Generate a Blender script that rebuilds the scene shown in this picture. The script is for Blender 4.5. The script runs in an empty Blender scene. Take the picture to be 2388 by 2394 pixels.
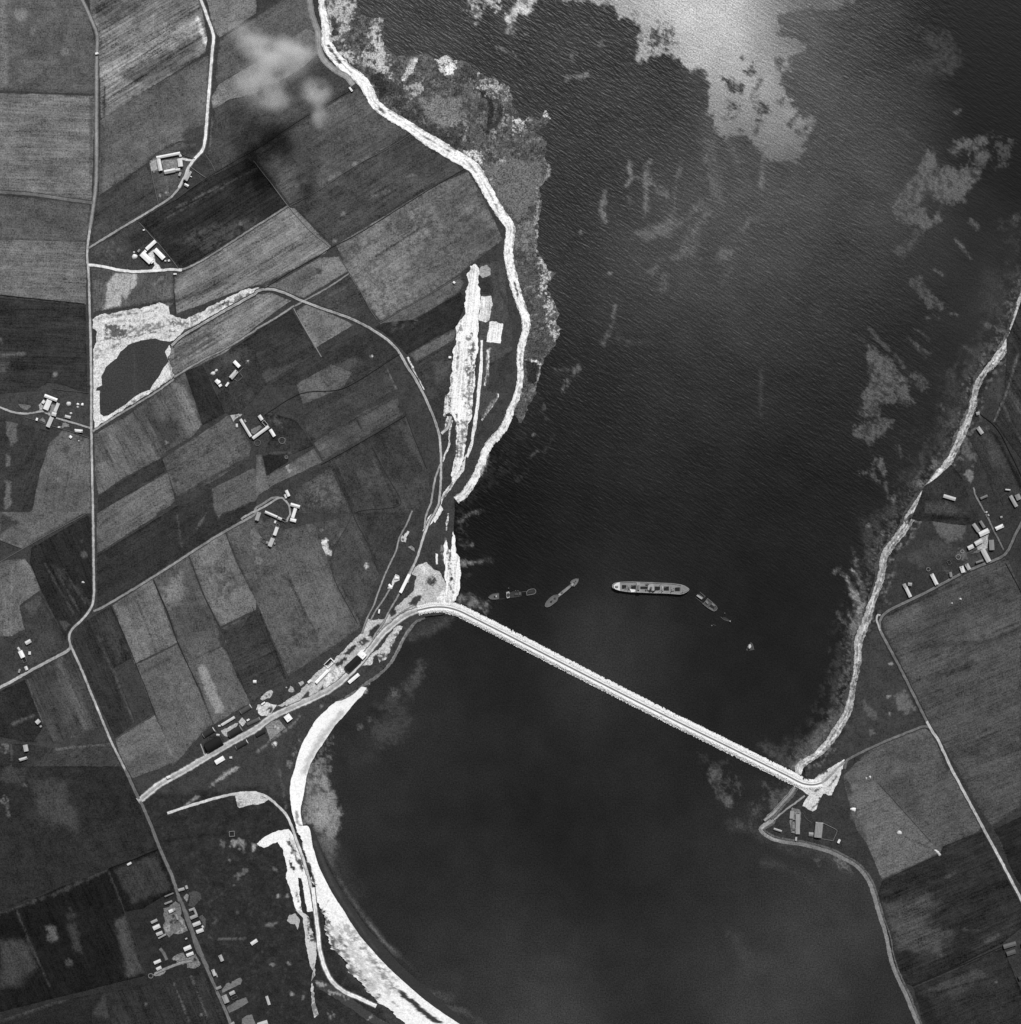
import bpy, bmesh, math, random
import numpy as np
from mathutils import Vector, geometry
random.seed(7)
S = 0.65                      # metres per photograph pixel
K = 1.09                      # sunlit white (albedo 1) reads this in the picture
W, H = 2388.0, 2394.0
COL = bpy.context.scene.collection
T = {'o': (0, 0, 1.23923), 's': (0, 0, 1.0),
     'A': (340, 330, .08303), 'B': (290, 520, .08303), 'C': (470, 820, .07265), 'D': (60, 900, .08303),
     'E': (530, 940, .08303), 'F': (570, 1140, .08303), 'G': (0, 1480, .06227), 'H': (0, 1660, .06227),
     'I': (460, 1630, .08303), 'J': (740, 1460, .08303), 'Q': (600, 1520, .08303), 'K': (590, 1620, .08303),
     'L': (330, 2060, .08822), 'M': (330, 2180, .08303), 'N': (470, 2220, .09004), 'O': (1800, 1840, .09341),
     'P': (2250, 1130, .1035), 'R': (2080, 1280, .10379), 'U': (2250, 950, .1035), 'V': (2270, 2170, .1159),
     'a': (1130, 1330, .07265), 'b': (1260, 1340, .05708), 'c': (1420, 1340, .05708), 'd': (1510, 1340, .06746),
     'e': (1600, 1350, .06227), 'f': (1725, 1480, .03114), 'g': (1020, 1390, .08303), 'h': (1780, 1740, .11417)}
for r, y0 in enumerate((0, 600, 1200, 1794)):
    for c, x0 in enumerate((0, 600, 1200, 1788)):
        T['%d%d' % (r, c)] = (x0, y0, .31136)

def P(s):
    out, t = [], T['s']
    for w in s.split():
        if w[-1] == ':':
            t = T[w[:-1]]
        else:
            u, v = w.split(',')
            out.append((t[0] + float(u) * t[2], t[1] + float(v) * t[2]))
    return out
def X(px): return (px - W / 2) * S
def Y(py): return (H / 2 - py) * S
def lin(v):
    v = np.clip(np.asarray(v, float), 0, 255) / 255.0
    return np.where(v <= .04045, v / 12.92, ((v + .055) / 1.055) ** 2.4)
def alb(v): return np.clip(lin(v) / K, .002, .92)

# ---------------------------------------------------------------- noise
_rng = np.random.RandomState(11)
_LAT = _rng.rand(256, 256)
def vnoise(x, y):
    xi = np.floor(x).astype(int); yi = np.floor(y).astype(int)
    fx = x - xi; fy = y - yi
    fx = fx * fx * (3 - 2 * fx); fy = fy * fy * (3 - 2 * fy)
    a = _LAT[xi & 255, yi & 255]; b = _LAT[(xi + 1) & 255, yi & 255]
    c = _LAT[xi & 255, (yi + 1) & 255]; d = _LAT[(xi + 1) & 255, (yi + 1) & 255]
    return (a * (1 - fx) + b * fx) * (1 - fy) + (c * (1 - fx) + d * fx) * fy
def fbm(x, y, sc, octs=4, seed=0):
    s = np.zeros_like(x, dtype=float); amp, tot = 1.0, 0.0
    for o in range(octs):
        s += amp * vnoise(x / sc + 17.3 * (seed + o * 3) + .37, y / sc - 9.1 * (seed + o * 5) + .71)
        tot += amp; amp *= .68; sc *= .5
    return (s / tot * 2 - 1) * 1.15

# ---------------------------------------------------------------- painting of surface tone (what the ground is made of, with some light falloff)
def seg_dist(x, y, pts, closed):
    d = np.full(x.shape, 1e9)
    n = len(pts)
    for i in range(n if closed else n - 1):
        ax, ay = pts[i]; bx, by = pts[(i + 1) % n]
        vx, vy = bx - ax, by - ay
        L = vx * vx + vy * vy + 1e-9
        t = np.clip(((x - ax) * vx + (y - ay) * vy) / L, 0, 1)
        d = np.minimum(d, np.hypot(x - ax - t * vx, y - ay - t * vy))
    return d
def inside(x, y, pts):
    r = np.zeros(x.shape, bool); n = len(pts); j = n - 1
    for i in range(n):
        xi, yi = pts[i]; xj, yj = pts[j]
        c = ((yi > y) != (yj > y)) & (x < (xj - xi) * (y - yi) / ((yj - yi) or 1e-9) + xi)
        r ^= c; j = i
    return r
def poly(s, g, soft=3, warp=4, ws=14, op=1.0, hole=0.0, hs=10):
    return ('p', P(s), g, 0, soft, warp, ws, op, hole, hs)
def line(s, w, g, soft=3, warp=2, ws=10, op=1.0, hole=0.0, hs=10):
    return ('l', P(s), g, w, soft, warp, ws, op, hole, hs)
def spot(s, r, g, soft=6, warp=3, ws=10, op=1.0, hole=0.0, hs=10):
    return ('l', [(a, b) for a, b in P(s)] * 2, g, r * 2, soft * .6, warp * .55, ws * .6, op, hole, hs * .7)
def shade(x, y, base, inks, lacy=False):
    g = np.array(np.broadcast_to(base, x.shape), float)
    for k, (kind, pts, gray, w, soft, warp, ws, op, hole, hs) in enumerate(inks):
        pad = w + soft + warp + 4
        xs = [p[0] for p in pts]; ys = [p[1] for p in pts]
        m = (x > min(xs) - pad) & (x < max(xs) + pad) & (y > min(ys) - pad) & (y < max(ys) + pad)
        if not m.any(): continue
        xx, yy = x[m], y[m]
        if kind == 'p':
            d = seg_dist(xx, yy, pts, True)
            d = np.where(inside(xx, yy, pts), d, -d)
        else:
            d = w / 2.0 - seg_dist(xx, yy, pts, False)
        if warp: d = d + fbm(xx, yy, ws, 5, k) * warp * 1.9
        if lacy:
            d = d + fbm(xx, yy, max(ws * .4, 3.5), 3, k + 21) * (warp * .9 + 1.5)
            soft = soft * 1.7 + 2
        a = np.clip(.5 + d / max(soft, .5), 0, 1); a = a * a * (3 - 2 * a) * op
        if lacy and ws != 18: a = a * np.clip(.84 + 1.0 * fbm(xx, yy, 7, 3, k + 31) + .5 * fbm(xx, yy, 40, 2, k + 37), .25, 1)
        if hole: a = a * np.clip((fbm(xx, yy, hs, 4, k + 9) - (hole - .5) * 1.1) * 5 + .5, 0, 1)
        gg = gray(xx, yy) if callable(gray) else gray
        g[m] = g[m] * (1 - a) + gg * a
    return g
def idw(samples, sig):
    sm = np.array(samples, float)
    def f(x, y):
        n = np.zeros(x.shape); d = np.full(x.shape, 1e-12)
        for sx, sy, sv in sm:
            w = np.exp(-((x - sx) ** 2 + (y - sy) ** 2) / (2 * sig * sig)) + 1e-7 / (1 + ((x - sx) ** 2 + (y - sy) ** 2) / 1e4)
            n += w * sv; d += w
        return n / d
    return f

# ---------------------------------------------------------------- curves
def smooth(pts, step=3.0, closed=False):
    p = [np.array(q, float) for q in pts]
    out = []
    n = len(p)
    for i in range(n if closed else n - 1):
        a = p[(i - 1) % n] if (closed or i > 0) else 2 * p[0] - p[1]
        b, c = p[i], p[(i + 1) % n]
        d = p[(i + 2) % n] if (closed or i + 2 < n) else 2 * p[-1] - p[-2]
        L = np.hypot(*(c - b)); k = max(1, int(L / step))
        la = np.hypot(*(b - a)); lc = np.hypot(*(d - c))
        m1 = (c - a) * min(.5, .5 * L / max(la, 1e-6)) if la > 0 else (c - b)
        m2 = (d - b) * min(.5, .5 * L / max(lc, 1e-6)) if lc > 0 else (c - b)
        for j in range(k):
            t = j / k; t2 = t * t; t3 = t2 * t
            out.append((2 * t3 - 3 * t2 + 1) * b + (t3 - 2 * t2 + t) * m1 + (-2 * t3 + 3 * t2) * c + (t3 - t2) * m2)
    if not closed: out.append(p[-1])
    return [tuple(q) for q in out]
def normals(pts):
    q = np.array(pts); t = np.gradient(q, axis=0)
    t /= np.maximum(np.hypot(t[:, 0], t[:, 1]), 1e-9)[:, None]
    return np.stack([t[:, 1], -t[:, 0]], 1)     # to the LEFT of travel as seen in the picture (y down)
def offset(pts, d):
    q = np.array(pts); n = normals(pts)
    return [tuple(v) for v in q + n * np.reshape(np.broadcast_to(d, (len(pts),)), (-1, 1))]
def resample(pts, n):
    q = np.array(pts); s = np.r_[0, np.cumsum(np.hypot(*np.diff(q, axis=0).T))]
    t = np.linspace(0, s[-1], n)
    return np.stack([np.interp(t, s, q[:, 0]), np.interp(t, s, q[:, 1])], 1)
def length(pts):
    q = np.array(pts); return float(np.hypot(*np.diff(q, axis=0).T).sum())

# ---------------------------------------------------------------- objects
def tag(o, label=None, cat=None, group=None, kind=None):
    if label: o['label'] = label
    if cat: o['category'] = cat
    if group: o['group'] = group
    if kind: o['kind'] = kind
    return o
def link(name, me, mat=None, parent=None):
    o = bpy.data.objects.new(name, me); COL.objects.link(o)
    if mat: me.materials.append(mat)
    if parent: o.parent = parent
    return o
def mesh_np(name, v, f, a=None, mat=None, smooth_=False, extra=None):
    me = bpy.data.meshes.new(name)
    v = np.asarray(v, np.float32)
    me.from_pydata(v.tolist(), [], f) if not isinstance(f, np.ndarray) else None
    if isinstance(f, np.ndarray):
        me.vertices.add(len(v)); me.vertices.foreach_set('co', v.ravel())
        me.loops.add(f.size); me.loops.foreach_set('vertex_index', f.ravel().astype(np.int32))
        me.polygons.add(len(f))
        me.polygons.foreach_set('loop_start', np.arange(0, f.size, f.shape[1], dtype=np.int32))
        try: me.polygons.foreach_set('loop_total', np.full(len(f), f.shape[1], np.int32))
        except Exception: pass
        me.update(calc_edges=True); me.validate()
    if a is not None:
        at = me.attributes.new('alb', 'FLOAT', 'POINT'); at.data.foreach_set('value', np.asarray(a, np.float32))
    for nm, arr in (extra or {}).items():
        at = me.attributes.new(nm, 'FLOAT', 'POINT'); at.data.foreach_set('value', np.asarray(arr, np.float32))
    if smooth_: me.polygons.foreach_set('use_smooth', np.ones(len(me.polygons), bool))
    return link(name, me, mat)
def props(o, **kw):
    d = dict(st=.10, ang=30.0, fine=.12, med=.16, mot=0.0, msc=6.0, mg=.5)
    d.update(kw)
    for k, v in d.items(): o[k] = float(math.radians(v) if k == 'ang' else v)
    return o
def rough_edge(pts, amp, sc=9, seed=0, step=4):
    q = []
    n = len(pts)
    for i in range(n):
        a = np.array(pts[i]); b = np.array(pts[(i + 1) % n])
        L = np.hypot(*(b - a)); k = max(1, int(L / step)) if L < 3000 else 1
        for j in range(k): q.append(a + (b - a) * j / k)
    q = np.array(q)
    if amp:
        q = q + amp * 1.6 * np.stack([fbm(q[:, 0], q[:, 1], sc, 3, seed + 1), fbm(q[:, 0], q[:, 1], sc, 3, seed + 2)], 1)
    return q
def sheet(name, pts, z, gray, inks=(), sp=8.0, amp=.8, mat=None, label=None, kind='structure', step=4, es=9, **kw):
    """a ground surface with the given outline (photo pixels), triangulated finely enough to carry its tone"""
    b = rough_edge(pts, amp, es, len(bpy.data.objects), step)
    x0, y0 = np.maximum(b.min(0), -60); x1, y1 = np.minimum(b.max(0), (W + 60, H + 60))
    gx, gy = np.meshgrid(np.arange(x0, x1, sp), np.arange(y0, y1, sp))
    rj = np.random.RandomState(3)
    gx = gx.ravel() + rj.uniform(-.3, .3, gx.size) * sp; gy = gy.ravel() + rj.uniform(-.3, .3, gy.size) * sp
    bl = [tuple(q) for q in b]
    ins = inside(gx, gy, bl)
    gx, gy = gx[ins], gy[ins]
    vs = [Vector(q) for q in bl] + [Vector((p, q)) for p, q in zip(gx, gy)]
    n = len(bl)
    r = geometry.delaunay_2d_cdt(vs, [], [list(range(n))], 1, 1e-4)
    q = np.array([(v.x, v.y) for v in r[0]])
    f = np.array([t if len(t) == 3 else t[:3] for t in r[2]], np.int32)
    a = alb(shade(q[:, 0], q[:, 1], gray(q[:, 0], q[:, 1]) if callable(gray) else gray, inks))
    co = np.stack([X(q[:, 0]), Y(q[:, 1]), np.full(len(q), z)], 1)
    e = co[f[:, 1]] - co[f[:, 0]]; g = co[f[:, 2]] - co[f[:, 0]]
    fl = (e[:, 0] * g[:, 1] - e[:, 1] * g[:, 0]) < 0
    f[fl] = f[fl][:, ::-1]
    o = mesh_np(name, co, f, a, mat or MAT['turf'])
    tag(o, label, None, None, kind)
    return props(o, **kw)
def loft(name, L, R, zl, zr, gray, inks=(), cols=8, step=2.0, jit=.6, jsc=9, mat=None, label=None, kind='structure', prof=None, vary=0, **kw):
    """a strip between two edges; zl, zr heights of the edges; prof: [(0..1 across, gray, dz)]"""
    n = max(3, int(max(length(L), length(R)) / step))
    A, B = resample(L, n), resample(R, n)
    j1, j2 = jit if isinstance(jit, tuple) else (jit, jit)
    jl = fbm(A[:, 0], A[:, 1], jsc, 4, 3) * j1 * 1.8; jr = fbm(B[:, 0], B[:, 1], jsc, 4, 5) * j2 * 1.8
    d = B - A; wd = np.maximum(np.hypot(d[:, 0], d[:, 1]), 1e-6)[:, None]
    A = A + d / wd * jl[:, None]; B = B + d / wd * jr[:, None]
    ts = [p[0] for p in prof] if prof else list(np.linspace(0, 1, cols))
    V, G, Z = [], [], []
    for i, t in enumerate(ts):
        q = A + (B - A) * t
        V.append(q)
        Z.append(np.full(n, zl + (zr - zl) * t + (prof[i][2] if prof else 0)))
        G.append(np.full(n, prof[i][1] if prof else float(gray(0) if callable(gray) else gray)))
    V = np.stack(V, 1).reshape(-1, 2); Z = np.stack(Z, 1).ravel(); G = np.stack(G, 1).ravel()
    if vary: G = G * (1 + vary * fbm(V[:, 0], V[:, 1], 45, 4, 2) + vary * .8 * fbm(V[:, 0], V[:, 1], 7, 2, 6))
    G = shade(V[:, 0], V[:, 1], G, inks)
    m = len(ts)
    i = np.arange(n - 1)[:, None] * m + np.arange(m - 1)[None, :]
    f = np.stack([i, i + m, i + m + 1, i + 1], -1).reshape(-1, 4)
    co = np.stack([X(V[:, 0]), Y(V[:, 1]), Z], 1)
    e = co[f[0, 1]] - co[f[0, 0]]; g = co[f[0, 3]] - co[f[0, 0]]
    if e[0] * g[1] - e[1] * g[0] < 0: f = f[:, ::-1]
    o = mesh_np(name, co, np.ascontiguousarray(f), alb(G), mat or MAT['turf'])
    tag(o, label, None, None, kind)
    return props(o, **kw)
def road(name, s, w, g, z=2.34, verge=None, vg=40, label=None, jit=.7, wear=.86, inks=(), **kw):
    """a road or track: dark verges, two wheel tracks, a worn crown (photo pixels)"""
    c = smooth(P(s) if isinstance(s, str) else s, 3)
    v = verge if verge is not None else w * .42
    h = w / 2.0 + v
    e = v / (2 * h)
    prof = [(0, vg + 14, -.06), (e * .7, vg, -.05), (e * 1.02, g * .92, 0), (.5 - .12, g, .02), (.5, g * wear, .03), (.5 + .12, g, .02),
            (1 - e * 1.02, g * .92, 0), (1 - e * .7, vg, -.05), (1, vg + 14, -.06)]
    q = np.array(c); L = offset(c, h); R = offset(c, -h)
    k = dict(st=.02, fine=.10, med=.12); k.update(kw)
    return loft(name, L, R, z, z, g, inks, prof=prof, jit=jit, label=label, vary=.16, jsc=7, **k)

# ---------------------------------------------------------------- materials
MAT = {}
def nodes(name):
    m = bpy.data.materials.new(name); m.use_nodes = True
    nt = m.node_tree; nt.nodes.clear()
    out = nt.nodes.new('ShaderNodeOutputMaterial'); b = nt.nodes.new('ShaderNodeBsdfPrincipled')
    nt.links.new(b.outputs[0], out.inputs[0])
    return m, nt, b
def N(nt, t, **kw):
    n = nt.nodes.new(t)
    for k, v in kw.items(): setattr(n, k, v)
    return n
def math_(nt, op, a, b=None, c=None, clamp=False):
    n = nt.nodes.new('ShaderNodeMath'); n.operation = op; n.use_clamp = clamp
    for i, v in enumerate((a, b, c)):
        if v is None: continue
        if isinstance(v, (int, float)): n.inputs[i].default_value = v
        else: nt.links.new(v, n.inputs[i])
    return n.outputs[0]
def attr(nt, nm, kind='OBJECT'):
    n = nt.nodes.new('ShaderNodeAttribute'); n.attribute_type = kind; n.attribute_name = nm
    return n.outputs['Fac']
def noise(nt, vec, sc, det=3.0, rough=.55):
    n = nt.nodes.new('ShaderNodeTexNoise'); n.inputs['Scale'].default_value = sc
    n.inputs['Detail'].default_value = det; n.inputs['Roughness'].default_value = rough
    nt.links.new(vec, n.inputs['Vector']); return n.outputs['Fac']
def grey(nt, v):
    c = nt.nodes.new('ShaderNodeCombineColor')
    for i in range(3): nt.links.new(v, c.inputs[i])
    return c.outputs[0]
def make_turf():
    m, nt, b = nodes('ground_surface')
    geo = N(nt, 'ShaderNodeNewGeometry').outputs['Position']
    base = attr(nt, 'alb', 'GEOMETRY')
    rot = N(nt, 'ShaderNodeVectorRotate', rotation_type='Z_AXIS', invert=True)
    nt.links.new(geo, rot.inputs['Vector']); nt.links.new(attr(nt, 'ang'), rot.inputs['Angle'])
    mp = N(nt, 'ShaderNodeMapping'); mp.inputs['Scale'].default_value = (1 / 55.0, 1 / 2.9, 1 / 50.0)
    nt.links.new(rot.outputs[0], mp.inputs['Vector'])
    mp2 = N(nt, 'ShaderNodeMapping'); mp2.inputs['Scale'].default_value = (1 / 130.0, 1 / 17.0, 1 / 50.0)
    nt.links.new(rot.outputs[0], mp2.inputs['Vector'])
    s1 = math_(nt, 'SUBTRACT', noise(nt, mp.outputs[0], 1.0, 2.0), .5)
    s2 = math_(nt, 'SUBTRACT', noise(nt, mp2.outputs[0], 1.0, 2.0), .5)
    s = math_(nt, 'ADD', math_(nt, 'MULTIPLY', s1, 4.2), math_(nt, 'MULTIPLY', s2, 3.4))
    s = math_(nt, 'MULTIPLY', s, attr(nt, 'st'))
    med = math_(nt, 'MULTIPLY', math_(nt, 'SUBTRACT', noise(nt, geo, 1 / 26.0, 5.0, .62), .5), 3.2)
    med = math_(nt, 'MULTIPLY', med, attr(nt, 'med'))
    fin = math_(nt, 'MULTIPLY', math_(nt, 'SUBTRACT', noise(nt, geo, 1 / 2.2, 1.0, .6), .5), 8.0)
    fin = math_(nt, 'ADD', fin, math_(nt, 'MULTIPLY', math_(nt, 'SUBTRACT', noise(nt, geo, 1 / 6.5, 2.0, .6), .5), 3.4))
    fin = math_(nt, 'MULTIPLY', fin, attr(nt, 'fine'))
    k = math_(nt, 'ADD', math_(nt, 'ADD', s, med), math_(nt, 'ADD', fin, 1.0))
    k = math_(nt, 'MAXIMUM', k, .25)
    col = math_(nt, 'MULTIPLY', base, k)
    # mottling: coverage mot, size msc (m), second tone = base * mg
    sc = N(nt, 'ShaderNodeVectorMath', operation='SCALE')
    nt.links.new(geo, sc.inputs[0]); nt.links.new(math_(nt, 'DIVIDE', 1.0, attr(nt, 'msc')), sc.inputs['Scale'])
    mn = noise(nt, sc.outputs[0], 1.0, 4.0, .65)
    th = math_(nt, 'SUBTRACT', .72, math_(nt, 'MULTIPLY', attr(nt, 'mot'), .44))
    mk = math_(nt, 'MULTIPLY', math_(nt, 'SUBTRACT', mn, th), 9.0, clamp=True)
    mx = math_(nt, 'ADD', 1.0, math_(nt, 'MULTIPLY', mk, math_(nt, 'SUBTRACT', attr(nt, 'mg'), 1.0)))
    col = math_(nt, 'MINIMUM', math_(nt, 'MULTIPLY', col, mx), .875)
    nt.links.new(grey(nt, col), b.inputs['Base Color'])
    b.inputs['Roughness'].default_value = .95; b.inputs['Specular IOR Level'].default_value = .0
    return m
def make_solid(name, rough=.85, spec=.2, n1=.10, sc1=.9, n2=.12, sc2=.16):
    """walls, roofs, concrete, hulls: tone from the object's own 'g', weathered by two noises"""
    m, nt, b = nodes(name)
    tc = N(nt, 'ShaderNodeTexCoord').outputs['Object']
    g = attr(nt, 'g')
    a = math_(nt, 'MULTIPLY', math_(nt, 'SUBTRACT', noise(nt, tc, sc1, 3.0), .5), 3 * n1)
    c = math_(nt, 'MULTIPLY', math_(nt, 'SUBTRACT', noise(nt, tc, sc2, 4.0), .5), 3 * n2)
    k = math_(nt, 'MULTIPLY', g, math_(nt, 'ADD', 1.0, math_(nt, 'ADD', a, c)))
    nt.links.new(grey(nt, math_(nt, 'MINIMUM', k, .93)), b.inputs['Base Color'])
    b.inputs['Roughness'].default_value = rough; b.inputs['Specular IOR Level'].default_value = spec
    return m
def make_water():
    m, nt, b = nodes('sea_water')
    geo = N(nt, 'ShaderNodeNewGeometry').outputs['Position']
    base = attr(nt, 'alb', 'GEOMETRY'); rip = attr(nt, 'rip', 'GEOMETRY')
    rot = N(nt, 'ShaderNodeVectorRotate', rotation_type='Z_AXIS')
    rot.inputs['Angle'].default_value = math.radians(35)
    nt.links.new(geo, rot.inputs['Vector'])
    def rp(sx, sy):
        mp = N(nt, 'ShaderNodeMapping'); mp.inputs['Scale'].default_value = (sx, sy, .01)
        nt.links.new(rot.outputs[0], mp.inputs['Vector']); return mp.outputs[0]
    w1 = noise(nt, rp(1 / 9.5, 1 / 2.7), 1.0, 2.0, .5)
    w2 = noise(nt, rp(1 / 20.0, 1 / 6.0), 1.0, 2.0, .5)
    h = math_(nt, 'ADD', math_(nt, 'MULTIPLY', w1, 1.0), math_(nt, 'MULTIPLY', w2, .9))
    bp = N(nt, 'ShaderNodeBump'); bp.inputs['Distance'].default_value = 1.0
    nt.links.new(math_(nt, 'MULTIPLY', rip, .55), bp.inputs['Strength'])
    nt.links.new(math_(nt, 'MULTIPLY', h, 1.5), bp.inputs['Height'])
    nt.links.new(bp.outputs[0], b.inputs['Normal'])
    med = math_(nt, 'MULTIPLY', math_(nt, 'SUBTRACT', noise(nt, geo, 1 / 60.0, 5.0, .6), .5), .6)
    fin = math_(nt, 'MULTIPLY', math_(nt, 'SUBTRACT', noise(nt, geo, 1 / 2.2, 1.0, .6), .5), 2.0)
    k = math_(nt, 'MULTIPLY', base, math_(nt, 'ADD', 1.0, math_(nt, 'ADD', med, fin)))
    nt.links.new(grey(nt, k), b.inputs['Base Color'])
    b.inputs['Roughness'].default_value = .40; b.inputs['IOR'].default_value = 1.33; b.inputs['Specular IOR Level'].default_value = .36
    return m
MAT['turf'] = make_turf()
MAT['water'] = make_water()
MAT['roof'] = make_solid('roofing', .8, .2, .08, .7, .14, .22)
MAT['wall'] = make_solid('stone_and_harl', .9, .1, .12, 1.2, .10, .2)
MAT['concrete'] = make_solid('concrete', .9, .1, .12, .8, .12, .1)
MAT['metal'] = make_solid('rusted_plate', .7, .3, .18, .5, .22, .14)
MAT['hay'] = make_solid('thatch_and_straw', .95, .0, .2, 1.2, .12, .4)
# ================================================================ SETTING
FAR = 9000.0 / S
# ---- coast lines (photo pixels)
beachW = smooth(P('01: 488,-120 488,0 505,120 522,230 530,330 585,420 665,505 745,565 800,615 845,690 888,775 965,842 1060,900 1160,960 1260,1032 1380,1102 1480,1165 1580,1222 1650,1280 1695,1360 1745,1450 1795,1540 1855,1630 1905,1710 '
                  '12: -35,-40 -25,60 0,160 25,260 60,360 92,450 100,520 85,590 60,690 52,790 55,900 40,1000 15,1080 -20,1160 '
                  '11: 1885,1230 1840,1310 1770,1385 1725,1450 1705,1510 1665,1610 1620,1700 1560,1780 1500,1830'), 4)
bw = np.array([(0, 25), (330, 27), (430, 40), (600, 42), (900, 40), (1160, 36), (1380, 38), (1560, 48), (1750, 46), (2100, 42), (2500, 36), (2900, 34), (3300, 30), (3560, 24), (3700, 24), (3990, 30), (9000, 26)], float)
sW = np.r_[0, np.cumsum(np.hypot(*np.diff(np.array(beachW), axis=0).T))]
hwW = np.interp(sW, bw[:, 0] * .311, bw[:, 1] * .311 * .98)
beachE = smooth(P('13: 1990,180 1960,260 1927,330 1905,420 1875,520 1840,610 1790,700 1740,770 1660,860 1610,930 1580,1020 1565,1110 1530,1220 1490,1310 1440,1430 1380,1540 1300,1640 1240,1720 1180,1800 1120,1890 1060,2000 '
                  '23: 1110,20 1060,100 1000,180 935,260 895,330 885,420 868,500 835,590 800,690 770,790 735,880 705,960 700,1060 690,1180 665,1290 650,1390 620,1500 560,1600 480,1720 380,1820 270,1890 h: 760,620'), 4)
hwE = np.full(len(beachE), 7.6) + 3.0 * fbm(np.array(beachE)[:, 0], np.array(beachE)[:, 1], 40, 3, 4)
shoreS = smooth(P('h: 690,880 600,1010 430,1200 260,1400 130,1500 33: 60,395 -10,440 -30,465 0,500 60,535 160,560 280,575 400,605 500,635 590,680 680,730 740,790 790,870 825,970 850,1060 885,1170 920,1280 938,1390 965,1490 1010,1600 1060,1700 1100,1800 1150,1920 1190,2030'), 4)
innerW = offset(beachW, -hwW + 1.0)
innerE = offset(beachE, np.array(hwE) * -1.0 + 1.0)      # travelling south, land lies to the right of the picture (left of travel)
innerE = offset(beachE, np.array(hwE) - 1.0)
north_lagoon = P('21: 1262,775 1190,805 1130,880 1085,955 1040,1050 980,1140 900,1212 820,1265 740,1330 640,1392 595,1415')
crescent_in = P('21: 595,1415 520,1480 450,1550 400,1630 350,1720 310,1830 285,1927 31: 258,110 254,200 268,330 300,440')
dune_in = P('31: 300,440 350,620 395,760 430,880 450,1000 500,1100 520,1250 560,1340 650,1440 720,1560 800,1640 900,1740 980,1800 1090,1900 1180,1990')
landW = ([(innerW[0][0], -FAR)] + innerW + P('11: 1490,1900 21: 1480,130 1500,330 1510,520 1490,640 1440,700 1400,760')
         + north_lagoon + crescent_in[1:] + dune_in[1:] + [(980, H + FAR), (-FAR, H + FAR), (-FAR, -FAR)])
landE = ([(innerE[0][0], -FAR)] + innerE[:-6] + P('h: 900,560 850,690 760,760 760,900 690,900') + offset(shoreS, 4.0)[6:] + [(2160, H + FAR), (FAR, H + FAR), (FAR, -FAR)])

# ---- sea: one sheet to the horizon, finely divided inside the picture
open_water = idw([(900,60,74),(1000,130,72),(1100,100,68),(1150,200,66),(1300,120,68),(1300,250,64),(1450,250,64),(1400,400,60),(1300,500,57),(1550,480,68),(1650,450,76),(1350,650,57),(1500,640,70),(1600,600,78),(1700,520,80),(1800,600,75),(1850,350,80),(1900,200,86),(1850,80,100),(2000,80,76),(2100,100,56),(2250,60,36),(2350,60,30),(2350,200,29),(2250,250,46),(2100,250,70),(2000,450,75),(2100,500,70),(2250,520,46),(2350,350,33),(2000,620,62),(2150,640,50),(1900,750,58),(1750,750,62),(1600,750,57),(1400,800,50),(1300,850,43),(1600,900,49),(1800,900,50),(1950,900,42),(2100,800,42),(1700,1050,43),(1500,1050,45),(1350,1000,39),(1200,1200,29),(1400,1200,37),(1600,1200,37),(1800,1150,35),(1900,1250,37),(1250,1400,34),(1500,1450,40),(1430,1525,66),(1700,1450,33),(1850,1450,35),(1900,1600,35),(1700,1600,35),(1500,1600,42),(1200,1550,37),(1000,1500,38),(950,1650,48),(1200,1700,39),(1500,1750,40),(1650,1750,37),(900,1800,46),(1050,1900,38),(1300,1950,33),(1500,1950,39),(1700,1950,41),(1000,2050,42),(1200,2100,46),(1400,2100,35),(1600,2100,43),(1800,2000,50),(1950,2100,54),(1300,2250,53),(1500,2300,45),(1700,2200,52),(1800,2300,60),(1900,2250,64),(2000,2350,45),(1250,2370,66),(1100,2300,50)], 85)  # water tone; glint and lens falloff towards the right corner painted in
sand_bank = idw([(1300,0,165),(1420,10,165),(1500,60,175),(1600,10,196),(1667,60,196),(1750,150,180),(1788,250,150),(1680,300,126),(1850,100,118),(1700,450,100),(1950,40,104),(2000,200,84),(1600,150,180),(1500,150,150),(1800,380,104)], 70)  # sandy bottom tone; its fade to the right also holds painted glint
pW = poly
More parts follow.
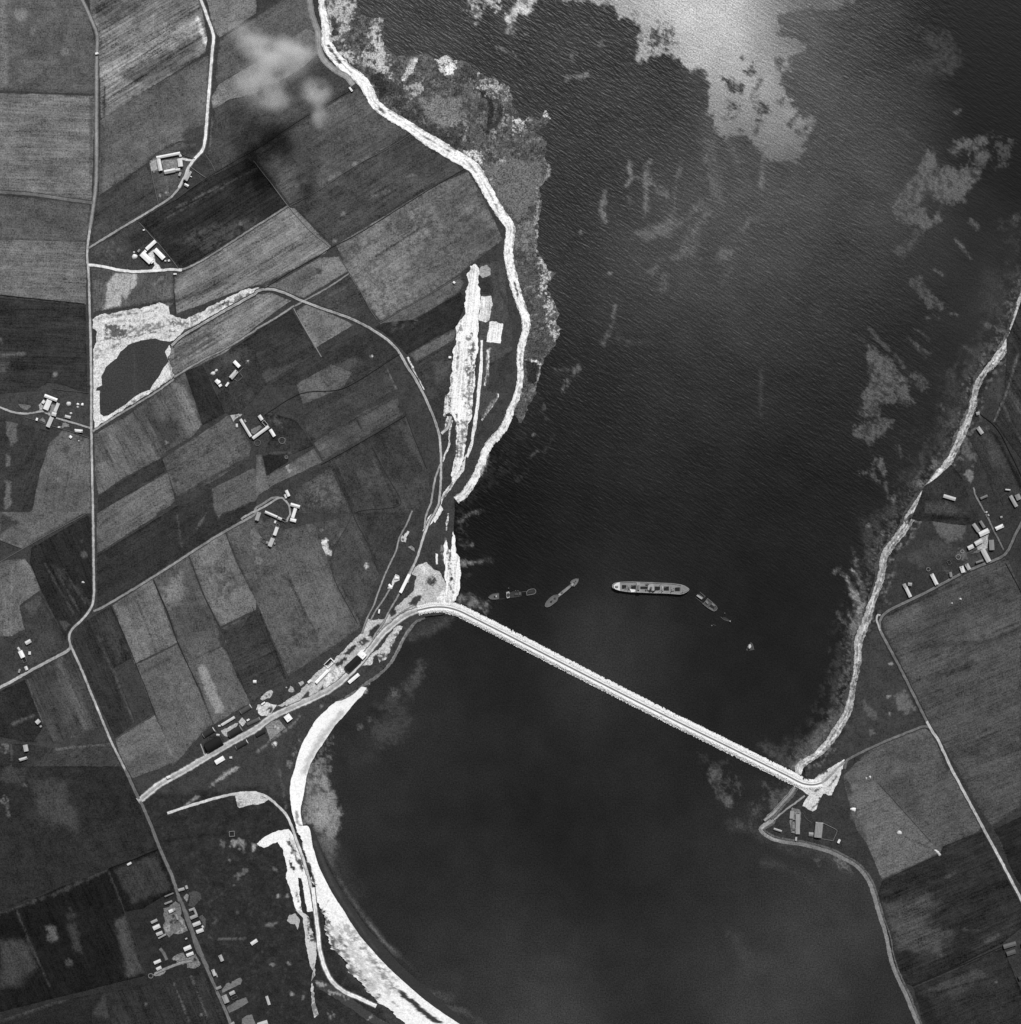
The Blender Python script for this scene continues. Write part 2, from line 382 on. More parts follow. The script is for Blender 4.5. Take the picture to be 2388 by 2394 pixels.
sea_inks = [
    # pale sandy bank at the top, with weed patches in it
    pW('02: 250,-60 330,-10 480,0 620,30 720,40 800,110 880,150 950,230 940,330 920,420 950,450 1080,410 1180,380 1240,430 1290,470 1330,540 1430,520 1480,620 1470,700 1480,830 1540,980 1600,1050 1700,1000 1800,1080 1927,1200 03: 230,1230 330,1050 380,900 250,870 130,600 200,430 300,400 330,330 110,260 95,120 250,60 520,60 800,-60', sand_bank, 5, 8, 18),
    pW('02: 1020,230 1200,200 1220,320 1090,400 980,380 990,290', 70, 5, 9, 12, .9, .35, 10),
    pW('02: 860,70 1000,100 1150,100 1190,200 1060,180 900,120', 110, 6, 8, 10, .8, .5, 8),
    pW('02: 1570,580 1640,600 1740,640 1720,700 1620,690', 66, 4, 6, 9), spot('02: 1720,435', 6, 90, 5, 4, 8), pW('02: 1740,540 1800,470 1830,540 1790,590', 72, 4, 6, 8),
    line('02: 1860,600 1830,650 1800,710', 8, 82, 5, 4, 8), pW('02: 1590,760 1650,740 1680,800 1620,860', 74, 5, 7, 9), pW('02: 1790,740 1850,740 1927,800 1927,860 1840,860', 72, 5, 7, 10),
    line('02: 1850,910 1825,990', 12, 84, 5, 4, 8), pW('02: 1360,520 1410,510 1410,570 1370,570', 74, 4, 5, 8), pW('02: 1540,880 1700,830 1720,860 1600,940', 78, 6, 8, 10, .8, .4),
    pW('03: 80,440 140,440 120,540 85,530', 92, 5, 4, 8), pW('03: 90,760 140,740 130,800', 88, 5, 4, 8), pW('03: 170,930 240,850 260,870 190,970', 80, 6, 4, 9), pW('03: 220,990 320,940 330,1010 240,1030', 76, 6, 4, 9),
    # white shoals at the top
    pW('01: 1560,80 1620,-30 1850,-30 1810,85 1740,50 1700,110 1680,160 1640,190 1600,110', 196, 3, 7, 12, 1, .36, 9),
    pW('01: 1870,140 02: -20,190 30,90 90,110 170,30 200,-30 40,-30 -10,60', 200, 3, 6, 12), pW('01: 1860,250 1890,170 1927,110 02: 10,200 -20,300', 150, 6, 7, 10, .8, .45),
    pW('02: 490,10 600,0 690,40 760,40 740,-10 500,-20', 120, 6, 8, 9, .8, .5), pW('01: 1780,345 1850,360 1927,390 02: 10,420 -60,400', 140, 3, 6, 8, .8, .5, 7),
    line('02: 400,590 460,570 520,575 560,560', 8, 128, 3, 3, 8), line('02: 440,440 460,400', 9, 112, 4, 3, 8), spot('02: 100,260', 5, 120, 4, 3, 8), spot('02: 660,325', 8, 96, 5, 5, 8), spot('02: 860,240', 6, 90, 5, 5, 8, .8, .4),
    # sea streaks
    line('02: 690,1440 680,1520 665,1590 695,1660', 12, 116, 5, 3, 14), line('02: 875,1215 875,1290 890,1330 855,1385', 9, 119, 4, 3, 10), line('02: 900,1330 940,1335', 4, 112, 4, 2, 10),
    line('02: 1030,1220 1000,1310 1000,1420 1010,1500 990,1610', 11, 114, 6, 5, 16), line('02: 1010,1340 1080,1420 1160,1480', 17, 106, 9, 7, 14, .8, .45), line('02: 1270,1215 1220,1370 1210,1520 1190,1700', 6, 106, 5, 4, 16, .8),
    pW('02: 1180,1640 1050,1720 900,1750 1000,1800 1170,1760 1280,1700 1390,1540 1400,1510 1310,1640', 112, 10, 8, 20, .75), pW('02: 1390,1927 1390,1780 1430,1660 1500,1610 1440,1560 1330,1720 1290,1860 1240,1927 12: 1080,30 1000,130 1040,140 1110,30', 112, 14, 8, 20, .8),
    line('02: 1450,1060 1470,1200 1500,1350 1540,1460', 24, 106, 16, 8, 20, .8), line('02: 1600,1060 1650,1130 1690,1200', 14, 108, 12, 6, 20, .6), line('02: 1880,1100 1875,1220 1865,1400', 7, 122, 6, 3, 16, .7),
    spot('02: 500,1745', 5, 114, 5, 3, 8), line('02: 870,1470 875,1530', 6, 104, 4, 3, 8), pW('02: 1520,1927 1560,1870 1640,1900 1590,1960', 106, 10, 6, 12), line('02: 1730,1720 1780,1650 1860,1640', 9, 106, 8, 4, 14, .8),
    line('12: 770,370 750,450', 5, 106, 4, 2, 10), pW('12: 755,490 730,580 690,670 665,650 690,580 740,510', 106, 5, 3, 12), pW('12: 790,570 830,580 800,640 770,620', 83, 6, 5, 10, .8, .4), line('12: 830,650 1050,640', 8, 78, 8, 5, 20, .6),
    line('12: 490,830 440,900 365,1000', 9, 116, 4, 5, 10, .9, .3), line('12: 325,850 430,850 490,830', 5, 106, 4, 3, 8), spot('12: 725,125', 5, 116, 4, 3, 8), line('12: 1640,80 1570,190', 12, 96, 10, 4, 16, .6),
    line('12: 310,1340 230,1480', 7, 75, 4, 4, 10, .7, .4), line('12: 1860,860 1860,1180', 6, 81, 6, 3, 14, .6), line('12: 1150,140 1110,260', 16, 101, 8, 6, 14, .7),
    # east: patches of weed-free bottom
    pW('03: 1210,1110 1290,1190 1320,1250 1400,1250 1600,1260 1610,1330 1480,1500 1330,1520 1230,1450 1120,1560 1210,1560 1220,1650 1270,1640 1300,1600 1330,1640 1230,1720 1100,1680 1000,1640 960,1560 1050,1400 1130,1330 1190,1250', 98, 5, 7, 14),
    pW('03: 1380,1130 1460,1060 1590,1030 1700,1000 1680,1060 1600,1100 1700,1150 1620,1290 1560,1260 1580,1160 1500,1110 1400,1180', 92, 5, 8, 12), pW('03: 1720,1010 1880,1050 1840,1210 1740,1270 1690,1200 1760,1090', 78, 5, 9, 11, .9, .42),
    pW('03: 1310,1460 1460,1430 1500,1510 1360,1510', 88, 5, 7, 12), line('03: 1160,1740 1080,1850 1000,1900', 20, 84, 8, 7, 16, .8), line('03: 990,960 1080,1030 1200,1110', 9, 82, 7, 4, 14, .7),
    pW('03: 1150,230 1380,240 1470,480 1380,560 1200,560 1130,500 1240,400', 78, 22, 14, 24, .7), pW('03: 1400,830 1470,820 1470,860 1430,860', 96, 4, 5, 8), line('03: 1550,1660 1600,1710', 9, 96, 3, 3, 8), line('03: 1440,1800 1490,1860 1540,1927', 6, 104, 3, 3, 9), spot('03: 1890,1640', 8, 96, 4, 6, 8, .8, .4),
    pW('03: 1730,1680 1800,1640 1927,1600 1927,1900 1860,1900', 62, 10, 10, 12, .8, .45),
    pW('13: 1090,160 1170,150 1240,260 1340,350 1340,400 1230,390 1180,320 1095,210', 88, 2, 4, 10), line('13: 1280,100 1350,145', 4, 92, 3, 2, 8), line('13: 1405,425 1445,440', 5, 92, 2, 2, 6), line('13: 1215,460 1240,462', 5, 86, 2, 2, 6), line('13: 1265,435 1310,460', 3, 80, 2, 2, 6),
    line('13: 1075,600 1110,640 1180,690 1235,725', 5, 86, 3, 3, 8), line('13: 1185,575 1225,620', 5, 86, 3, 2, 8), line('13: 1130,545 1160,560', 4, 86, 3, 2, 8), line('13: 1120,660 1210,755', 3, 80, 3, 2, 8),
    line('13: 795,550 860,630 940,710', 8, 80, 3, 2, 10), line('13: 980,740 1030,800 1060,840', 7, 80, 3, 4, 9), line('13: 670,590 740,630 800,700', 5, 70, 4, 2, 9),
    pW('13: 780,670 860,720 960,780 990,860 1040,890 1080,950 1090,1040 1130,1100 1060,1090 1000,1040 960,980 990,1060 980,1100 860,1110 860,1190 740,1200 710,1190 740,1100 740,1020 790,940 780,820 760,750', 90, 3, 5, 10),
    pW('13: 1080,890 1180,870 1230,960 1200,1000 1130,960', 80, 3, 7, 8, .9, .4), pW('13: 1000,1060 1100,1080 1130,1120 1020,1110', 74, 3, 7, 8, .9, .4),
    pW('13: 720,1270 820,1230 880,1200 960,1230 950,1280 890,1310 880,1360 760,1390 660,1350 670,1300', 88, 3, 6, 10), pW('13: 780,1400 810,1400 795,1470', 78, 3, 3, 8), pW('13: 985,1420 1020,1410 1030,1500 1000,1480', 88, 3, 4, 8),
    pW('13: 825,1500 880,1520 920,1640 900,1650 850,1570', 92, 3, 4, 9), line('13: 730,1620 800,1630 870,1700', 6, 86, 3, 4, 8), line('13: 810,1560 815,1600', 7, 84, 3, 3, 8), line('13: 905,1700 930,1810', 6, 84, 3, 3, 8), pW('13: 950,1830 980,1780 1000,1850 950,1900', 100, 3, 4, 8), line('13: 1165,1510 1175,1540', 6, 92, 3, 4, 8),
    pW('13: 1640,100 1800,130 1800,350 1700,440 1620,400', 62, 25, 10, 20, .8), line('13: 1670,510 1800,575', 7, 96, 5, 5, 8, .9, .3), line('13: 1500,670 1600,760 1640,790', 5, 70, 4, 3, 9), pW('13: 1500,700 1650,650 1640,800 1500,900', 56, 14, 10, 14, .8),
    pW('13: 1320,1090 1350,1160 1330,1170', 96, 3, 3, 8), line('13: 1390,880 1440,1000 1480,1130', 18, 66, 8, 6, 14, .8, .4), pW('13: 1380,1130 1470,1140 1440,1250 1350,1280', 86, 3, 7, 8, .9, .42), pW('13: 1000,1640 1200,1500 1210,1560 1120,1720 1000,1780', 56, 14, 10, 14, .8),
    pW('13: 1060,1330 1330,1320 1420,1380 1380,1540 1250,1500', 58, 10, 12, 14, .8, .4), pW('13: 1330,900 1480,880 1560,1010 1540,1180 1420,1300 1290,1300', 58, 16, 12, 14, .75, .35, 14),
    pW('13: 1120,1690 1170,1640 1210,1720 1160,1740', 120, 3, 6, 7, .9, .4), line('13: 1270,1520 1290,1600', 6, 112, 3, 4, 7), pW('13: 1280,1560 1340,1500 1420,1420 1390,1530 1300,1610', 92, 5, 9, 9, .9, .45),
    # east: pale spits in front of the shore
    pW('23: 590,440 620,460 660,540 700,600 740,640 720,560 690,470 640,420 700,440 730,500 740,620 760,700 740,800 700,850 650,890 640,860 670,800 690,760 670,660 620,540', 146, 4, 4, 10),
    line('23: 520,440 545,415 600,455', 8, 110, 4, 4, 8), line('23: 660,250 680,330 690,390', 6, 100, 3, 4, 8), pW('23: 640,850 760,780 740,860 700,960 670,980', 120, 5, 7, 9, .9, .3), line('23: 545,740 590,820', 5, 92, 3, 3, 8), line('23: 630,740 650,790', 5, 110, 3, 3, 8),
    pW('23: 700,30 850,20 930,130 880,300 800,330 740,260 720,120', 62, 12, 10, 14, .8, .3), line('23: 900,40 990,100', 5, 96, 4, 4, 8), pW('23: 740,240 880,300 870,420 760,420', 66, 10, 10, 12, .8, .4), spot('23: 780,95', 5, 110, 3, 4, 7), line('23: 890,140 900,170', 5, 120, 3, 3, 7),
    pW('23: 480,1480 540,1400 590,1480 600,1530 520,1560 490,1540', 112, 4, 7, 8, .9, .35), pW('23: 340,1680 480,1540 580,1500 560,1620 420,1760 280,1850 210,1850 220,1800', 92, 12, 7, 12), pW('23: 150,1680 300,1700 420,1640 300,1800 150,1790', 62, 14, 10, 14, .7), line('23: 530,1250 520,1400', 10, 64, 6, 6, 10, .8, .4),
    line('23: 630,1000 620,1200', 16, 58, 10, 5, 12, .8), pW('h: 640,420 760,300 1000,220 1100,60 1200,60 1060,330 780,470', 118, 10, 5, 10), pW('h: 640,420 800,320 930,330 800,440 680,500', 158, 8, 4, 8), line('h: 60,60 250,200 420,260 600,420', 22, 70, 14, 5, 14), line('h: 780,450 900,400 1060,250', 9, 92, 6, 3, 9, .8),
    # bottom right lagoon shallows
    pW('32: 1460,60 1500,-10 1560,20 1540,120 1600,180 1660,240 1640,320 1540,220 1490,150', 92, 6, 6, 14), pW('32: 1560,60 1650,30 1730,140 1700,200 1620,150 1560,150', 76, 6, 8, 9, .9, .45), pW('32: 1400,-40 1500,-20 1620,-80 1560,20 22: 1400,1820 1500,1880 1600,1870', 66, 10, 8, 12, .8),
    pW('32: 1760,300 1890,240 1890,320 1840,400 1780,390', 72, 8, 9, 10, .9, .4), line('32: 1640,430 1780,450 1840,480', 20, 76, 16, 5, 14), line('33: 0,520 200,610 420,640 540,680', 22, 70, 14, 4, 14, .8), pW('33: 40,180 200,140 200,200 90,330 40,380', 84, 5, 4, 9),
    line('33: 10,720 180,760 340,850', 16, 64, 14, 5, 16, .8), pW('33: 530,670 620,730 650,790 570,760', 112, 7, 6, 10), pW('33: 370,680 410,690 400,730', 84, 8, 5, 9), line('33: 440,860 600,800 560,1000 640,1300', 30, 62, 30, 8, 20, .5), line('32: 1640,1260 1730,1420 1760,1560', 26, 66, 20, 8, 20, .8),
    pW('h: 30,800 200,880 260,930 180,960 40,850', 76, 6, 8, 9, .8, .4),
    ('l', offset(beachE, -hwE - 14), 96, 34, 12, 8, 10, .7, .64, 7), ('l', offset(beachE, -hwE - 10), 130, 18, 8, 6, 8, .7, .7, 5), ('l', offset(beachE, -hwE - 30), 74, 60, 20, 10, 14, .6, .58, 14),
    # lagoon: shallows along the north shore and the crescent beach
    pW('21: 1100,950 1200,860 1340,800 1480,770 1420,850 1300,920 1160,960', 72, 14, 6, 12), pW('21: 1180,860 1250,800 1380,780 1300,880 1200,910', 58, 8, 4, 10), line('21: 1240,1150 1190,1250 1120,1340 1040,1390', 26, 78, 10, 8, 14, .9), pW('21: 900,1460 1000,1380 1060,1400 1160,1330 1160,1560 1100,1700 900,1750 860,1600', 70, 16, 10, 16, .8),
    pW('21: 990,1300 1030,1290 1060,1370 1020,1390', 100, 4, 7, 9, .9, .35), pW('21: 780,1350 840,1290 830,1330 760,1390', 150, 3, 5, 8), pW('21: 840,1460 980,1480 960,1530 850,1500', 40, 6, 6, 12), pW('21: 640,1540 880,1440 980,1480 860,1640 620,1640', 44, 10, 10, 12, .7, .4), spot('21: 775,1600', 7, 92, 6, 4, 9), spot('21: 850,1550', 5, 84, 5, 4, 8),
    pW('21: 500,1740 560,1640 600,1690 520,1800 460,1850', 96, 5, 8, 9, .9, .45), pW('21: 390,1927 430,1840 560,1800 560,1927 31: 540,0 380,0', 116, 6, 8, 11, .95, .2), pW('21: 620,1680 800,1660 900,1720 900,1860 700,1900', 54, 16, 9, 16, .8),
    pW('31: 375,-10 545,-10 525,60 545,130 585,180 600,270 632,350 620,450 600,540 560,590 515,560 430,435 350,435 330,335 350,240 365,120', 128, 5, 4, 12), pW('31: 450,200 560,200 600,330 560,450 450,420 430,300', 146, 16, 5, 14), line('31: 360,100 350,280', 9, 62, 4, 3, 8), pW('31: 415,110 450,130 450,220 420,180', 84, 8, 3, 8), spot('31: 365,350', 5, 58, 3, 2, 8), spot('31: 400,70', 5, 84, 5, 3, 8),
    pW('31: 450,500 600,560 600,660 560,740 500,640', 106, 12, 4, 12), line('31: 505,600 580,760 680,940 760,1060 850,1170 960,1310 1060,1410', 10, 86, 8, 2, 14), line('31: 560,620 660,800 760,960', 30, 58, 30, 4, 16, .8), line('31: 850,1180 960,1310 1050,1400', 5, 108, 3, 1, 9), line('31: 1040,1390 1120,1450 1220,1560', 7, 60, 6, 2, 10, .8),
    line('31: 470,640 560,840 680,1040 800,1210 940,1380 1060,1500', 16, 38, 8, 2, 14), pW('31: 400,440 460,470 450,640 430,600', 78, 6, 2, 10), pW('31: 1220,1640 1460,1680 1480,1760 1400,1740 1310,1680', 62, 9, 8, 10, .8), line('31: 1280,1700 1380,1790 1560,1830 1690,1927', 10, 82, 8, 4, 12, .9), line('31: 1340,1700 1480,1740', 9, 78, 8, 5, 10, .8, .3),
    # plume beside the causeway landing and weed along the east face of the land
    pW('g: 600,140 640,60 800,10 1000,40 1300,180 1490,270 1500,390 1440,480 1380,500 1150,390 950,350 800,260 640,230', 112, 7, 5, 10), line('21: 1525,390 1590,372 1690,365', 6, 124, 3, 2, 7), line('21: 1690,360 1760,350', 9, 84, 6, 3, 8), pW('21: 1530,340 1570,350 1580,400 1540,400', 116, 3, 3, 7), line('21: 1530,60 1600,10 1700,-30', 5, 100, 3, 4, 7), spot('21: 1620,235', 5, 106, 3, 4, 7), line('21: 1530,240 1620,240', 4, 92, 3, 3, 7),
    pW('21: 1500,0 1560,0 1600,120 1560,300 1520,200', 62, 5, 8, 7, .9, .5, 7), pW('21: 1540,440 1600,450 1560,560', 54, 5, 6, 8, .8, .4),
    pW('11: 1500,1800 1720,1440 1927,1370 12: 0,1360 100,1200 200,1000 240,800 300,800 200,1150 60,1420 11: 1927,1640 1700,1760 1600,1890 1500,1900', 46, 7, 12, 9, .9, .42, 8), pW('11: 1680,1480 1750,1450 1740,1560 1690,1640 1620,1720 1560,1830 1490,1830 1490,1770 1560,1750 1640,1620', 150, 3, 6, 7, .95, .34, 7), spot('12: 230,1130', 7, 84, 4, 4, 7, .9, .4), spot('12: 250,1220', 5, 80, 4, 4, 7), spot('12: 153,1335', 4, 110, 3, 2, 7), line('12: 20,1680 100,1610', 10, 60, 5, 5, 8, .8, .4), line('12: 135,1500 180,1465', 5, 78, 3, 3, 7),
]
def GLINT(x, y):
    f = np.interp(x, [900, 1850, 2000, 2150, 2320], [1, 1, .95, .79, .68])
    f = 1 + (f - 1) * np.clip((1300 - y) / 400, 0, 1)
    return f * np.interp(y, [60, 200, 400, 600, 800, 1000, 1200, 1400, 1600, 1900, 2200], [.0345, .0305, .0235, .019, .0142, .0115, .0088, .0075, .006, .0049, .0042])
def build_sea():
    sp = 3.0
    xs = np.arange(-36, W + 37, sp); ys = np.arange(-36, H + 37, sp)
    xs = np.r_[-FAR, -4000, -900, -200, xs, W + 200, W + 900, W + 4000, FAR]; ys = np.r_[-FAR, -4000, -900, -200, ys, H + 200, H + 900, H + 4000, FAR]
    gx, gy = np.meshgrid(xs, ys)
    x, y = gx.ravel(), gy.ravel()
    base = np.full(x.shape, 44.0)
    m = (x > -300) & (x < W + 300) & (y > -300) & (y < H + 300)
    base[m] = open_water(x[m], y[m])
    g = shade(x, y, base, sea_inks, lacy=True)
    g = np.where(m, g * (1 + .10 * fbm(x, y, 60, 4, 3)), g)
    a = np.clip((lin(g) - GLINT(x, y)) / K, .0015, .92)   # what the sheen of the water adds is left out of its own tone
    rip = np.interp(y, [0, 900, 1250, 1420, 1600], [1.0, .85, .6, .25, .08])
    rip *= np.interp(x, [2050, 2250], [1, .3]) * np.clip(1.15 - (g - 60) / 500, .6, 1)
    nx, ny = len(xs), len(ys)
    i = np.arange(ny - 1)[:, None] * nx + np.arange(nx - 1)[None, :]
    f = np.stack([i, i + nx, i + nx + 1, i + 1], -1).reshape(-1, 4).astype(np.int32)
    o = mesh_np('sea_water', np.stack([X(x), Y(y), np.zeros(len(x))], 1), f, a, MAT['water'], False, {'rip': rip})
    tag(o, 'grey sound with pale sandy shallows and wind ripples', None, None, 'structure')
build_sea()
_bb = 12000.0
sb = mesh_np('seabed', [(-_bb, -_bb, -14), (_bb, -_bb, -14), (_bb, _bb, -14), (-_bb, _bb, -14)], np.array([[0, 1, 2, 3]]), [.05] * 4, MAT['turf'])
props(tag(sb, 'dark sea bottom', None, None, 'structure'))

# ---- land
moor = poly('30: 1000,200 1250,760 1480,1300 1800,2000 31: 2000,2000 1100,2000 700,1600 460,1000 250,250 30: 1927,150', 47, 20, 10, 30)
land_inksW = [moor, ('p', moor[1], 72, 0, 20, 0, 10, .4, .74, 5), ('p', moor[1], 38, 0, 20, 0, 10, .5, .62, 16), poly('30: 0,0 940,0 1200,600 1500,1400 1740,2000 0,2000', 46, 20, 8, 30), poly('10: 0,700 660,1000 690,1300 0,1200', 66, 12, 8, 20),
    spot('31: 140,760', 4, 110, 2, 4, 7), spot('31: 165,960', 4, 150, 2, 2, 6), spot('31: 235,965', 4, 120, 2, 2, 6), poly('31: 75,1160 150,1160 140,1200 90,1200', 110, 3, 5, 7, .9, .35), spot('31: 120,1480', 4, 110, 2, 3, 6), spot('31: 240,1470', 4, 120, 2, 3, 6), line('31: 250,1710 275,1695', 5, 150, 2, 2, 6), spot('31: 350,1725', 4, 110, 2, 3, 6), spot('31: 50,1370', 5, 90, 3, 4, 7, .8, .4), spot('31: 570,1860', 8, 120, 3, 6, 6, .9, .45),
    line('30: 1750,865 1840,775', 9, 105, 3, 5, 7, .9, .3), poly('30: 1640,600 1680,540 1690,590', 100, 3, 4, 7), poly('30: 1710,570 1780,540 1780,590 1740,600', 150, 3, 5, 7, .9, .3), poly('30: 1800,540 1840,550 1830,630 1800,620', 140, 3, 5, 7, .9, .35), poly('30: 1870,610 1927,560 31: 0,580 -10,620', 160, 3, 5, 7, .9, .2), spot('30: 1730,700', 3, 110, 2, 2, 6), spot('30: 1790,1105', 6, 100, 3, 5, 7, .9, .4), spot('30: 1610,1150', 9, 76, 3, 5, 7, .9, .45),
    line('30: 1600,130 1700,50 1790,0', 7, 150, 3, 2, 8), line('30: 1560,165 1620,110', 3, 100, 2, 2, 8), line('30: 1380,300 1440,250 1490,215', 6, 130, 3, 2, 8), line('21: 0,1800 100,1710 280,1580 330,1510', 4, 110, 2, 2, 8), line('30: 1190,560 1400,530 1700,490', 5, 34, 3, 3, 12), line('30: 1560,1280 1750,1285 1850,1280', 3, 92, 2, 2, 9), line('30: 1540,1030 1680,940', 3, 66, 2, 2, 9),
    poly('21: 1390,250 1420,200 1440,420 1410,440', 140, 3, 6, 7, .9, .4), line('11: 1170,1927 1240,1750 21: 1165,0', 4, 92, 2, 2, 9), line('21: 0,700 200,1230', 3, 44, 2, 1, 9),
    line('21: 150,1800 160,1920', 3, 66, 2, 2, 9), line('31: 170,20 200,150 220,300', 3, 84, 2, 1, 9), spot('21: 140,1730', 5, 180, 3, 4, 7), spot('21: 490,1445', 3, 110, 2, 2, 7), poly('21: 230,1870 270,1870 280,1910 230,1910', 120, 3, 4, 7, .9, .3), line('21: 290,1830 330,1720', 5, 150, 3, 4, 7, .9, .4)]
land_inksE = [('l', offset(beachE, hwE + 9), 118, 16, 8, 5, 8, .75, .62, 6), ('l', offset(beachE, hwE + 6), 38, 10, 5, 4, 8, .8, .55, 9), poly('23: 860,850 1200,1560 640,1840 560,1750 690,1390 720,1000', 62, 14, 8, 20), spot('23: 930,1380', 5, 130, 2, 4, 6, .9, .4), spot('23: 1070,1365', 4, 120, 2, 3, 6), spot('23: 1120,1465', 5, 110, 2, 4, 6), spot('23: 938,1505', 4, 135, 2, 2, 6), spot('23: 950,1127', 4, 150, 2, 1, 6), spot('23: 800,1645', 6, 110, 2, 5, 6, .9, .45),
    poly('23: 970,1365 1055,1330 1110,1420 1110,1470 1060,1510 1000,1460 980,1410', 98, 2, 4, 8), poly('23: 750,1410 830,1480 860,1550 840,1570 750,1480', 84, 5, 6, 9), poly('23: 1270,60 1510,60 1480,180 1380,220 1290,150', 92, 8, 7, 10), poly('23: 1040,330 1300,180 1450,300 1180,420', 68, 14, 8, 16),
    poly('13: 1500,1390 1590,1480 1560,1560 1470,1500', 96, 4, 9, 7, .9, .45), poly('13: 1510,1600 1560,1610 1550,1690 1510,1670', 120, 3, 4, 8), poly('13: 1560,1250 1600,1180 1690,1290 1640,1310', 84, 4, 7, 8, .8, .45), poly('13: 1700,950 1800,900 1760,1080 1690,1060', 68, 8, 6, 12), spot('23: 1090,655', 3, 110, 2, 2, 6), line('23: 895,655 940,670', 6, 92, 2, 4, 6, .9, .35), spot('23: 1020,243', 4, 140, 2, 3, 6, .9, .35),
    poly('23: 1330,400 1400,390 1400,480 1360,480', 84, 3, 7, 7, .9, .45), poly('23: 1420,290 1490,260 1520,320 1440,345', 104, 3, 7, 6, .9, .45), line('23: 1500,310 1630,240 1640,190', 3, 84, 2, 2, 9), poly('23: 1500,360 1640,290 1650,360 1500,420', 70, 5, 4, 8),
    poly('33: 560,100 640,250 600,330 520,200', 60, 6, 4, 10), poly('33: 620,300 700,330 700,440 640,380', 78, 5, 8, 9, .8, .4)]
sheet('ground', landW, 2.0, 62, land_inksW, sp=4.5, amp=0, step=8, st=.04, med=.30, fine=.20, mot=.25, msc=9.0, mg=.78, label='rough grass and moor on the west side of the sound')
sheet('ground', landE, 2.0, 56, land_inksE, sp=4.5, amp=0, step=8, st=.05, ang=24, med=.28, fine=.20, mot=.25, msc=9.0, mg=.8, label='rough grass on the east side of the sound')

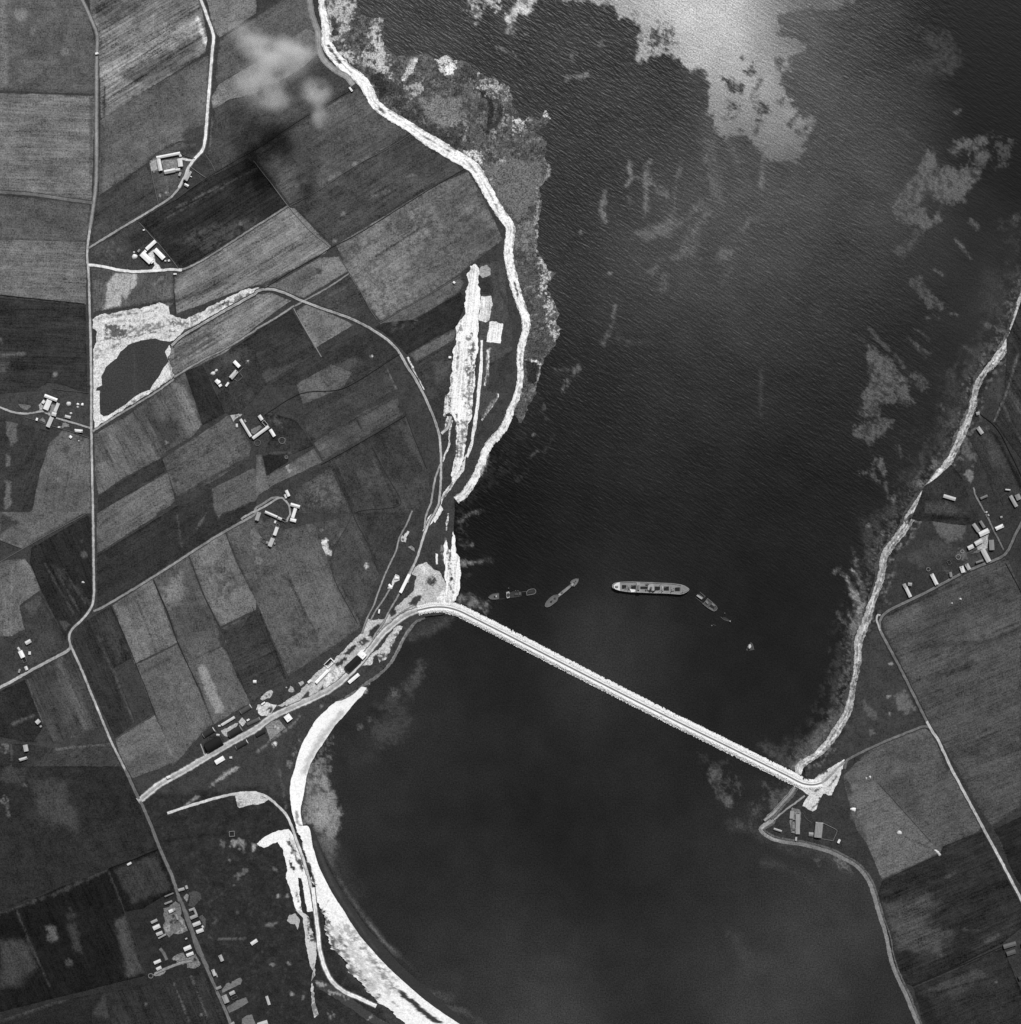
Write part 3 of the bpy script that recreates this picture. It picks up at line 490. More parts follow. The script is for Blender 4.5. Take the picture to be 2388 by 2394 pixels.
# ---- the rocky foreshore on the west side (drying rock, weed and shingle)
fore = offset(beachW, -hwW * .2)
fore_pts = [q for q in fore if q[1] < 960] + P('12: 60,1250 120,1110 170,1040 180,960 210,830 240,770 300,690 340,600 360,540 320,500 340,430 290,300 250,220 320,130 260,100 220,0 02: 180,1927 190,1700 210,1560 200,1400 280,1330 290,1260 240,1200 250,1050 170,1000 240,950 290,890 240,830 200,900 130,870 60,900 0,780 01: 1900,650 1800,590 1700,570 1600,480 1510,460 1430,420 1360,440 1230,400 1170,430 1040,420 960,340 960,130 880,140 800,120 750,0 750,-130')
fore_inks = [('p', fore_pts, 136, 0, 8, 0, 10, .6, .68, 9), ('p', fore_pts, 62, 0, 8, 0, 10, .7, .62, 12), ('p', fore_pts, 62, 0, 14, 6, 8, .5, .7, 4), poly('01: 540,-60 760,-60 740,120 640,300 540,330', 170, 10, 12, 14, 1, .3, 12), poly('01: 560,120 610,120 620,260 560,300', 66, 4, 6, 9), poly('01: 860,180 930,140 960,400 1040,600 900,560 740,440 840,340', 178, 8, 12, 12, 1, .34, 10), poly('01: 650,350 750,400 720,480 620,400', 180, 5, 9, 9, 1, .35),
    poly('01: 1180,430 1220,430 1180,520 1120,610 1085,610', 196, 3, 4, 9), poly('01: 1340,430 1420,420 1510,470 1460,560 1380,540', 200, 3, 8, 10, 1, .4, 8), poly('01: 1410,490 1475,480 1470,560 1420,555', 240, 2, 4, 8), poly('01: 1090,660 1260,600 1200,760 1100,740', 160, 5, 10, 8, 1, .42), poly('01: 830,530 960,560 980,700 930,740 880,640', 54, 4, 6, 9), poly('01: 960,600 1090,620 1080,700 1000,700', 66, 8, 6, 10),
    line('01: 1060,800 1240,930 1430,1050 1560,1100', 34, 62, 6, 12, 9, 1, .34, 8), line('01: 540,350 640,440 760,520', 9, 66, 3, 6, 8, .8, .4), poly('01: 1230,740 1520,740 1540,900 1400,960 1260,860', 124, 14, 8, 16, .9), line('01: 1705,700 1770,790 1760,880 1740,980', 12, 52, 3, 4, 9), line('01: 1835,830 1790,960', 13, 58, 4, 5, 9), line('01: 1660,660 1700,710', 4, 44, 2, 2, 7),
    poly('01: 1560,1140 1680,1140 1720,1240 1640,1220', 210, 5, 8, 9, 1, .3), line('01: 1830,1210 1790,1370', 15, 176, 6, 7, 8, 1, .35), poly('01: 1520,960 1640,930 1740,1100 1560,1100', 88, 6, 12, 8, 1, .42, 7), poly('01: 1680,560 1900,640 1900,760 1780,720 1640,640', 170, 4, 12, 7, 1, .5, 6), line('01: 1860,760 1880,900 1780,1020', 10, 160, 4, 8, 7, .9, .48, 6), line('01: 1580,850 1560,1050', 8, 150, 4, 8, 7, .8, .45, 6), poly('01: 1470,900 1520,900 1510,960 1460,940', 150, 5, 8, 8, .8, .45),
    poly('01: 1700,1240 02: 0,1200 200,1220 240,1380 180,1500 60,1600 01: 1860,1560', 108, 14, 6, 16, .9), poly('02: 0,880 130,880 60,1000 0,1000', 196, 4, 9, 7, 1, .46, 6), spot('02: 240,830', 5, 220, 2, 4, 6, 1, .3), line('02: 240,860 290,890', 6, 200, 2, 4, 6, 1, .35), line('02: 250,1200 270,1290 240,1360 180,1410', 5, 150, 3, 5, 6, .9, .45), line('02: 190,1450 180,1700 180,1900', 7, 160, 3, 5, 6, .9, .46),
    poly('02: 60,1700 130,1640 180,1800 130,1927 40,1860', 120, 8, 10, 9, .9, .42), poly('12: 180,-40 260,60 300,180 240,220 300,320 345,430 330,500 350,560 310,620 280,560 250,440 200,260 200,120', 186, 4, 10, 7, 1, .48, 6), poly('12: 60,60 180,40 190,180 90,240', 84, 8, 10, 9, .9, .4), poly('12: 150,300 240,300 230,470 160,470', 80, 8, 10, 9, .9, .4), poly('12: 130,620 240,590 230,740 130,760 100,690', 76, 6, 5, 10), line('12: 100,780 180,790 215,810', 4, 210, 2, 3, 6, 1, .3), line('12: 210,830 180,950 160,1040', 4, 160, 2, 4, 6, .9, .45), poly('12: 100,790 200,800 170,960 110,960', 50, 4, 4, 8), line('12: 150,1080 80,1220', 5, 120, 3, 4, 6, .8, .45), poly('12: 20,1100 110,1080 60,1230 0,1250', 84, 5, 8, 7, .9, .4)]
sheet('foreshore', fore_pts, .12, 92, fore_inks, sp=2.0, amp=3.6, step=3, es=8, st=.03, med=.3, fine=.36, mot=.35, msc=4.0, mg=.66, label='drying rock, weed and shingle below the white beach')
fe = [q for q in offset(beachE, -hwE * .2)]
sheet('foreshore', fe[:len(fe) - 20] + offset(fe, -9 - 7 * (fbm(np.array(fe)[:, 0], np.array(fe)[:, 1], 26, 4, 8) + .3))[:len(fe) - 20][::-1], .10, 74, [poly('13: 1500,1150 1560,1180 1440,1420 1350,1440', 100, 5, 9, 7, 1, .45), poly('13: 1700,640 1800,560 1860,600 1740,720', 110, 5, 8, 7, 1, .4), line('13: 1650,830 1720,770', 7, 34, 3, 3, 7)], sp=2.6, amp=2.0, step=3, st=.03, fine=.3, med=.3, mot=.4, msc=4.0, mg=.66, label='narrow weedy foreshore along the east beach')

# ---- beaches
BE_EXTRA = [('l', beachE, 130, 40, 4, 0, 10, .7, .64, 6), ('l', offset(beachE, 1.5), 224, 4, 3, 2, 9, .8, .42, 16), ('l', offset(beachE, -4), 206, 3, 3, 2, 9, .8, .45, 16), ('l', offset(beachE, hwE * .45), 84, 2.5, 2, 2, 8, .8, .45, 12), ('l', offset(beachE, -hwE * .2), 96, 2, 2, 2, 8, .8, .5, 12)]
crack = [('l', offset(beachW, hwW * .15), 150, 2, 2, 1.5, 8, .8, .52, 14), ('l', offset(beachW, -hwW * .4), 176, 2, 2, 1.5, 8, .8, .5, 14), ('l', offset(beachW, hwW * .85), 120, 4, 3, 2, 8, .8, .5, 10), ('l', offset(beachW, -hwW * .95), 130, 3, 3, 2, 8, .7, .48, 10), line('01: 540,350 570,390 630,470', 6, 84, 2, 3, 6), line('01: 900,790 960,850', 7, 92, 2, 3, 6, 1, .3), line('01: 1230,1010 1320,1060 1450,1140', 3, 96, 2, 2, 6, .8, .35), line('01: 1600,1230 1680,1330 1760,1470 1820,1600', 4, 120, 2, 3, 6, .8, .46, 6), line('12: 10,200 40,300', 4, 80, 2, 2, 6), line('12: 70,680 52,760 60,860', 3, 96, 2, 2, 6, .9, .3), line('01: 640,480 740,570', 2, 150, 2, 2, 6)]
loft('beach', offset(beachW, hwW), offset(beachW, -hwW), .14, 2.12, 238, crack, cols=12, jit=1.7, jsc=6, st=.05, ang=-35, med=.12, fine=.16, mot=.30, msc=3.0, mg=.72, label='white shingle beach winding down the west shore')
road('path', '01: 385,-60 400,0 420,120 465,250 468,360 500,440 570,510 620,545 680,580 730,640', 8, 150, z=2.36, verge=3, vg=120, label='pale track behind the beach at the top of the west shore')
loft('beach', offset(beachE, hwE), offset(beachE, -hwE), 2.12, .14, 172, BE_EXTRA + [line('23: 1000,150 930,300 890,420 840,560', 4, 120, 2, 4, 6, .8, .42), line('23: 560,1640 470,1740 400,1800', 5, 228, 4, 4, 8), line('h: 1560,40 1300,260 1060,420 800,560', 12, 226, 6, 3, 8), line('13: 1870,560 1740,760 1620,920', 3, 84, 2, 2, 6, .9), line('13: 1320,1600 1180,1800', 6, 224, 3, 4, 8), line('13: 1870,500 1810,660 1720,800', 5, 212, 3, 3, 7), line('13: 1260,1740 1100,1900', 3, 100, 2, 3, 6, .8, .4)], cols=12, jit=1.7, jsc=6, st=.08, ang=55, med=.18, fine=.18, mot=.38, msc=4.0, mg=.64, label='narrow grey shingle beach down the east shore')
loft('beach', offset(shoreS, 5.5), offset(shoreS, -5.0), 2.10, .14, 138, [line('33: 0,440 60,380 130,300', 8, 150, 3, 3, 7), line('33: -20,460 20,510 100,545', 8, 172, 4, 2, 7)], cols=6, jit=.8, st=.04, med=.12, fine=.16, mot=.15, mg=.8, label='thin grey beach round the south east point')
loft('beach', offset(shoreS, 9.0), offset(shoreS, 6.0), 2.22, 2.16, 96, [], cols=4, jit=1.2, fine=.2, mot=.4, mg=.5, label='dark storm ridge above the south east beach')
nl = smooth(north_lagoon, 3)
loft('beach', nl, offset(nl, 7), 2.10, .12, 122, [line('21: 1130,880 1040,1050 980,1140', 4, 150, 2, 2, 7)], cols=6, jit=1.2, fine=.2, mot=.3, mg=.7, label='grey stony strip below the works on the lagoon')
cres_out = P('21: 830,1310 790,1370 740,1420 650,1530 600,1580 560,1640 500,1730 450,1800 400,1900 31: 378,60 362,160 345,250 330,330 350,440')
loft('beach', smooth(P('21: 790,1300 720,1365 640,1405 595,1415') + crescent_in[1:], 3), smooth(cres_out, 3), 2.12, .14, 246, [line('21: 640,1500 560,1600 470,1720 400,1840 31: 365,30', 13, 176, 14, 3, 9, .8), line('31: 300,330 310,420 340,440', 6, 150, 5, 2, 7), line('21: 540,1560 470,1660 400,1780', 2, 200, 2, 1, 7, .6), spot('21: 415,1595', 2, 90, 2, 1, 6)], cols=14, jit=.6, st=.02, med=.05, fine=.09, label='smooth white crescent beach at the north end of the lagoon')
dune_out = P('31: 350,440 385,440 405,480 425,600 470,745 560,925 660,1085 760,1240 880,1385 1000,1512 1120,1622 1260,1742 1400,1845 1530,1930 1640,2010')
di = [line('31: 470,1120 520,1300 600,1400 690,1500 780,1620 880,1740', 26, 74, 4, 9, 9, .9, .52, 8), line('31: 500,1120 560,1280 640,1360', 20, 96, 4, 8, 7, .8, .55, 6), line('31: 650,1200 760,1330 900,1480 1020,1600', 34, 150, 8, 9, 10, .7, .55, 7), line('31: 330,560 390,740 440,880', 6, 60, 3, 3, 8), poly('31: 1050,1660 1110,1690 1250,1810 1400,1915 1350,1930 1200,1815 1100,1725', 58, 3, 3, 9), line('31: 540,1000 480,1080', 3, 130, 3, 3, 7, .5), spot('31: 510,1080', 3, 66, 2, 2, 6), spot('31: 545,1160', 4, 92, 2, 3, 6), poly('31: 540,1180 680,1220 800,1400 960,1560 1060,1700 960,1740 800,1600 650,1440', 176, 20, 10, 14, .6, .42, 12), line('31: 720,1280 860,1430 960,1560 1030,1640', 9, 122, 4, 7, 8, .8, .5, 8), line('31: 620,1280 670,1340', 8, 108, 4, 6, 7, .8, .42), line('31: 640,1340 720,1500 840,1640', 14, 130, 6, 9, 8, .7, .5, 8), spot('31: 815,1595', 3, 92, 2, 3, 6), line('31: 1020,1760 1060,1790', 4, 120, 3, 3, 7), spot('31: 860,1640', 14, 178, 8, 5, 9, .6)]
loft('beach', smooth(dune_in, 3), smooth(dune_out, 3), 2.15, .14, 234, di, cols=30, jit=(6.5, .6), jsc=16, st=.06, ang=-52, med=.08, fine=.10, mot=.10, msc=5.0, mg=.8, label='broad white sand beach and dune bending along the lagoon')
loft('wet_sand', smooth(dune_out, 3), offset(smooth(dune_out, 3), np.interp(np.linspace(0, 1, len(smooth(dune_out, 3))), [0, .08, .5, .8, 1], [2, 17, 26, 22, 10])), .13, .05, 56, [line('31: 440,560 560,860 700,1090 900,1370', 6, 70, 6, 2, 12)], cols=7, jit=.4, st=.02, med=.08, fine=.10, label='dark wet sand at the foot of the dune beach')
# blown sand and scrapes behind the dune
SC = dict(st=.03, ang=-70, med=.08, fine=.12, mot=.10, msc=3.2, mg=.66)
sheet('sand', P('31: 0,575 15,560 70,515 150,480 240,458 290,525 330,620 370,750 400,870 440,1060 430,1082 385,1080 362,960 340,830 310,830 322,900 332,1010 345,1080 310,1072 290,1050 250,900 220,830 232,740 200,620 160,560 60,600 20,590'), 2.20, 238,
      [line('31: 240,550 290,640 350,770', 7, 70, 3, 4, 7, .95, .3), line('31: 245,700 275,760', 6, 60, 2, 4, 7), line('31: 290,900 330,1060', 4, 110, 2, 4, 7, .9, .4), spot('31: 265,640', 3, 70, 2, 2, 6), spot('31: 300,680', 3, 130, 2, 3, 6), poly('31: 240,500 300,560 340,680 280,640', 190, 6, 7, 8, .8, .4)], sp=2.4, amp=1.6, step=3, label='white blown sand with dark grass tongues behind the dune', **SC)
sheet('sand', P('31: 290,1065 350,1085 400,1120 410,1190 450,1320 455,1400 440,1470 440,1560 420,1600 435,1740 470,1850 440,1880 415,1800 410,1640 425,1520 395,1470 370,1310 352,1130'), 2.22, 200, [poly('31: 390,1130 440,1150 445,1320 400,1310', 70, 3, 5, 7, .95, .3), line('31: 430,1480 430,1600', 8, 110, 4, 5, 7, .8, .4), poly('31: 420,1580 470,1600 470,1860 410,1860', 120, 5, 8, 6, .9, .42)], sp=2.4, amp=1.8, step=3, label='ragged strip of sand running down behind the dune', **SC)
sheet('sand', P('31: 230,1150 250,1105 290,1095 325,1140 310,1215 290,1170 255,1170'), 2.2, 170, [], sp=3, amp=1.5, step=3, label='small grey sand scrape beside the moor', **SC)
sheet('sand', P('31: 440,1590 500,1600 600,1650 680,1700 800,1800 880,1850 1000,1927 880,1930 780,1860 640,1760 520,1690 460,1650'), 2.19, 66, [line('31: 440,1600 560,1680 690,1730', 9, 150, 3, 8, 6, .9, .45), line('31: 880,1860 960,1900', 9, 110, 4, 7, 7, .8, .4), line('31: 860,1870 830,1900', 5, 150, 3, 4, 6)], sp=3, amp=2, step=3, label='mottled dune grass with sand showing through', **SC)
road('path', '31: 425,900 445,1080 462,1220 478,1370 520,1515 580,1615 670,1685 790,1738 900,1790', 8, 236, verge=2.5, vg=90, z=2.42, label='white track curving along the back of the dune')
# ================================================================ FIELDS
_fz = [2.02]
def F(s, g, st=.12, ang=30, inks=(), **kw):
    _fz[0] += .002
    k = dict(med=.19, fine=.25); k.update(kw); g = (76 + (g - 76) * 1.30) * 1.02; k['fine'] = max(k['fine'], .25); n_ = int(_fz[0] * 1e4)
    if P(s)[0][1] > 1780 and P(s)[0][0] < 900: g *= .86  # lower-left corner falloff painted into the field tone
    pts = P(s)
    edge = ('l', pts + [pts[0]], g * .74, 5, 4, 3, 8, .8, .46, 22)
    tone = lambda x, y: g * (1 + .14 * fbm(x, y, 80, 3, n_) + .10 * fbm(x, y, 22, 3, n_ + 5))
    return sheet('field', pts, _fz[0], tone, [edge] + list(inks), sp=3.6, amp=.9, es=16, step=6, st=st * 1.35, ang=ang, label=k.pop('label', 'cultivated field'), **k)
# west of the straight road
F('o: -20,-20 152,-20 180,78 181,178 -20,170', 86, .10, -2, [spot('00: 160,110', 16, 122, 22, 4), spot('00: 250,240', 8, 116, 12, 4), spot('00: 490,390', 10, 108, 10, 3), spot('00: 230,520', 26, 98, 26, 6), poly('00: 0,0 40,0 70,600 0,700', 112, 14, 4), line('00: 0,680 720,690', 7, 78, 6, 1)])
F('o: -20,175 180,182 174,378 -20,358', 100, .22, -3, [line('00: 150,790 660,760', 12, 118, 12, 2), line('00: 0,840 500,850', 6, 116, 6, 2), line('00: 690,760 690,1300', 8, 88, 8, 1), line('00: 0,1300 420,1370', 10, 114, 14, 2)])
F('o: -20,368 171,384 166,457 -20,452', 84, .12, -3, [line('00: 130,1610 250,1530', 2, 100, 2, 0)])
F('o: -20,452 166,457 163,575 -20,557', 98, .22, -3, [line('10: 0,330 640,360', 10, 108, 12, 2), line('10: 330,240 470,180', 12, 112, 12, 3), line('00: 0,1790 620,1830', 8, 108, 12, 2)])
F('o: -20,560 162,577 166,745 125,728 90,722 68,738 -20,745', 57, .26, -2, [spot('10: 420,885', 6, 112, 3, 1), line('10: 20,740 180,730', 9, 88, 8, 2), poly('10: 0,780 70,800 40,860 0,870', 96, 14, 4), line('10: 20,640 0,620', 8, 84, 6, 2), line('10: 0,1000 660,1020', 8, 52, 6, 2)])
F('10: -60,1210 120,1250 370,1310 350,1420 300,1700 250,1927 20: 40,60 -60,60', 60, .12, 65, [poly('10: 50,1200 140,1240 130,1380 90,1430 50,1330', 92, 3, 3), line('10: 65,1500 65,1570', 7, 96, 3, 2), poly('10: 45,1680 80,1690 90,1850 40,1900', 100, 4, 3)])
F('10: 375,1400 480,1300 675,1370 700,1927 640,1927 20: 620,5 180,258 30,170 10: 250,1900 300,1640', 90, .12, 80, [spot('10: 445,1680', 7, 112, 3, 2), spot('10: 500,1450', 9, 76, 10, 4), spot('10: 590,1380', 4, 60, 4, 2)], med=.24)
F('20: 240,260 660,15 690,40 695,660 680,715 610,800 540,850 508,905 500,960 425,800 310,570 230,370', 50, .20, -65, [line('20: 420,400 700,700', 10, 66, 10, 4, 12, .7), spot('20: 620,210', 4, 74, 4, 2), spot('20: 635,310', 8, 76, 5, 2), line('20: 340,380 560,760', 3, 70, 3, 2), line('20: 430,440 600,740', 3, 74, 3, 2), line('20: 480,420 650,680', 3, 70, 3, 2), poly('20: 450,800 530,830 500,900', 72, 4, 3)])
F('20: -60,390 0,360 150,345 190,340 235,400 310,575 150,690 160,760 190,870 90,920 -60,930', 90, .10, 65, [poly('20: 150,350 220,350 240,440 170,440', 112, 3, 1), line('20: 90,400 90,1200', 4, 116, 4, 2), spot('20: 50,900', 10, 120, 8, 4, 10, .8), line('20: 40,640 50,820', 8, 116, 6, 4), line('20: 150,700 180,860', 7, 110, 5, 4, 9, .8)], med=.26)
F('20: 165,700 300,605 340,680 430,820 500,960 480,1020 430,1060 250,1160 110,1130 95,960 195,870', 64, .12, -65, [poly('20: 170,690 300,610 340,640 250,760', 76, 8, 3), line('20: 400,800 480,960', 8, 50, 6, 1)])
F('20: -60,-10 630,-10 175,262 10,200 -60,180', 88, .10, 30, [line('20: 0,190 170,260', 3, 110, 3, 2), line('20: 50,0 40,180', 6, 108, 5, 3), poly('20: 0,0 40,0 150,70 0,170', 62, 12, 3)])
F('20: -60,1370 190,1245 330,1600 250,1720 0,1680 -60,1700', 52, .12, -65, [line('20: 100,1580 250,1520', 7, 80, 6, 2)])
F('20: 200,1235 420,1110 520,1030 545,1040 640,1255 780,1600 700,1640 520,1690 400,1730 330,1600', 66, .24, -66, [poly('20: 400,1120 470,1080 700,1600 620,1650', 88, 18, 3), poly('20: 470,1120 520,1060 560,1120 520,1180', 62, 8, 2), line('20: 205,1260 320,1580', 5, 86, 4, 2), line('20: 500,1700 760,1630', 3, 92, 3, 1)])
F('20: 400,1760 560,1740 835,1720 925,1927 930,2000 250,2000 280,1927', 66, .14, 40, [line('20: 420,1770 830,1730', 4, 100, 3, 1), line('20: 410,1740 600,1690', 3, 46, 4, 1)])
F('20: -60,1720 250,1740 380,1760 270,1900 -60,1990', 56, .1, 30, [spot('20: 0,1700', 6, 110, 4, 3, 7, .9, .3), spot('20: 40,1760', 13, 98, 6, 5, 8, .9, .4), line('20: 90,1500 90,1900', 3, 80, 3, 2)])
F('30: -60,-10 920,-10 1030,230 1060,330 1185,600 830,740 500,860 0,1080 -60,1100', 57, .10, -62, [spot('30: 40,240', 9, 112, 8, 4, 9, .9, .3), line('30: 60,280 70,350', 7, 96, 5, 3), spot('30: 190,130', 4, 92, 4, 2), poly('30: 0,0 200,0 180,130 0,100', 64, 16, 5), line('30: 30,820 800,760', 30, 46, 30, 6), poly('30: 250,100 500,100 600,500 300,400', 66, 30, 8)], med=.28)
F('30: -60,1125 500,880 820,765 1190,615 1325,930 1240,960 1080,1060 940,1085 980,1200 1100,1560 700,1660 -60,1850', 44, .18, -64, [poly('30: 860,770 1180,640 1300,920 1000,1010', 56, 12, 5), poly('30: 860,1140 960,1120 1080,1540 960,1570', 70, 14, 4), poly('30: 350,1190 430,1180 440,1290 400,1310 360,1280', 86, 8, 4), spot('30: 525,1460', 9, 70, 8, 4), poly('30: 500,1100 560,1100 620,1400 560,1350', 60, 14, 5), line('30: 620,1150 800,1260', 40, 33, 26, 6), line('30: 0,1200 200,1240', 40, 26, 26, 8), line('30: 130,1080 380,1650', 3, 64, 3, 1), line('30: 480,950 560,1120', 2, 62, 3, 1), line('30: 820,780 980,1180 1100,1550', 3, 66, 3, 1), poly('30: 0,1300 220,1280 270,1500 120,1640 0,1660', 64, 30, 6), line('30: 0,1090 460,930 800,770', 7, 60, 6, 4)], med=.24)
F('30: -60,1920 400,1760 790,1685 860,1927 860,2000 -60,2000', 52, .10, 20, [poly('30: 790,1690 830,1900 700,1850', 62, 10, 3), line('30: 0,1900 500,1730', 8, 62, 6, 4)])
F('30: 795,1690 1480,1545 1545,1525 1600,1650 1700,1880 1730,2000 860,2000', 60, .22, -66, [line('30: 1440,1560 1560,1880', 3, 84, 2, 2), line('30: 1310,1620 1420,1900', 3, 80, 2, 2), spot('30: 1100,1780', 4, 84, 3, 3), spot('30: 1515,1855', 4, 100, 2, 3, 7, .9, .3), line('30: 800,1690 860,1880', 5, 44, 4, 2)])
# between the straight road and the west shore, from the north
F('00: 660,-60 1490,-60 1530,120 1560,300 1545,400 1150,650 795,880 760,890 745,270 690,110', 104, .42, 31, [poly('00: 780,540 1300,200 1500,150 1560,340 1450,320 900,640 820,760', 146, 30, 12, 14, .8), line('00: 1490,150 1550,330', 10, 200, 6, 3), poly('00: 690,0 1100,0 900,160 760,180', 86, 24, 8), poly('00: 900,560 1500,260 1480,440 1100,640', 84, 18, 8, 12, .8), poly('00: 760,230 900,180 1100,300 800,420', 130, 22, 8, 12, .7), line('00: 790,650 785,880', 5, 66, 3, 1), line('00: 1010,730 1090,760', 10, 66, 6, 3)], med=.34, mot=.4, mg=.72, msc=9)
F('00: 760,905 1100,680 1545,425 1570,420 1562,740 1545,930 1500,1060 1350,1060 1170,1150 1110,1225 745,1470', 88, .10, 31, [poly('00: 1350,1000 1540,930 1520,1090 1400,1060', 66, 10, 3), line('00: 780,960 760,1460', 8, 80, 8, 2)], med=.24)
F('00: 742,1490 1115,1235 1195,1535 690,1850 700,1640', 68, .16, 31, [poly('00: 740,1500 1000,1330 900,1440 760,1540', 58, 8, 3)])
F('00: 1120,1215 1180,1150 1350,1070 1500,1080 1530,1140 1450,1200 1390,1330 1300,1470 1195,1530', 76, .06, 31, [poly('00: 1125,1215 1185,1190 1200,1270 1150,1290', 150, 2, 3, 7), line('00: 1240,1300 1270,1470', 3, 110, 2, 1), poly('00: 1240,1210 1340,1200 1350,1270 1240,1280', 150, 3, 4, 6, .9, .3), poly('00: 1390,1220 1540,1330 1400,1420 1390,1330', 84, 6, 4), spot('00: 1200,1470', 4, 150, 3, 3), spot('00: 1255,1450', 4, 140, 3, 3), poly('00: 1300,1130 1520,1080 1520,1150 1380,1170', 64, 5, 4)])
F('00: 1540,-60 1927,-60 1927,100 1650,285 1610,230', 104, .10, 31, [], fine=.2)
F('00: 1655,300 1927,130 01: 10,120 200,0 280,-60 400,-60 430,130 455,220 0,460 00: 1927,465 1640,635 1620,580', 84, .16, 31, [line('01: 400,0 440,200', 10, 120, 8, 3, 12, .7), poly('01: 0,130 240,0 400,0 440,180 0,430', 92, 14, 4, 12, .5)])
F('00: 1640,640 1927,468 01: 0,462 380,215 465,260 470,400 300,560 0,720 00: 1700,790 1600,815 1590,730', 100, .10, 31, [spot('00: 1620,750', 12, 140, 8, 5, 9, .9, .3)])
F('00: 1605,825 1720,750 01: 0,700 300,540 470,420 570,520 640,560 720,640 0,1100 00: 1700,1260 1560,1330 1565,1140 1590,900', 70, .12, 31, [spot('01: 130,1000', 9, 140, 5, 4, 9), line('01: 0,1130 600,760', 5, 60, 4, 2), poly('01: 0,960 420,880 200,1060 0,1100', 62, 20, 6), line('00: 1590,800 1580,1130', 4, 104, 3, 2, 9, .8)])
F('01: 20,1230 0,1130 760,665 810,720 860,800 930,870 1140,1000 520,1400 250,1530', 80, .16, 31, [poly('01: 460,760 620,740 700,860 480,960', 104, 26, 8, 14, .7), line('01: 540,1350 640,1300', 5, 120, 3, 3, 8, .8), line('01: 300,1400 360,1360', 5, 110, 3, 3), spot('01: 735,1235', 6, 120, 4, 4, 8, .9, .2), spot('01: 620,1045', 4, 104, 3, 2), line('01: 700,1250 1150,1020', 3, 100, 3, 3, 9, .8, .3)], med=.26)
F('01: 285,1545 640,1320 1160,1015 1320,1130 1480,1220 1560,1280 1320,1400 900,1650 570,1850 430,1690', 73, .20, 31, [line('01: 860,1480 1000,1440', 4, 108, 4, 4, 9, .8, .3), line('01: 1110,1330 1230,1310', 4, 104, 4, 4, 9, .8, .3), line('01: 700,1780 1320,1400', 12, 58, 10, 4, 14, .8), spot('01: 650,1605', 6, 104, 4, 3), spot('01: 585,1810', 5, 110, 3, 3)], med=.24)
F('01: 600,1840 900,1660 1320,1405 1590,1290 1660,1410 1760,1600 1850,1800 1720,1900 11: 1500,150 1210,330 930,480 860,400 690,120', 94, .16, 31, [poly('01: 1000,1500 1250,1480 1400,1700 11: 1000,300 900,400 700,120 01: 700,1800', 124, 40, 12, 16, .8, .38, 16), poly('01: 1550,1620 1680,1600 1840,1800 1700,1880 1500,1900', 84, 14, 6, 14, .7), line('01: 900,1927 1320,1660', 4, 66, 5, 2), poly('11: 730,200 1000,100 1200,300 930,470', 132, 30, 12, 12, .8, .4, 10), poly('01: 950,1530 1260,1540 1280,1700 1000,1760', 84, 14, 9, 10, .7, .42)], med=.34, mot=.5, msc=5, mg=.72, fine=.24)
F('00: 1040,1660 1300,1510 1550,1350 1860,1190 01: 10,1250 235,1540 0,1690 00: 1540,1927 10: 1440,60 1370,90 1310,80 00: 1250,1900 1180,1800', 52, .30, 31, [line('00: 1330,1560 1927,1270', 4, 84, 4, 2), line('00: 1250,1640 1700,1400', 3, 76, 3, 2), poly('00: 1300,1800 1480,1700 1927,1640 1927,1700 1560,1900', 80, 16, 6, 14, .7, .3), spot('00: 1810,1680', 6, 92, 5, 3), poly('00: 1280,1700 1700,1500 1850,1560 1500,1700 1300,1800', 42, 16, 5)], med=.26)
F('10: 1440,85 1560,20 01: 0,1710 230,1560 290,1570 560,1850 520,1900 11: 80,210 0,215 10: 1880,230 1700,290 1520,360 1330,430 1315,280 1310,150', 106, .34, 31, [poly('10: 1330,400 1900,100 1927,200 1500,380', 126, 16, 5, 12, .7), poly('01: 60,1880 360,1690 440,1800 100,1927', 118, 12, 4), line('11: 60,210 470,0', 7, 62, 5, 2), line('10: 1340,330 1700,200', 8, 80, 8, 4)])
F('00: 690,1870 1030,1660 1060,1680 1170,1820 1260,1927 10: 1380,80 1280,95 1100,105 900,92 690,55', 66, .08, 31, [poly('00: 720,1900 800,1830 900,1800 920,1880 840,1927 10: 780,30', 92, 8, 7, 9, .8, .45), poly('00: 960,1780 1130,1700 1160,1800 1000,1900', 52, 8, 5)], med=.3)
F('10: 692,75 780,90 900,115 1010,130 1300,115 1312,340 1280,380 1200,350 900,395 770,410 700,440', 84, .10, 80, [poly('10: 870,125 1030,120 1025,215 985,250 950,320 920,300 905,370 780,402 800,330 810,200 845,150', 166, 3, 2), line('10: 880,250 910,235', 3, 140, 3, 2), line('10: 1220,160 1160,210', 6, 116, 5, 2), poly('10: 1170,240 1300,200 1300,330 1180,300', 104, 14, 4), line('10: 700,430 1000,380 1300,330', 8, 58, 5, 2), poly('10: 690,80 860,120 800,200 700,160', 78, 6, 3)])
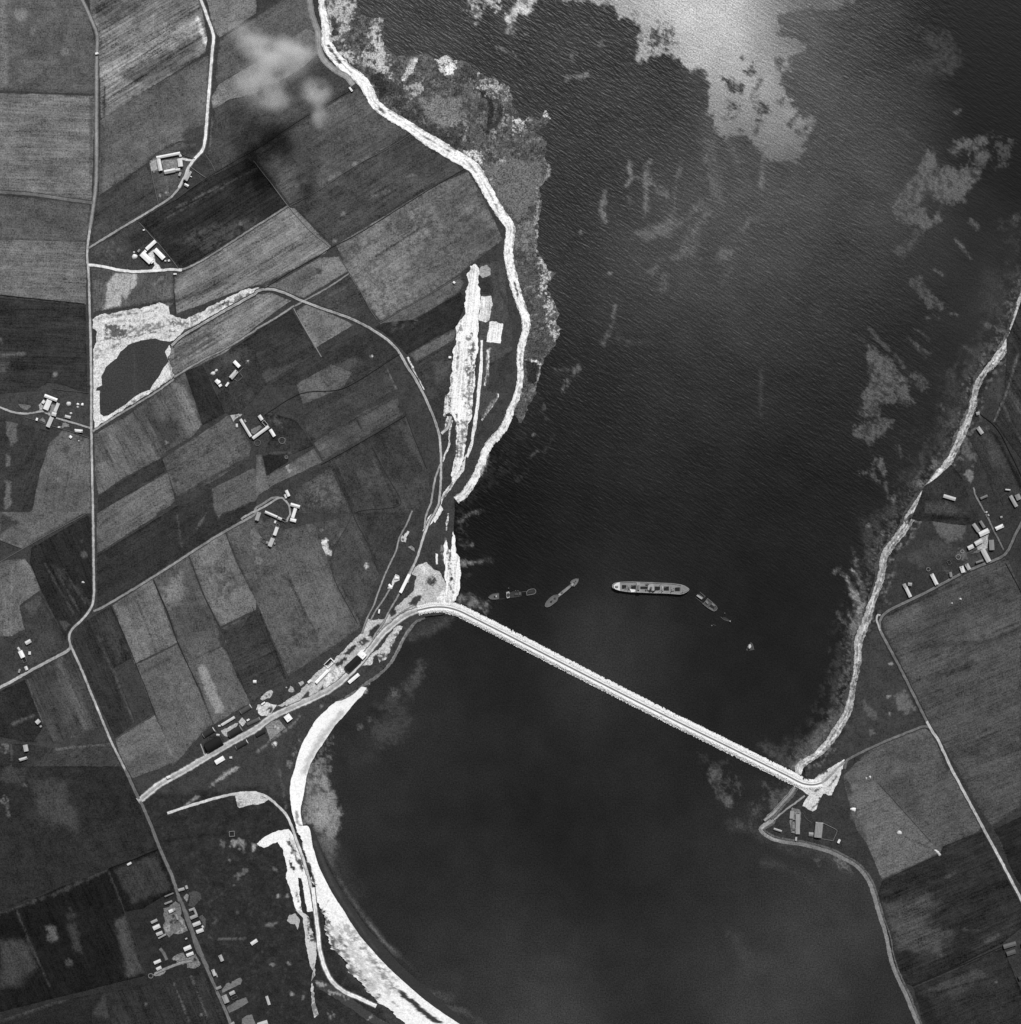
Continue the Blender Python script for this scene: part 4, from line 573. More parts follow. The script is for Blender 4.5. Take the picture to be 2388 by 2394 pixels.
# south of the quarry railway
F('10: 1320,640 1480,560 1600,460 1927,300 11: 0,290 100,270 260,330 0,520 10: 1700,720 1320,900 1270,760 1275,700', 104, .32, 31, [poly('10: 1310,690 1560,560 1640,650 1320,820', 88, 6, 3), poly('10: 1600,540 1700,480 1800,460 1750,620 1640,640', 140, 10, 8, 10, .7, .3), line('10: 1370,790 1600,640', 3, 130, 3, 2), line('10: 1340,760 1580,600', 3, 120, 3, 2), line('10: 1300,900 1520,790', 9, 84, 6, 3)])
F('11: 60,225 150,200 470,10 620,0 690,110 360,310 200,270', 104, .16, 31, [poly('11: 140,200 330,80 480,90 330,250', 88, 14, 5, 12, .7), spot('11: 470,110', 8, 74, 5, 4)])
F('11: 370,320 520,240 705,150 850,400 870,440 740,490 500,385', 72, .18, 31, [line('11: 700,380 860,330', 12, 62, 10, 3), line('11: 500,320 680,230', 3, 86, 3, 2)])
F('11: 300,405 395,350 500,395 730,515 600,590 440,690', 108, .08, 31, [line('11: 290,400 450,690', 4, 130, 3, 1), poly('11: 400,540 600,520 480,660', 98, 10, 3)])
F('10: 1700,730 1927,570 11: 0,560 265,400 450,700 480,745 60,970 0,780', 58, .16, 31, [line('11: 0,740 300,600', 3, 68, 4, 2), poly('11: 40,870 460,740 80,960', 70, 6, 3)])
F('10: 1530,815 1680,730 1850,660 1927,700 11: 0,800 70,960 0,1050 10: 1780,1200 1700,1180', 62, .08, 31, [spot('10: 1865,790', 5, 110, 5, 3, 8, .9, .2), poly('10: 1600,700 1850,680 1900,800 1700,830', 74, 10, 7, 10, .7, .4), poly('10: 1700,1000 1900,1000 1927,1100 1800,1160', 70, 12, 8, 10, .7, .4), poly('10: 1530,820 1600,800 1650,960 1600,980', 54, 6, 3)], med=.36, mot=.4, msc=5, mg=.74)
F('10: 1390,860 1525,815 1695,1175 1520,1270 1500,1180', 52, .14, -62, [])
F('10: 1005,1160 1310,935 1390,865 1520,1260 1460,1340 1200,1500 1100,1320', 84, .20, -62, [poly('10: 1300,960 1380,960 1520,1290 1440,1350', 116, 12, 4), poly('10: 1010,1160 1140,1090 1180,1250 1060,1250', 74, 14, 5), poly('10: 1160,1230 1330,1240 1330,1400 1220,1460', 62, 20, 5), spot('10: 1255,1400', 5, 130, 2, 5, 6, .9, .35)])
F('10: 712,1335 1000,1170 1100,1330 1210,1510 950,1650 742,1790 715,1600', 92, .20, -62, [line('10: 780,1400 860,1560', 3, 78, 4, 1), line('10: 880,1340 960,1500', 3, 80, 4, 1), line('10: 980,1300 1060,1450', 3, 80, 4, 1), poly('10: 720,1340 800,1300 830,1500 730,1560', 84, 10, 3), line('10: 780,1640 1180,1420', 5, 104, 6, 2)], med=.2)
F('10: 742,1800 960,1660 1220,1510 1260,1600 740,1927', 60, .14, 31)
F('10: 1225,1520 1480,1350 1720,1190 1810,1290 1890,1420 1870,1520 1600,1690 1330,1810', 86, .14, 31, [poly('10: 1400,1480 1700,1360 1860,1450 1600,1640', 98, 26, 8, 12, .8, .3), poly('10: 1230,1520 1400,1420 1330,1640 1260,1640', 80, 14, 5), line('10: 1310,1680 1420,1720', 10, 62, 6, 4, 9, .8, .4), line('10: 1330,1810 1880,1500', 7, 60, 6, 2)], med=.3, mot=.4, mg=.76)
F('10: 735,1927 1260,1620 1320,1830 1280,1870 1180,1927 20: 1180,20 735,300 728,0', 92, .18, 31, [line('10: 780,1927 1240,1650', 7, 100, 6, 2)])
F('20: 735,318 1210,22 1340,-60 10: 1420,1850 1600,1740 1900,1590 1927,1600 11: 40,1770 0,1830 20: 1927,-10 1400,300 840,660 735,730', 56, .12, 31, [poly('10: 1595,1720 1927,1545 1927,1640 11: 40,1750 10: 1927,1830 1680,1927 20: 1640,40 10: 1600,1850', 92, 5, 2), poly('10: 1340,1870 1580,1740 1600,1927 20: 1500,60', 54, 8, 3), line('20: 1330,0 1370,260', 3, 78, 3, 1), line('20: 1550,0 1480,120', 3, 90, 3, 2), line('20: 735,318 1205,25', 6, 38, 4, 1), poly('20: 740,420 1200,250 1340,260 800,620', 50, 26, 6)])
# south of the farm lane
F('20: 690,780 840,692 920,880 995,1085 860,1160 1020,1560 870,1690 740,1420 560,1010 545,905 600,840', 54, .26, -66, [poly('20: 720,800 830,720 990,1080 880,1120', 66, 18, 5, 12, .7, .35), line('20: 860,1180 950,1420 1010,1560', 5, 82, 5, 3, 9, .8), line('20: 740,920 840,1170', 3, 76, 4, 2), poly('20: 570,890 700,860 760,1100 640,1200', 48, 20, 5)])
F('20: 850,690 1150,495 1160,520 1335,970 1015,1128 930,900', 98, .14, -66, [poly('20: 850,690 1080,560 1130,560 960,700', 84, 14, 5), line('20: 1020,620 1180,1040', 3, 76, 3, 1), poly('20: 940,860 1060,820 1120,1060 1020,1100', 112, 20, 4)])
F('20: 1160,490 1415,315 1520,600 1640,850 1660,1000 1420,1120 1340,960', 82, .12, -66, [poly('20: 1220,560 1370,440 1380,600 1290,720 1220,660', 130, 24, 7, 12, .8, .25), poly('20: 1300,740 1560,700 1640,860 1360,940', 76, 22, 5), line('20: 1160,510 1330,930', 3, 56, 3, 1)], med=.26)
F('20: 1425,310 1690,145 1780,380 1927,660 1927,720 1655,850 1540,620', 100, .10, -66, [poly('20: 1520,400 1700,380 1860,560 1700,640', 80, 20, 8, 9, .8, .42), poly('20: 1640,700 1880,580 1900,690 1680,820', 114, 14, 4)], med=.3, mot=.4, mg=.74, msc=6)
F('20: 1665,865 1927,735 21: 20,720 120,960 225,1235 0,1340 20: 1840,1390 1740,1080', 58, .24, 24, [line('20: 1680,850 1880,770', 7, 90, 6, 4, 9, .7, .35), line('20: 1720,890 1900,820', 4, 84, 4, 3, 9, .7, .35), line('20: 1690,950 1730,1040', 3, 130, 3, 2, 8, .7)])
F('20: 1700,140 1927,-10 21: 60,60 140,20 200,120 420,75 450,110 600,440 790,850 640,960 240,1220 120,940 0,660 20: 1800,390', 82, .12, -66, [poly('21: 210,290 380,110 420,110 500,260 560,480 300,560', 92, 20, 5), poly('21: 0,470 200,440 340,760 420,1000 220,1150 60,800', 92, 22, 8, 12, .8), poly('21: 240,560 560,480 700,760 480,960', 100, 20, 6), line('21: 250,500 360,740 450,900', 4, 62, 3, 2), line('21: 190,470 260,520', 4, 66, 3, 2), poly('21: 280,780 400,820 340,1000 240,1000', 66, 14, 8, 9, .8, .4), poly('21: 0,120 190,60 180,220 60,260', 70, 10, 8, 9, .8, .42), spot('21: 20,360', 9, 120, 5, 5, 7, .9, .4)], med=.3)
F('21: 430,75 560,50 740,-5 900,400 925,450 780,815 700,660 560,420', 72, .10, -62, [poly('21: 490,200 530,195 545,260 570,270 560,320 520,315 500,280', 200, 2, 3, 7), spot('21: 825,390', 5, 190, 2, 4, 6, .9, .2), line('21: 570,240 640,140', 3, 96, 3, 2, 8, .8), spot('21: 490,130', 4, 110, 3, 3), poly('21: 460,100 720,20 740,160 520,200', 78, 14, 6, 9, .7, .4)], med=.28)
F('21: 755,0 1170,-10 1080,160 1000,380 920,440 900,370', 64, .10, 60, [line('21: 1060,240 1050,330', 3, 80, 3, 2), line('21: 910,690 920,460', 8, 60, 6, 3)])
F('20: 1025,1135 1335,985 1440,1180 1480,1290 1600,1580 1530,1640 1300,1900 1240,1720 1170,1500 1080,1300', 88, .08, -66, [line('20: 1030,1140 1330,1000', 3, 100, 3, 1), line('20: 1090,1190 1290,1080', 8, 78, 8, 2), poly('20: 1180,1500 1330,1480 1400,1640 1300,1860 1220,1640', 98, 24, 5)])
F('20: 1345,960 1430,1110 1670,1000 1700,1030 1790,1240 1890,1425 1810,1460 1600,1590 1490,1280 1420,1150', 90, .08, -66, [poly('20: 1490,1150 1540,1130 1690,1465 1680,1500 1620,1500 1540,1340', 136, 5, 2), line('20: 1350,970 1420,1130', 3, 70, 3, 1), poly('20: 1560,1100 1680,1040 1780,1250 1660,1300', 94, 14, 4)])
F('20: 872,1698 1165,1515 1260,1720 1325,1860 1240,1900 960,2000 900,1800', 96, .08, 20, [line('20: 1170,1520 1300,1820', 4, 116, 4, 2), line('20: 870,1690 1160,1512', 4, 112, 4, 1), poly('20: 900,1900 1100,1780 1250,1800 1200,1890 960,1990', 86, 18, 5)])
F('20: 1900,740 1927,730 21: 20,730 215,1240 240,1250 60,1340 0,1410 20: 1900,1420 1800,1240 1700,1020', 62, .2, 24, [])
# either side of the quarry railway near the shore
F('11: 490,700 860,545 1030,660 1070,735 650,985 500,1010 290,960 60,960', 62, .14, 31, [line('11: 380,700 860,560', 5, 54, 5, 2), line('11: 0,1040 1060,560', 6, 52, 6, 2, 14, .7), spot('11: 870,750', 3, 200, 2, 1), line('11: 620,880 800,790', 6, 76, 6, 4, 9, .7, .3), poly('11: 540,830 700,760 800,780 600,900', 74, 12, 5)], med=.24)
F('11: 300,960 560,810 720,870 650,990 350,1110', 88, .12, 31, [poly('11: 340,930 600,820 600,960 420,1080', 100, 14, 8, 9, .8, .4)], med=.3, mot=.3, mg=.76)
F('11: 320,1215 660,1000 985,835 1060,995 700,1190 420,1385', 70, .12, 31, [line('11: 980,840 1055,1000', 4, 96, 3, 2), line('11: 330,1220 700,1000', 4, 56, 4, 2)])
F('11: 430,1400 740,1195 1060,1040 1075,1160 1110,1185 500,1530 470,1460', 76, .12, 31, [line('11: 730,1190 800,1310', 4, 46, 3, 2), line('11: 600,1300 1060,1050', 3, 56, 3, 1), poly('11: 430,1400 580,1370 480,1520', 96, 8, 7, 8, .8, .35), poly('11: 780,1200 1050,1080 1060,1150 820,1260', 84, 8, 4)])
F('11: 75,1650 220,1570 430,1440 500,1540 100,1730', 88, .10, 31, [poly('11: 210,1560 250,1540 240,1590 290,1600 250,1620', 150, 2, 3, 7), poly('11: 350,1500 430,1450 480,1530 380,1560', 104, 6, 6, 8, .8, .35), line('11: 110,1720 480,1545', 4, 104, 4, 2)])
F('11: 0,1490 40,1485 100,1740 0,1800', 96, .1, -70)
F('11: 50,1500 230,1440 240,1540 80,1640', 48, .08, 31, [spot('11: 225,1505', 3, 96, 2, 2)])
F('11: 60,1160 300,1230 430,1420 230,1500 60,1480 100,1380', 58, .06, 31, [poly('11: 60,1170 160,1200 200,1280 120,1280', 84, 5, 8, 7, .9, .45), spot('11: 200,1380', 8, 90, 3, 5, 6, .9, .4), line('11: 50,1490 150,1470 290,1480', 3, 80, 2, 2, 8, .8)], med=.4, mot=.45, mg=.7)
F('11: 510,1560 820,1380 1125,1205 1200,1400 1275,1590 1310,1700 1200,1927 720,1927 640,1750 560,1580', 64, .12, -64, [poly('11: 870,1430 980,1600 1060,1800 1000,1927 900,1700', 66, 6, 3), line('11: 870,1430 960,1640 1060,1850', 4, 52, 3, 2), poly('11: 1130,1210 1280,1590 1260,1600 1110,1380', 72, 6, 3), line('11: 600,1590 720,1880', 4, 50, 3, 2), poly('11: 760,1620 900,1560 980,1700 860,1800', 78, 16, 6, 10, .7, .35), line('11: 870,1520 910,1600', 3, 110, 3, 1, 9, .6)], med=.28)
F('11: 320,1730 560,1585 640,1760 720,1927 330,1927 290,1800', 76, .08, -64, [poly('11: 360,1720 540,1620 660,1860 420,1880', 96, 14, 9, 7, .9, .46, 7)], med=.34, mot=.5, mg=.66, msc=4.5)
F('11: 930,480 1210,330 1530,140 1560,200 1520,270 1190,470 930,530', 86, .18, 31, [line('11: 920,500 1250,300', 6, 74, 5, 2)])
F('11: 890,530 950,500 1200,470 1530,270 1580,330 1540,430 1500,530 1300,630 1130,735 1010,610', 54, .14, 31, [poly('11: 1030,470 1220,470 1180,520 1000,560', 84, 10, 6, 9, .8, .4), spot('11: 1170,490', 6, 40, 4, 3)])
F('11: 1145,740 1300,640 1500,545 1485,625 1200,790', 94, .14, 31)
F('11: 1205,800 1350,720 1480,650 1470,880 1450,1000 1300,1080 1260,950', 66, .12, 31, [line('11: 1195,800 1480,640', 7, 46, 5, 3), spot('11: 1390,855', 3, 150, 2, 1), poly('11: 1330,800 1470,760 1450,900 1350,960', 76, 10, 5)])
F('11: 1290,1100 1440,1010 1420,1150 1380,1240 1340,1190', 60, .1, 31, [line('11: 1290,1090 1450,1000', 5, 46, 4, 2)])
F('11: 1670,60 1760,30 1860,10 1880,230 1900,420 1927,600 1927,720 1760,820 1740,1000 1820,1030 1700,1240 1640,1100 1670,640 1690,300 1665,200', 72, .06, 85, [line('11: 1800,130 1830,260 1900,420', 3, 54, 4, 2), line('11: 1760,810 1927,710', 4, 46, 4, 2), poly('11: 1680,500 1740,500 1740,660 1690,700', 76, 5, 4), poly('11: 1660,150 1770,150 1770,290 1690,280', 54, 6, 3), line('11: 1740,700 1730,900 1710,960', 4, 190, 3, 4, 7, .9, .35), line('11: 1820,1030 1760,1120 1700,1220', 5, 140, 5, 4, 8, .9, .3), line('11: 1660,1250 1800,1180', 3, 84, 3, 2)], med=.2)
# east side
F('23: 890,760 950,735 1200,610 1510,450 1720,365 1790,330 1830,360 1927,590 1927,2000 33: 1927,300 1700,440 1620,330 1450,30 23: 1430,1900 1300,1660 1230,1570 1130,1370 1010,1110 900,900 880,820', 74, .20, 23, [poly('23: 890,790 1180,650 1320,680 1180,820 960,900', 90, 26, 6, 14, .7), line('23: 1130,1200 1600,900 1927,800', 26, 92, 20, 6, 14, .6, .3), line('23: 1180,1000 1700,960 1900,860', 10, 64, 8, 3), line('23: 1300,1220 1560,1130', 14, 50, 10, 6, 12, .8, .3), line('23: 1120,1230 1240,1180', 9, 100, 7, 3, 10, .6), line('23: 1200,1100 1900,820', 4, 60, 4, 3), spot('23: 1465,645', 3, 140, 2, 1), spot('23: 1400,678', 3, 110, 2, 1), poly('23: 1180,560 1330,640 1500,560 1500,780 1200,900', 68, 30, 8, 16, .6), poly('23: 1250,1300 1800,1100 1927,1500 1500,1700', 80, 40, 8, 20, .6), line('23: 930,760 1510,490', 6, 50, 6, 2), poly('33: 1480,-20 1927,-100 1927,150 1700,300', 82, 30, 6, 16, .7)], med=.18)
F('23: 870,1720 1120,1640 1200,1610 1260,1650 1370,1927 33: 1400,20 1640,430 1600,480 1340,590 1310,640 882,845 860,800 820,700 760,560 690,470 640,300 600,150 590,60 640,10 23: 740,1820', 82, .12, 20, [poly('33: 620,120 830,110 1240,545 1310,640 860,830 780,600 700,360', 100, 6, 2), line('33: 600,90 640,180', 10, 62, 6, 3), line('33: 1050,520 1250,610', 3, 74, 3, 1), poly('33: 860,120 1100,100 1200,400 1050,330', 76, 20, 5), line('33: 930,410 1060,450', 2, 84, 3, 1), line('33: 1200,540 1640,460', 14, 92, 9, 3, 10, .6), poly('33: 640,280 740,340 760,560 680,440', 76, 10, 7, 9, .8, .35)], med=.2)
F('33: 880,850 1310,645 1340,590 1600,490 1640,480 1800,800 1927,1040 1927,1200 1780,1320 1300,1560 1110,1640 1040,1620 970,1460 940,1330 900,1150 850,960', 52, .26, 23, [poly('33: 890,1020 1240,960 1290,1020 1180,1160 1400,1240 1330,1400 1000,1360', 78, 30, 8, 16, .9), poly('33: 1330,740 1560,620 1640,800 1400,860', 48, 24, 6), line('33: 1340,840 1420,780', 7, 78, 5, 4, 9, .7, .35), line('33: 1500,1220 1610,1220', 6, 84, 4, 3), line('33: 1660,1310 1750,1260', 6, 74, 5, 3), line('33: 1600,1100 1500,1400', 40, 40, 24, 6, 16, .7), line('33: 1110,1640 1790,1330', 7, 32, 5, 2), poly('33: 960,1380 1100,1380 1080,1560 1000,1500', 40, 12, 4)], med=.26)
F('33: 1115,1655 1300,1580 1790,1350 1850,1500 1927,1680 1990,2000 1200,2000 1160,1800', 52, .20, 23, [poly('33: 1240,1660 1600,1500 1700,1560 1400,1720', 66, 20, 6), line('33: 1250,1700 1750,1560', 5, 40, 5, 3), spot('33: 1735,1610', 3, 100, 2, 1), line('33: 1840,1440 1927,1700', 8, 30, 6, 2), poly('33: 1130,1700 1230,1720 1300,1927 1200,1927', 36, 12, 5)], med=.2)
F('33: 1720,465 1927,365 1990,340 1990,1000 1927,900 1850,760', 46, .2, 23, [spot('33: 1690,455', 5, 110, 3, 4, 7), line('33: 1740,520 1830,760', 6, 70, 5, 3)])
F('13: 1820,620 1927,330 1990,260 1990,1560 1927,1530 1850,1420 1760,1300 1715,1240 1800,1000', 56, .28, -56, [line('13: 1900,740 1800,1060 1715,1240', 5, 92, 4, 2), line('13: 1790,1120 1927,1400', 4, 76, 3, 2), line('13: 1840,1020 1927,1180', 5, 78, 4, 2), poly('13: 1760,1260 1900,1200 1900,1460', 50, 12, 4), line('13: 1870,1060 1927,1140', 9, 74, 6, 3)], med=.2)
F('13: 1540,1370 1690,1300 1760,1360 1927,1680 1990,1800 1990,1900 1860,1780 1740,1850 1650,1600 1600,1500', 60, .14, -60, [line('13: 1600,1500 1680,1680 1750,1870', 8, 46, 5, 3), line('13: 1700,1290 1927,1730', 8, 34, 4, 2), poly('13: 1640,1340 1740,1400 1820,1600 1700,1560', 68, 20, 6)], med=.2)
F('13: 1200,1720 1290,1660 1400,1560 1480,1660 1560,1900 23: 1620,60 1500,90 1260,60 1150,60 1100,40', 54, .08, -60, [poly('13: 1200,1840 1420,1860 1520,1927 1200,1927', 76, 10, 6, 10, .8), line('13: 1450,1560 1540,1760', 3, 74, 3, 2), line('23: 1260,30 1520,40', 8, 36, 5, 3)], med=.3)
# grassy stone dykes and ditches between the fields
def dyke(s, g, w=.9, h=1.1, label=None, name='field_wall'):
    c = smooth(P(s), 5); n = len(c)
    q = np.array(c)
    q = q + .5 * np.stack([fbm(q[:, 0], q[:, 1], 14, 2, 1), fbm(q[:, 0], q[:, 1], 14, 2, 2)], 1)
    nn = normals(c); hw = w / S / 2
    hh = 2.0 + h * (.8 + .5 * np.abs(fbm(q[:, 0], q[:, 1], 6, 3, 7)))
    V = []
    for k, (o, top) in enumerate(((1.3, 0), (.75, 1), (-.75, 1), (-1.3, 0))):
        p = q + nn * hw * o
        V.append(np.stack([X(p[:, 0]), Y(p[:, 1]), np.where(top, hh, 1.9)], 1))
    V = np.stack(V, 1).reshape(-1, 3)
    f = [[i * 4 + j, i * 4 + j + 1, (i + 1) * 4 + j + 1, (i + 1) * 4 + j] for i in range(n - 1) for j in range(3)] + [[0, 3, 2, 1], [n * 4 - 4, n * 4 - 3, n * 4 - 2, n * 4 - 1]]
    me = bpy.data.meshes.new(name); me.from_pydata(V.tolist(), [], f)
    bm = bmesh.new(); bm.from_mesh(me); bmesh.ops.recalc_face_normals(bm, faces=bm.faces); bm.to_mesh(me); bm.free()
    o = link(name, me, MAT['wall']); o['g'] = float(alb(g))
    tag(o, label, 'stone wall', 'stone walls between fields', 'thing')
    return o
dyke('00: 1310,1510 1550,1340 1927,1115', 70, .9, 1.2, 'long field wall passing just below the courtyard farm near the top left')
dyke('01: 0,1120 380,870 740,660', 62, .9, 1.2, 'field wall ending at the white beach below the misty field')
dyke('01: -20,1210 120,1390 240,1550 400,1730 560,1860', 116, .9, 1.0, 'pale wall running down across the lanes between dark and pale fields')
dyke('01: 250,1550 470,1430 720,1260 1000,1110 1160,1010', 100, .8, 1.0, 'pale broken wall carrying the farm lane line on to the beach')
dyke('01: 560,1860 760,1760 1320,1410 1560,1270', 58, .9, 1.2, 'dark wall along the top of the mottled field')
dyke('11: 60,240 230,130 460,0 01: 560,1860', 54, .9, 1.2, 'dark wall meeting the curve of the quarry railway')
dyke('11: 620,0 700,125 760,220 860,410 910,480', 100, .8, 1.0, 'pale wall down the west edge of the mottled field')
dyke('11: 920,500 1200,340 1530,150', 92, .9, 1.0, 'light wall from the railway up to the head of the white quarry cutting')
dyke('11: 280,390 380,570 490,755', 132, 1.3, .8, 'pale straight wall between a black field and a grey one')
dyke('11: 60,1190 330,1030 650,990 1080,730', 44, .9, 1.2, 'dark wall crossing the middle fields to the railway curve')
dyke('11: 490,1560 800,1385 1120,1195', 46, .9, 1.3, 'dark wall running up to the right from above the ring road farm')
dyke('11: 590,1590 660,1760 720,1927 21: 560,380 760,830', 58, .8, 1.0, 'long thin wall running down from mottled ground past two sand pits')
dyke('11: 870,1430 980,1640 1080,1860 21: 740,0 830,210 920,440', 56, .8, 1.0, 'thin wall on the slope west of the shore tracks')
dyke('11: 1130,1210 1200,1400 1280,1590', 50, .8, 1.0, 'short wall west of the foot of the white quarry cutting')
dyke('00: 1125,1220 1160,1390 1195,1540', 110, .7, 1.2, 'thin garden wall west of the courtyard farm')
dyke('00: 1240,1290 1265,1470', 104, .7, 1.0, 'inner garden wall below the courtyard farm')
dyke('A: 1010,350 1200,440 1400,490', 96, .7, 1.3, 'roadside wall from the courtyard farm to the bright lane')
dyke('A: 1290,740 1500,890 1710,1030', 120, .8, 1.3, 'pale straight wall slanting down from the farm lane')
dyke('00: 1545,1160 1590,1230 1620,1290', 100, .8, .8, 'short wall curving off below the bright lane bend')
dyke('B: 430,0 620,210 880,500 1060,690 1330,1020 1540,1300', 112, .7, 1.2, 'thin wall along the east side of the white roofed farm')
dyke('10: 0,288 250,315 640,355', 40, .9, 1.2, 'dark wall between the pale and the black field by the left edge')
dyke('10: 1310,120 1312,300 1320,430', 48, .8, 1.1, 'dark wall closing the field with the pale patch')
dyke('D: 770,110 1060,150 1420,190 1800,230', 84, .7, 1.1, 'wall along the top of the roadside farm garden')
dyke('D: 0,910 300,1000 580,1110', 96, .7, 1.2, 'wall under the roadside farm, west part')
dyke('D: 740,1160 1000,1230 1400,1350 1800,1490', 100, .7, 1.2, 'wall under the roadside farm, running to the straight road')
dyke('20: -20,380 170,270 400,140 660,0', 104, .8, 1.0, 'pale slanting wall meeting the straight road at the left')
dyke('20: 0,200 90,235 175,265', 88, .7, 1.0, 'short wall at the left edge joining the slanting wall')
dyke('20: 835,690 930,900 1020,1120 1130,1400 1170,1510', 46, .8, 1.1, 'dark wall west of the pale pair of strips')
dyke('20: 1155,500 1260,740 1330,950 1440,1190 1490,1300', 42, .9, 1.2, 'dark wall east of the pale pair of strips')
dyke('20: 1425,330 1540,620 1680,900 1750,1080 1890,1430', 66, .8, 1.1, 'long wall from the farm lane down to the grey huts')
dyke('20: 1500,1300 1600,1560 1680,1700', 60, .7, .9, 'faint wall dropping to the causeway road huts')
dyke('20: 870,1695 1160,1512', 92, .8, .9, 'pale wall on top of the light corner field')
dyke('21: -30,700 60,900 160,1130 220,1240', 54, .7, 1.0, 'wall reaching the shore road west of the open tank')
dyke('30: 820,755 1000,690 1190,610', 28, .9, 1.2, 'black wall meeting the south road at a low angle')
dyke('30: 820,780 900,980 1000,1250 1110,1560', 60, .7, .9, 'thin wall west of the roadside camp')
dyke('33: 850,115 1000,280 1250,560', 66, .6, .8, 'thin wall along the edge of the pale triangular field')
dyke('33: 880,850 1090,750 1310,650', 58, .8, 1.0, 'wall under the tip of the pale triangular field')
dyke('33: 1110,1640 1500,1470 1790,1340', 30, .8, 1.1, 'dark wall across the lower right fields')
dyke('23: 1810,380 1870,490 1927,600', 36, 1.1, 1.2, 'dark hedge wall leaving the road bend by the east village')
dyke('13: 1590,1160 1740,1290 1850,1490 1927,1650', 32, 1.1, 1.2, 'dark hedge wall behind the shore cottage')
dyke('O: 1320,890 1500,980 1620,1040 1680,1090 1650,1180 1580,1340', 120, .7, 1.3, 'pale yard wall round the ribbed shed')
dyke('O: 1570,1335 1420,1310 1220,1280', 110, .7, 1.1, 'low yard wall under the ribbed shed')
dyke('O: 820,620 900,780 1040,880', 96, .6, 1.0, 'curved wall between the ruin and the ribbed shed')
dyke('C: 1270,740 1350,830 1190,990 1090,910', 118, .6, 1.2, 'small square garden wall beside the isolated croft')
dyke('C: 1240,690 1310,610 1380,550', 130, .6, 1.2, 'short wall joining the two white croft buildings')
dyke('P: 850,330 990,230 1060,320', 84, .6, 1.1, 'garden wall beside the long east village barn')
dyke('P: 850,340 920,500', 70, .6, 1.1, 'short garden wall west of the long east village barn')
dyke('33: 390,330 330,360 290,330', 70, .6, .8, 'short bent wall beside the ruin')
# ================================================================ ROADS
LN = 'pale gravel road'
road('road', '00: 560,-100 620,0 682,130 733,268 730,420 728,900 727,1340 708,1530 682,1700 664,1830 10: 658,0 668,100 677,350 686,700 690,1000 689,1250 695,1600 702,1927 20: 706,300 710,600 702,670 685,715 620,800 552,862 524,915 533,985 580,1090 640,1230 740,1475 840,1715 945,1927', 4.4, 182, verge=2.6, vg=58, label='long straight gravel road down the west side', inks=[line('00: 620,0 730,270 728,1340 680,1700', 14, 124, 2, 0, 9, .6)])
road('road', '20: 940,1915 985,2010 30: 1020,180 1070,280 1140,440 1205,610 1290,800 1340,950 1400,1100 1450,1250 1540,1470 1620,1650 1720,1880 1760,2000', 6.4, 112, verge=2.4, vg=40, label='grey road running down past the camp', inks=[line('30: 1340,990 1460,1250 1560,1480', 16, 104, 4, 1)])
road('road', '30: 1360,1000 1400,1130 1440,1240 1480,1370 1530,1440', 4.0, 104, z=2.370, verge=2.5, vg=36, label='second lane beside the camp road')
road('road', '20: -60,1340 90,1262 250,1172 440,1070 520,1025 540,990', 6.0, 172, verge=2, vg=56, label='pale road leaving to the left edge')
road('road', '20: 705,735 760,712 900,632 1150,480 1400,320 1600,190 1800,75 1927,0 11: -10,1895 60,1850 120,1812 175,1808', 4.6, 140, verge=1.6, vg=60, label='straight farm lane climbing to the ring road farm')
road('road', '00: 1490,-60 1512,0 1560,130 1606,272 1600,360 1570,720 1548,1010 1525,1125 1462,1198 1425,1250', 5.6, 236, verge=2.6, vg=84, label='bright white lane down to the courtyard farm')
road('road', '00: 1425,1250 1392,1330 1352,1405 1300,1470 1195,1545 900,1722 672,1862', 4.2, 162, z=2.370, verge=1.8, vg=58, label='pale lane from the courtyard farm to the straight road', inks=[line('00: 1420,1250 1350,1400', 8, 196, 4, 1)])
road('path', '00: 1450,1208 1420,1205 1360,1190', 4.6, 226, z=2.400, verge=1, vg=90, label='white drive into the courtyard farm')
road('road', '10: 668,62 780,76 900,102 1010,113 1140,108 1300,98 1370,102', 5.6, 228, verge=2, vg=66, label='white lane to the white roofed farm')
road('path', '10: 1370,100 1440,72 1560,8 01: 0,1698 110,1630 240,1548', 3.6, 140, verge=1.6, vg=50, label='light lane between the black field and the grey one')
road('road', '00: -60,1438 0,1442 250,1462 500,1497 705,1526', 6.0, 112, verge=2.4, vg=62, label='grey road coming in from the left edge')
road('path', '10: -60,1115 0,1132 100,1166 190,1180 300,1165 370,1160', 4.0, 178, verge=1.2, vg=58, label='pale drive to the roadside farm from the left')
road('path', '10: 425,1212 560,1250 690,1290', 3.4, 172, verge=1.4, vg=50, label='pale straight drive from the roadside farm to the road')
road('path', '10: 700,1312 850,1215 1010,1118 1200,1000 1310,920', 3.6, 148, verge=1.4, vg=60, label='track along the south bank of the pond')
road('path', '10: 1310,905 1500,790 1700,690 1927,550 11: 0,545 140,465 285,370', 3.4, 150, verge=1.4, vg=66, label='light track over the fields from the pond')
road('path', '11: 290,372 420,300 560,220 700,125', 2.8, 136, verge=1.2, vg=66, label='light track from the railway crossing to the mottled field')
rr = '10: 1290,668 1380,590 1500,520 1700,402 1927,275 11: 0,262 60,246 130,248 230,280 340,332 500,392 690,458 860,542 1000,638 1070,715 1130,820 1190,910 1280,1085 1345,1240 1378,1355'
road('path', rr, 4.6, 172, z=2.400, verge=2.8, vg=50, wear=.7, label='quarry railway bed curving from the pond to the shore')
road('path', '11: 1375,1340 1386,1500 1384,1700 1370,1850 1335,1927 21: 1300,60 1268,140 1240,225 1212,320 1160,440 1130,520', 4.4, 186, z=2.410, verge=2, vg=60, label='pale haul track beside the foot of the quarry cutting')
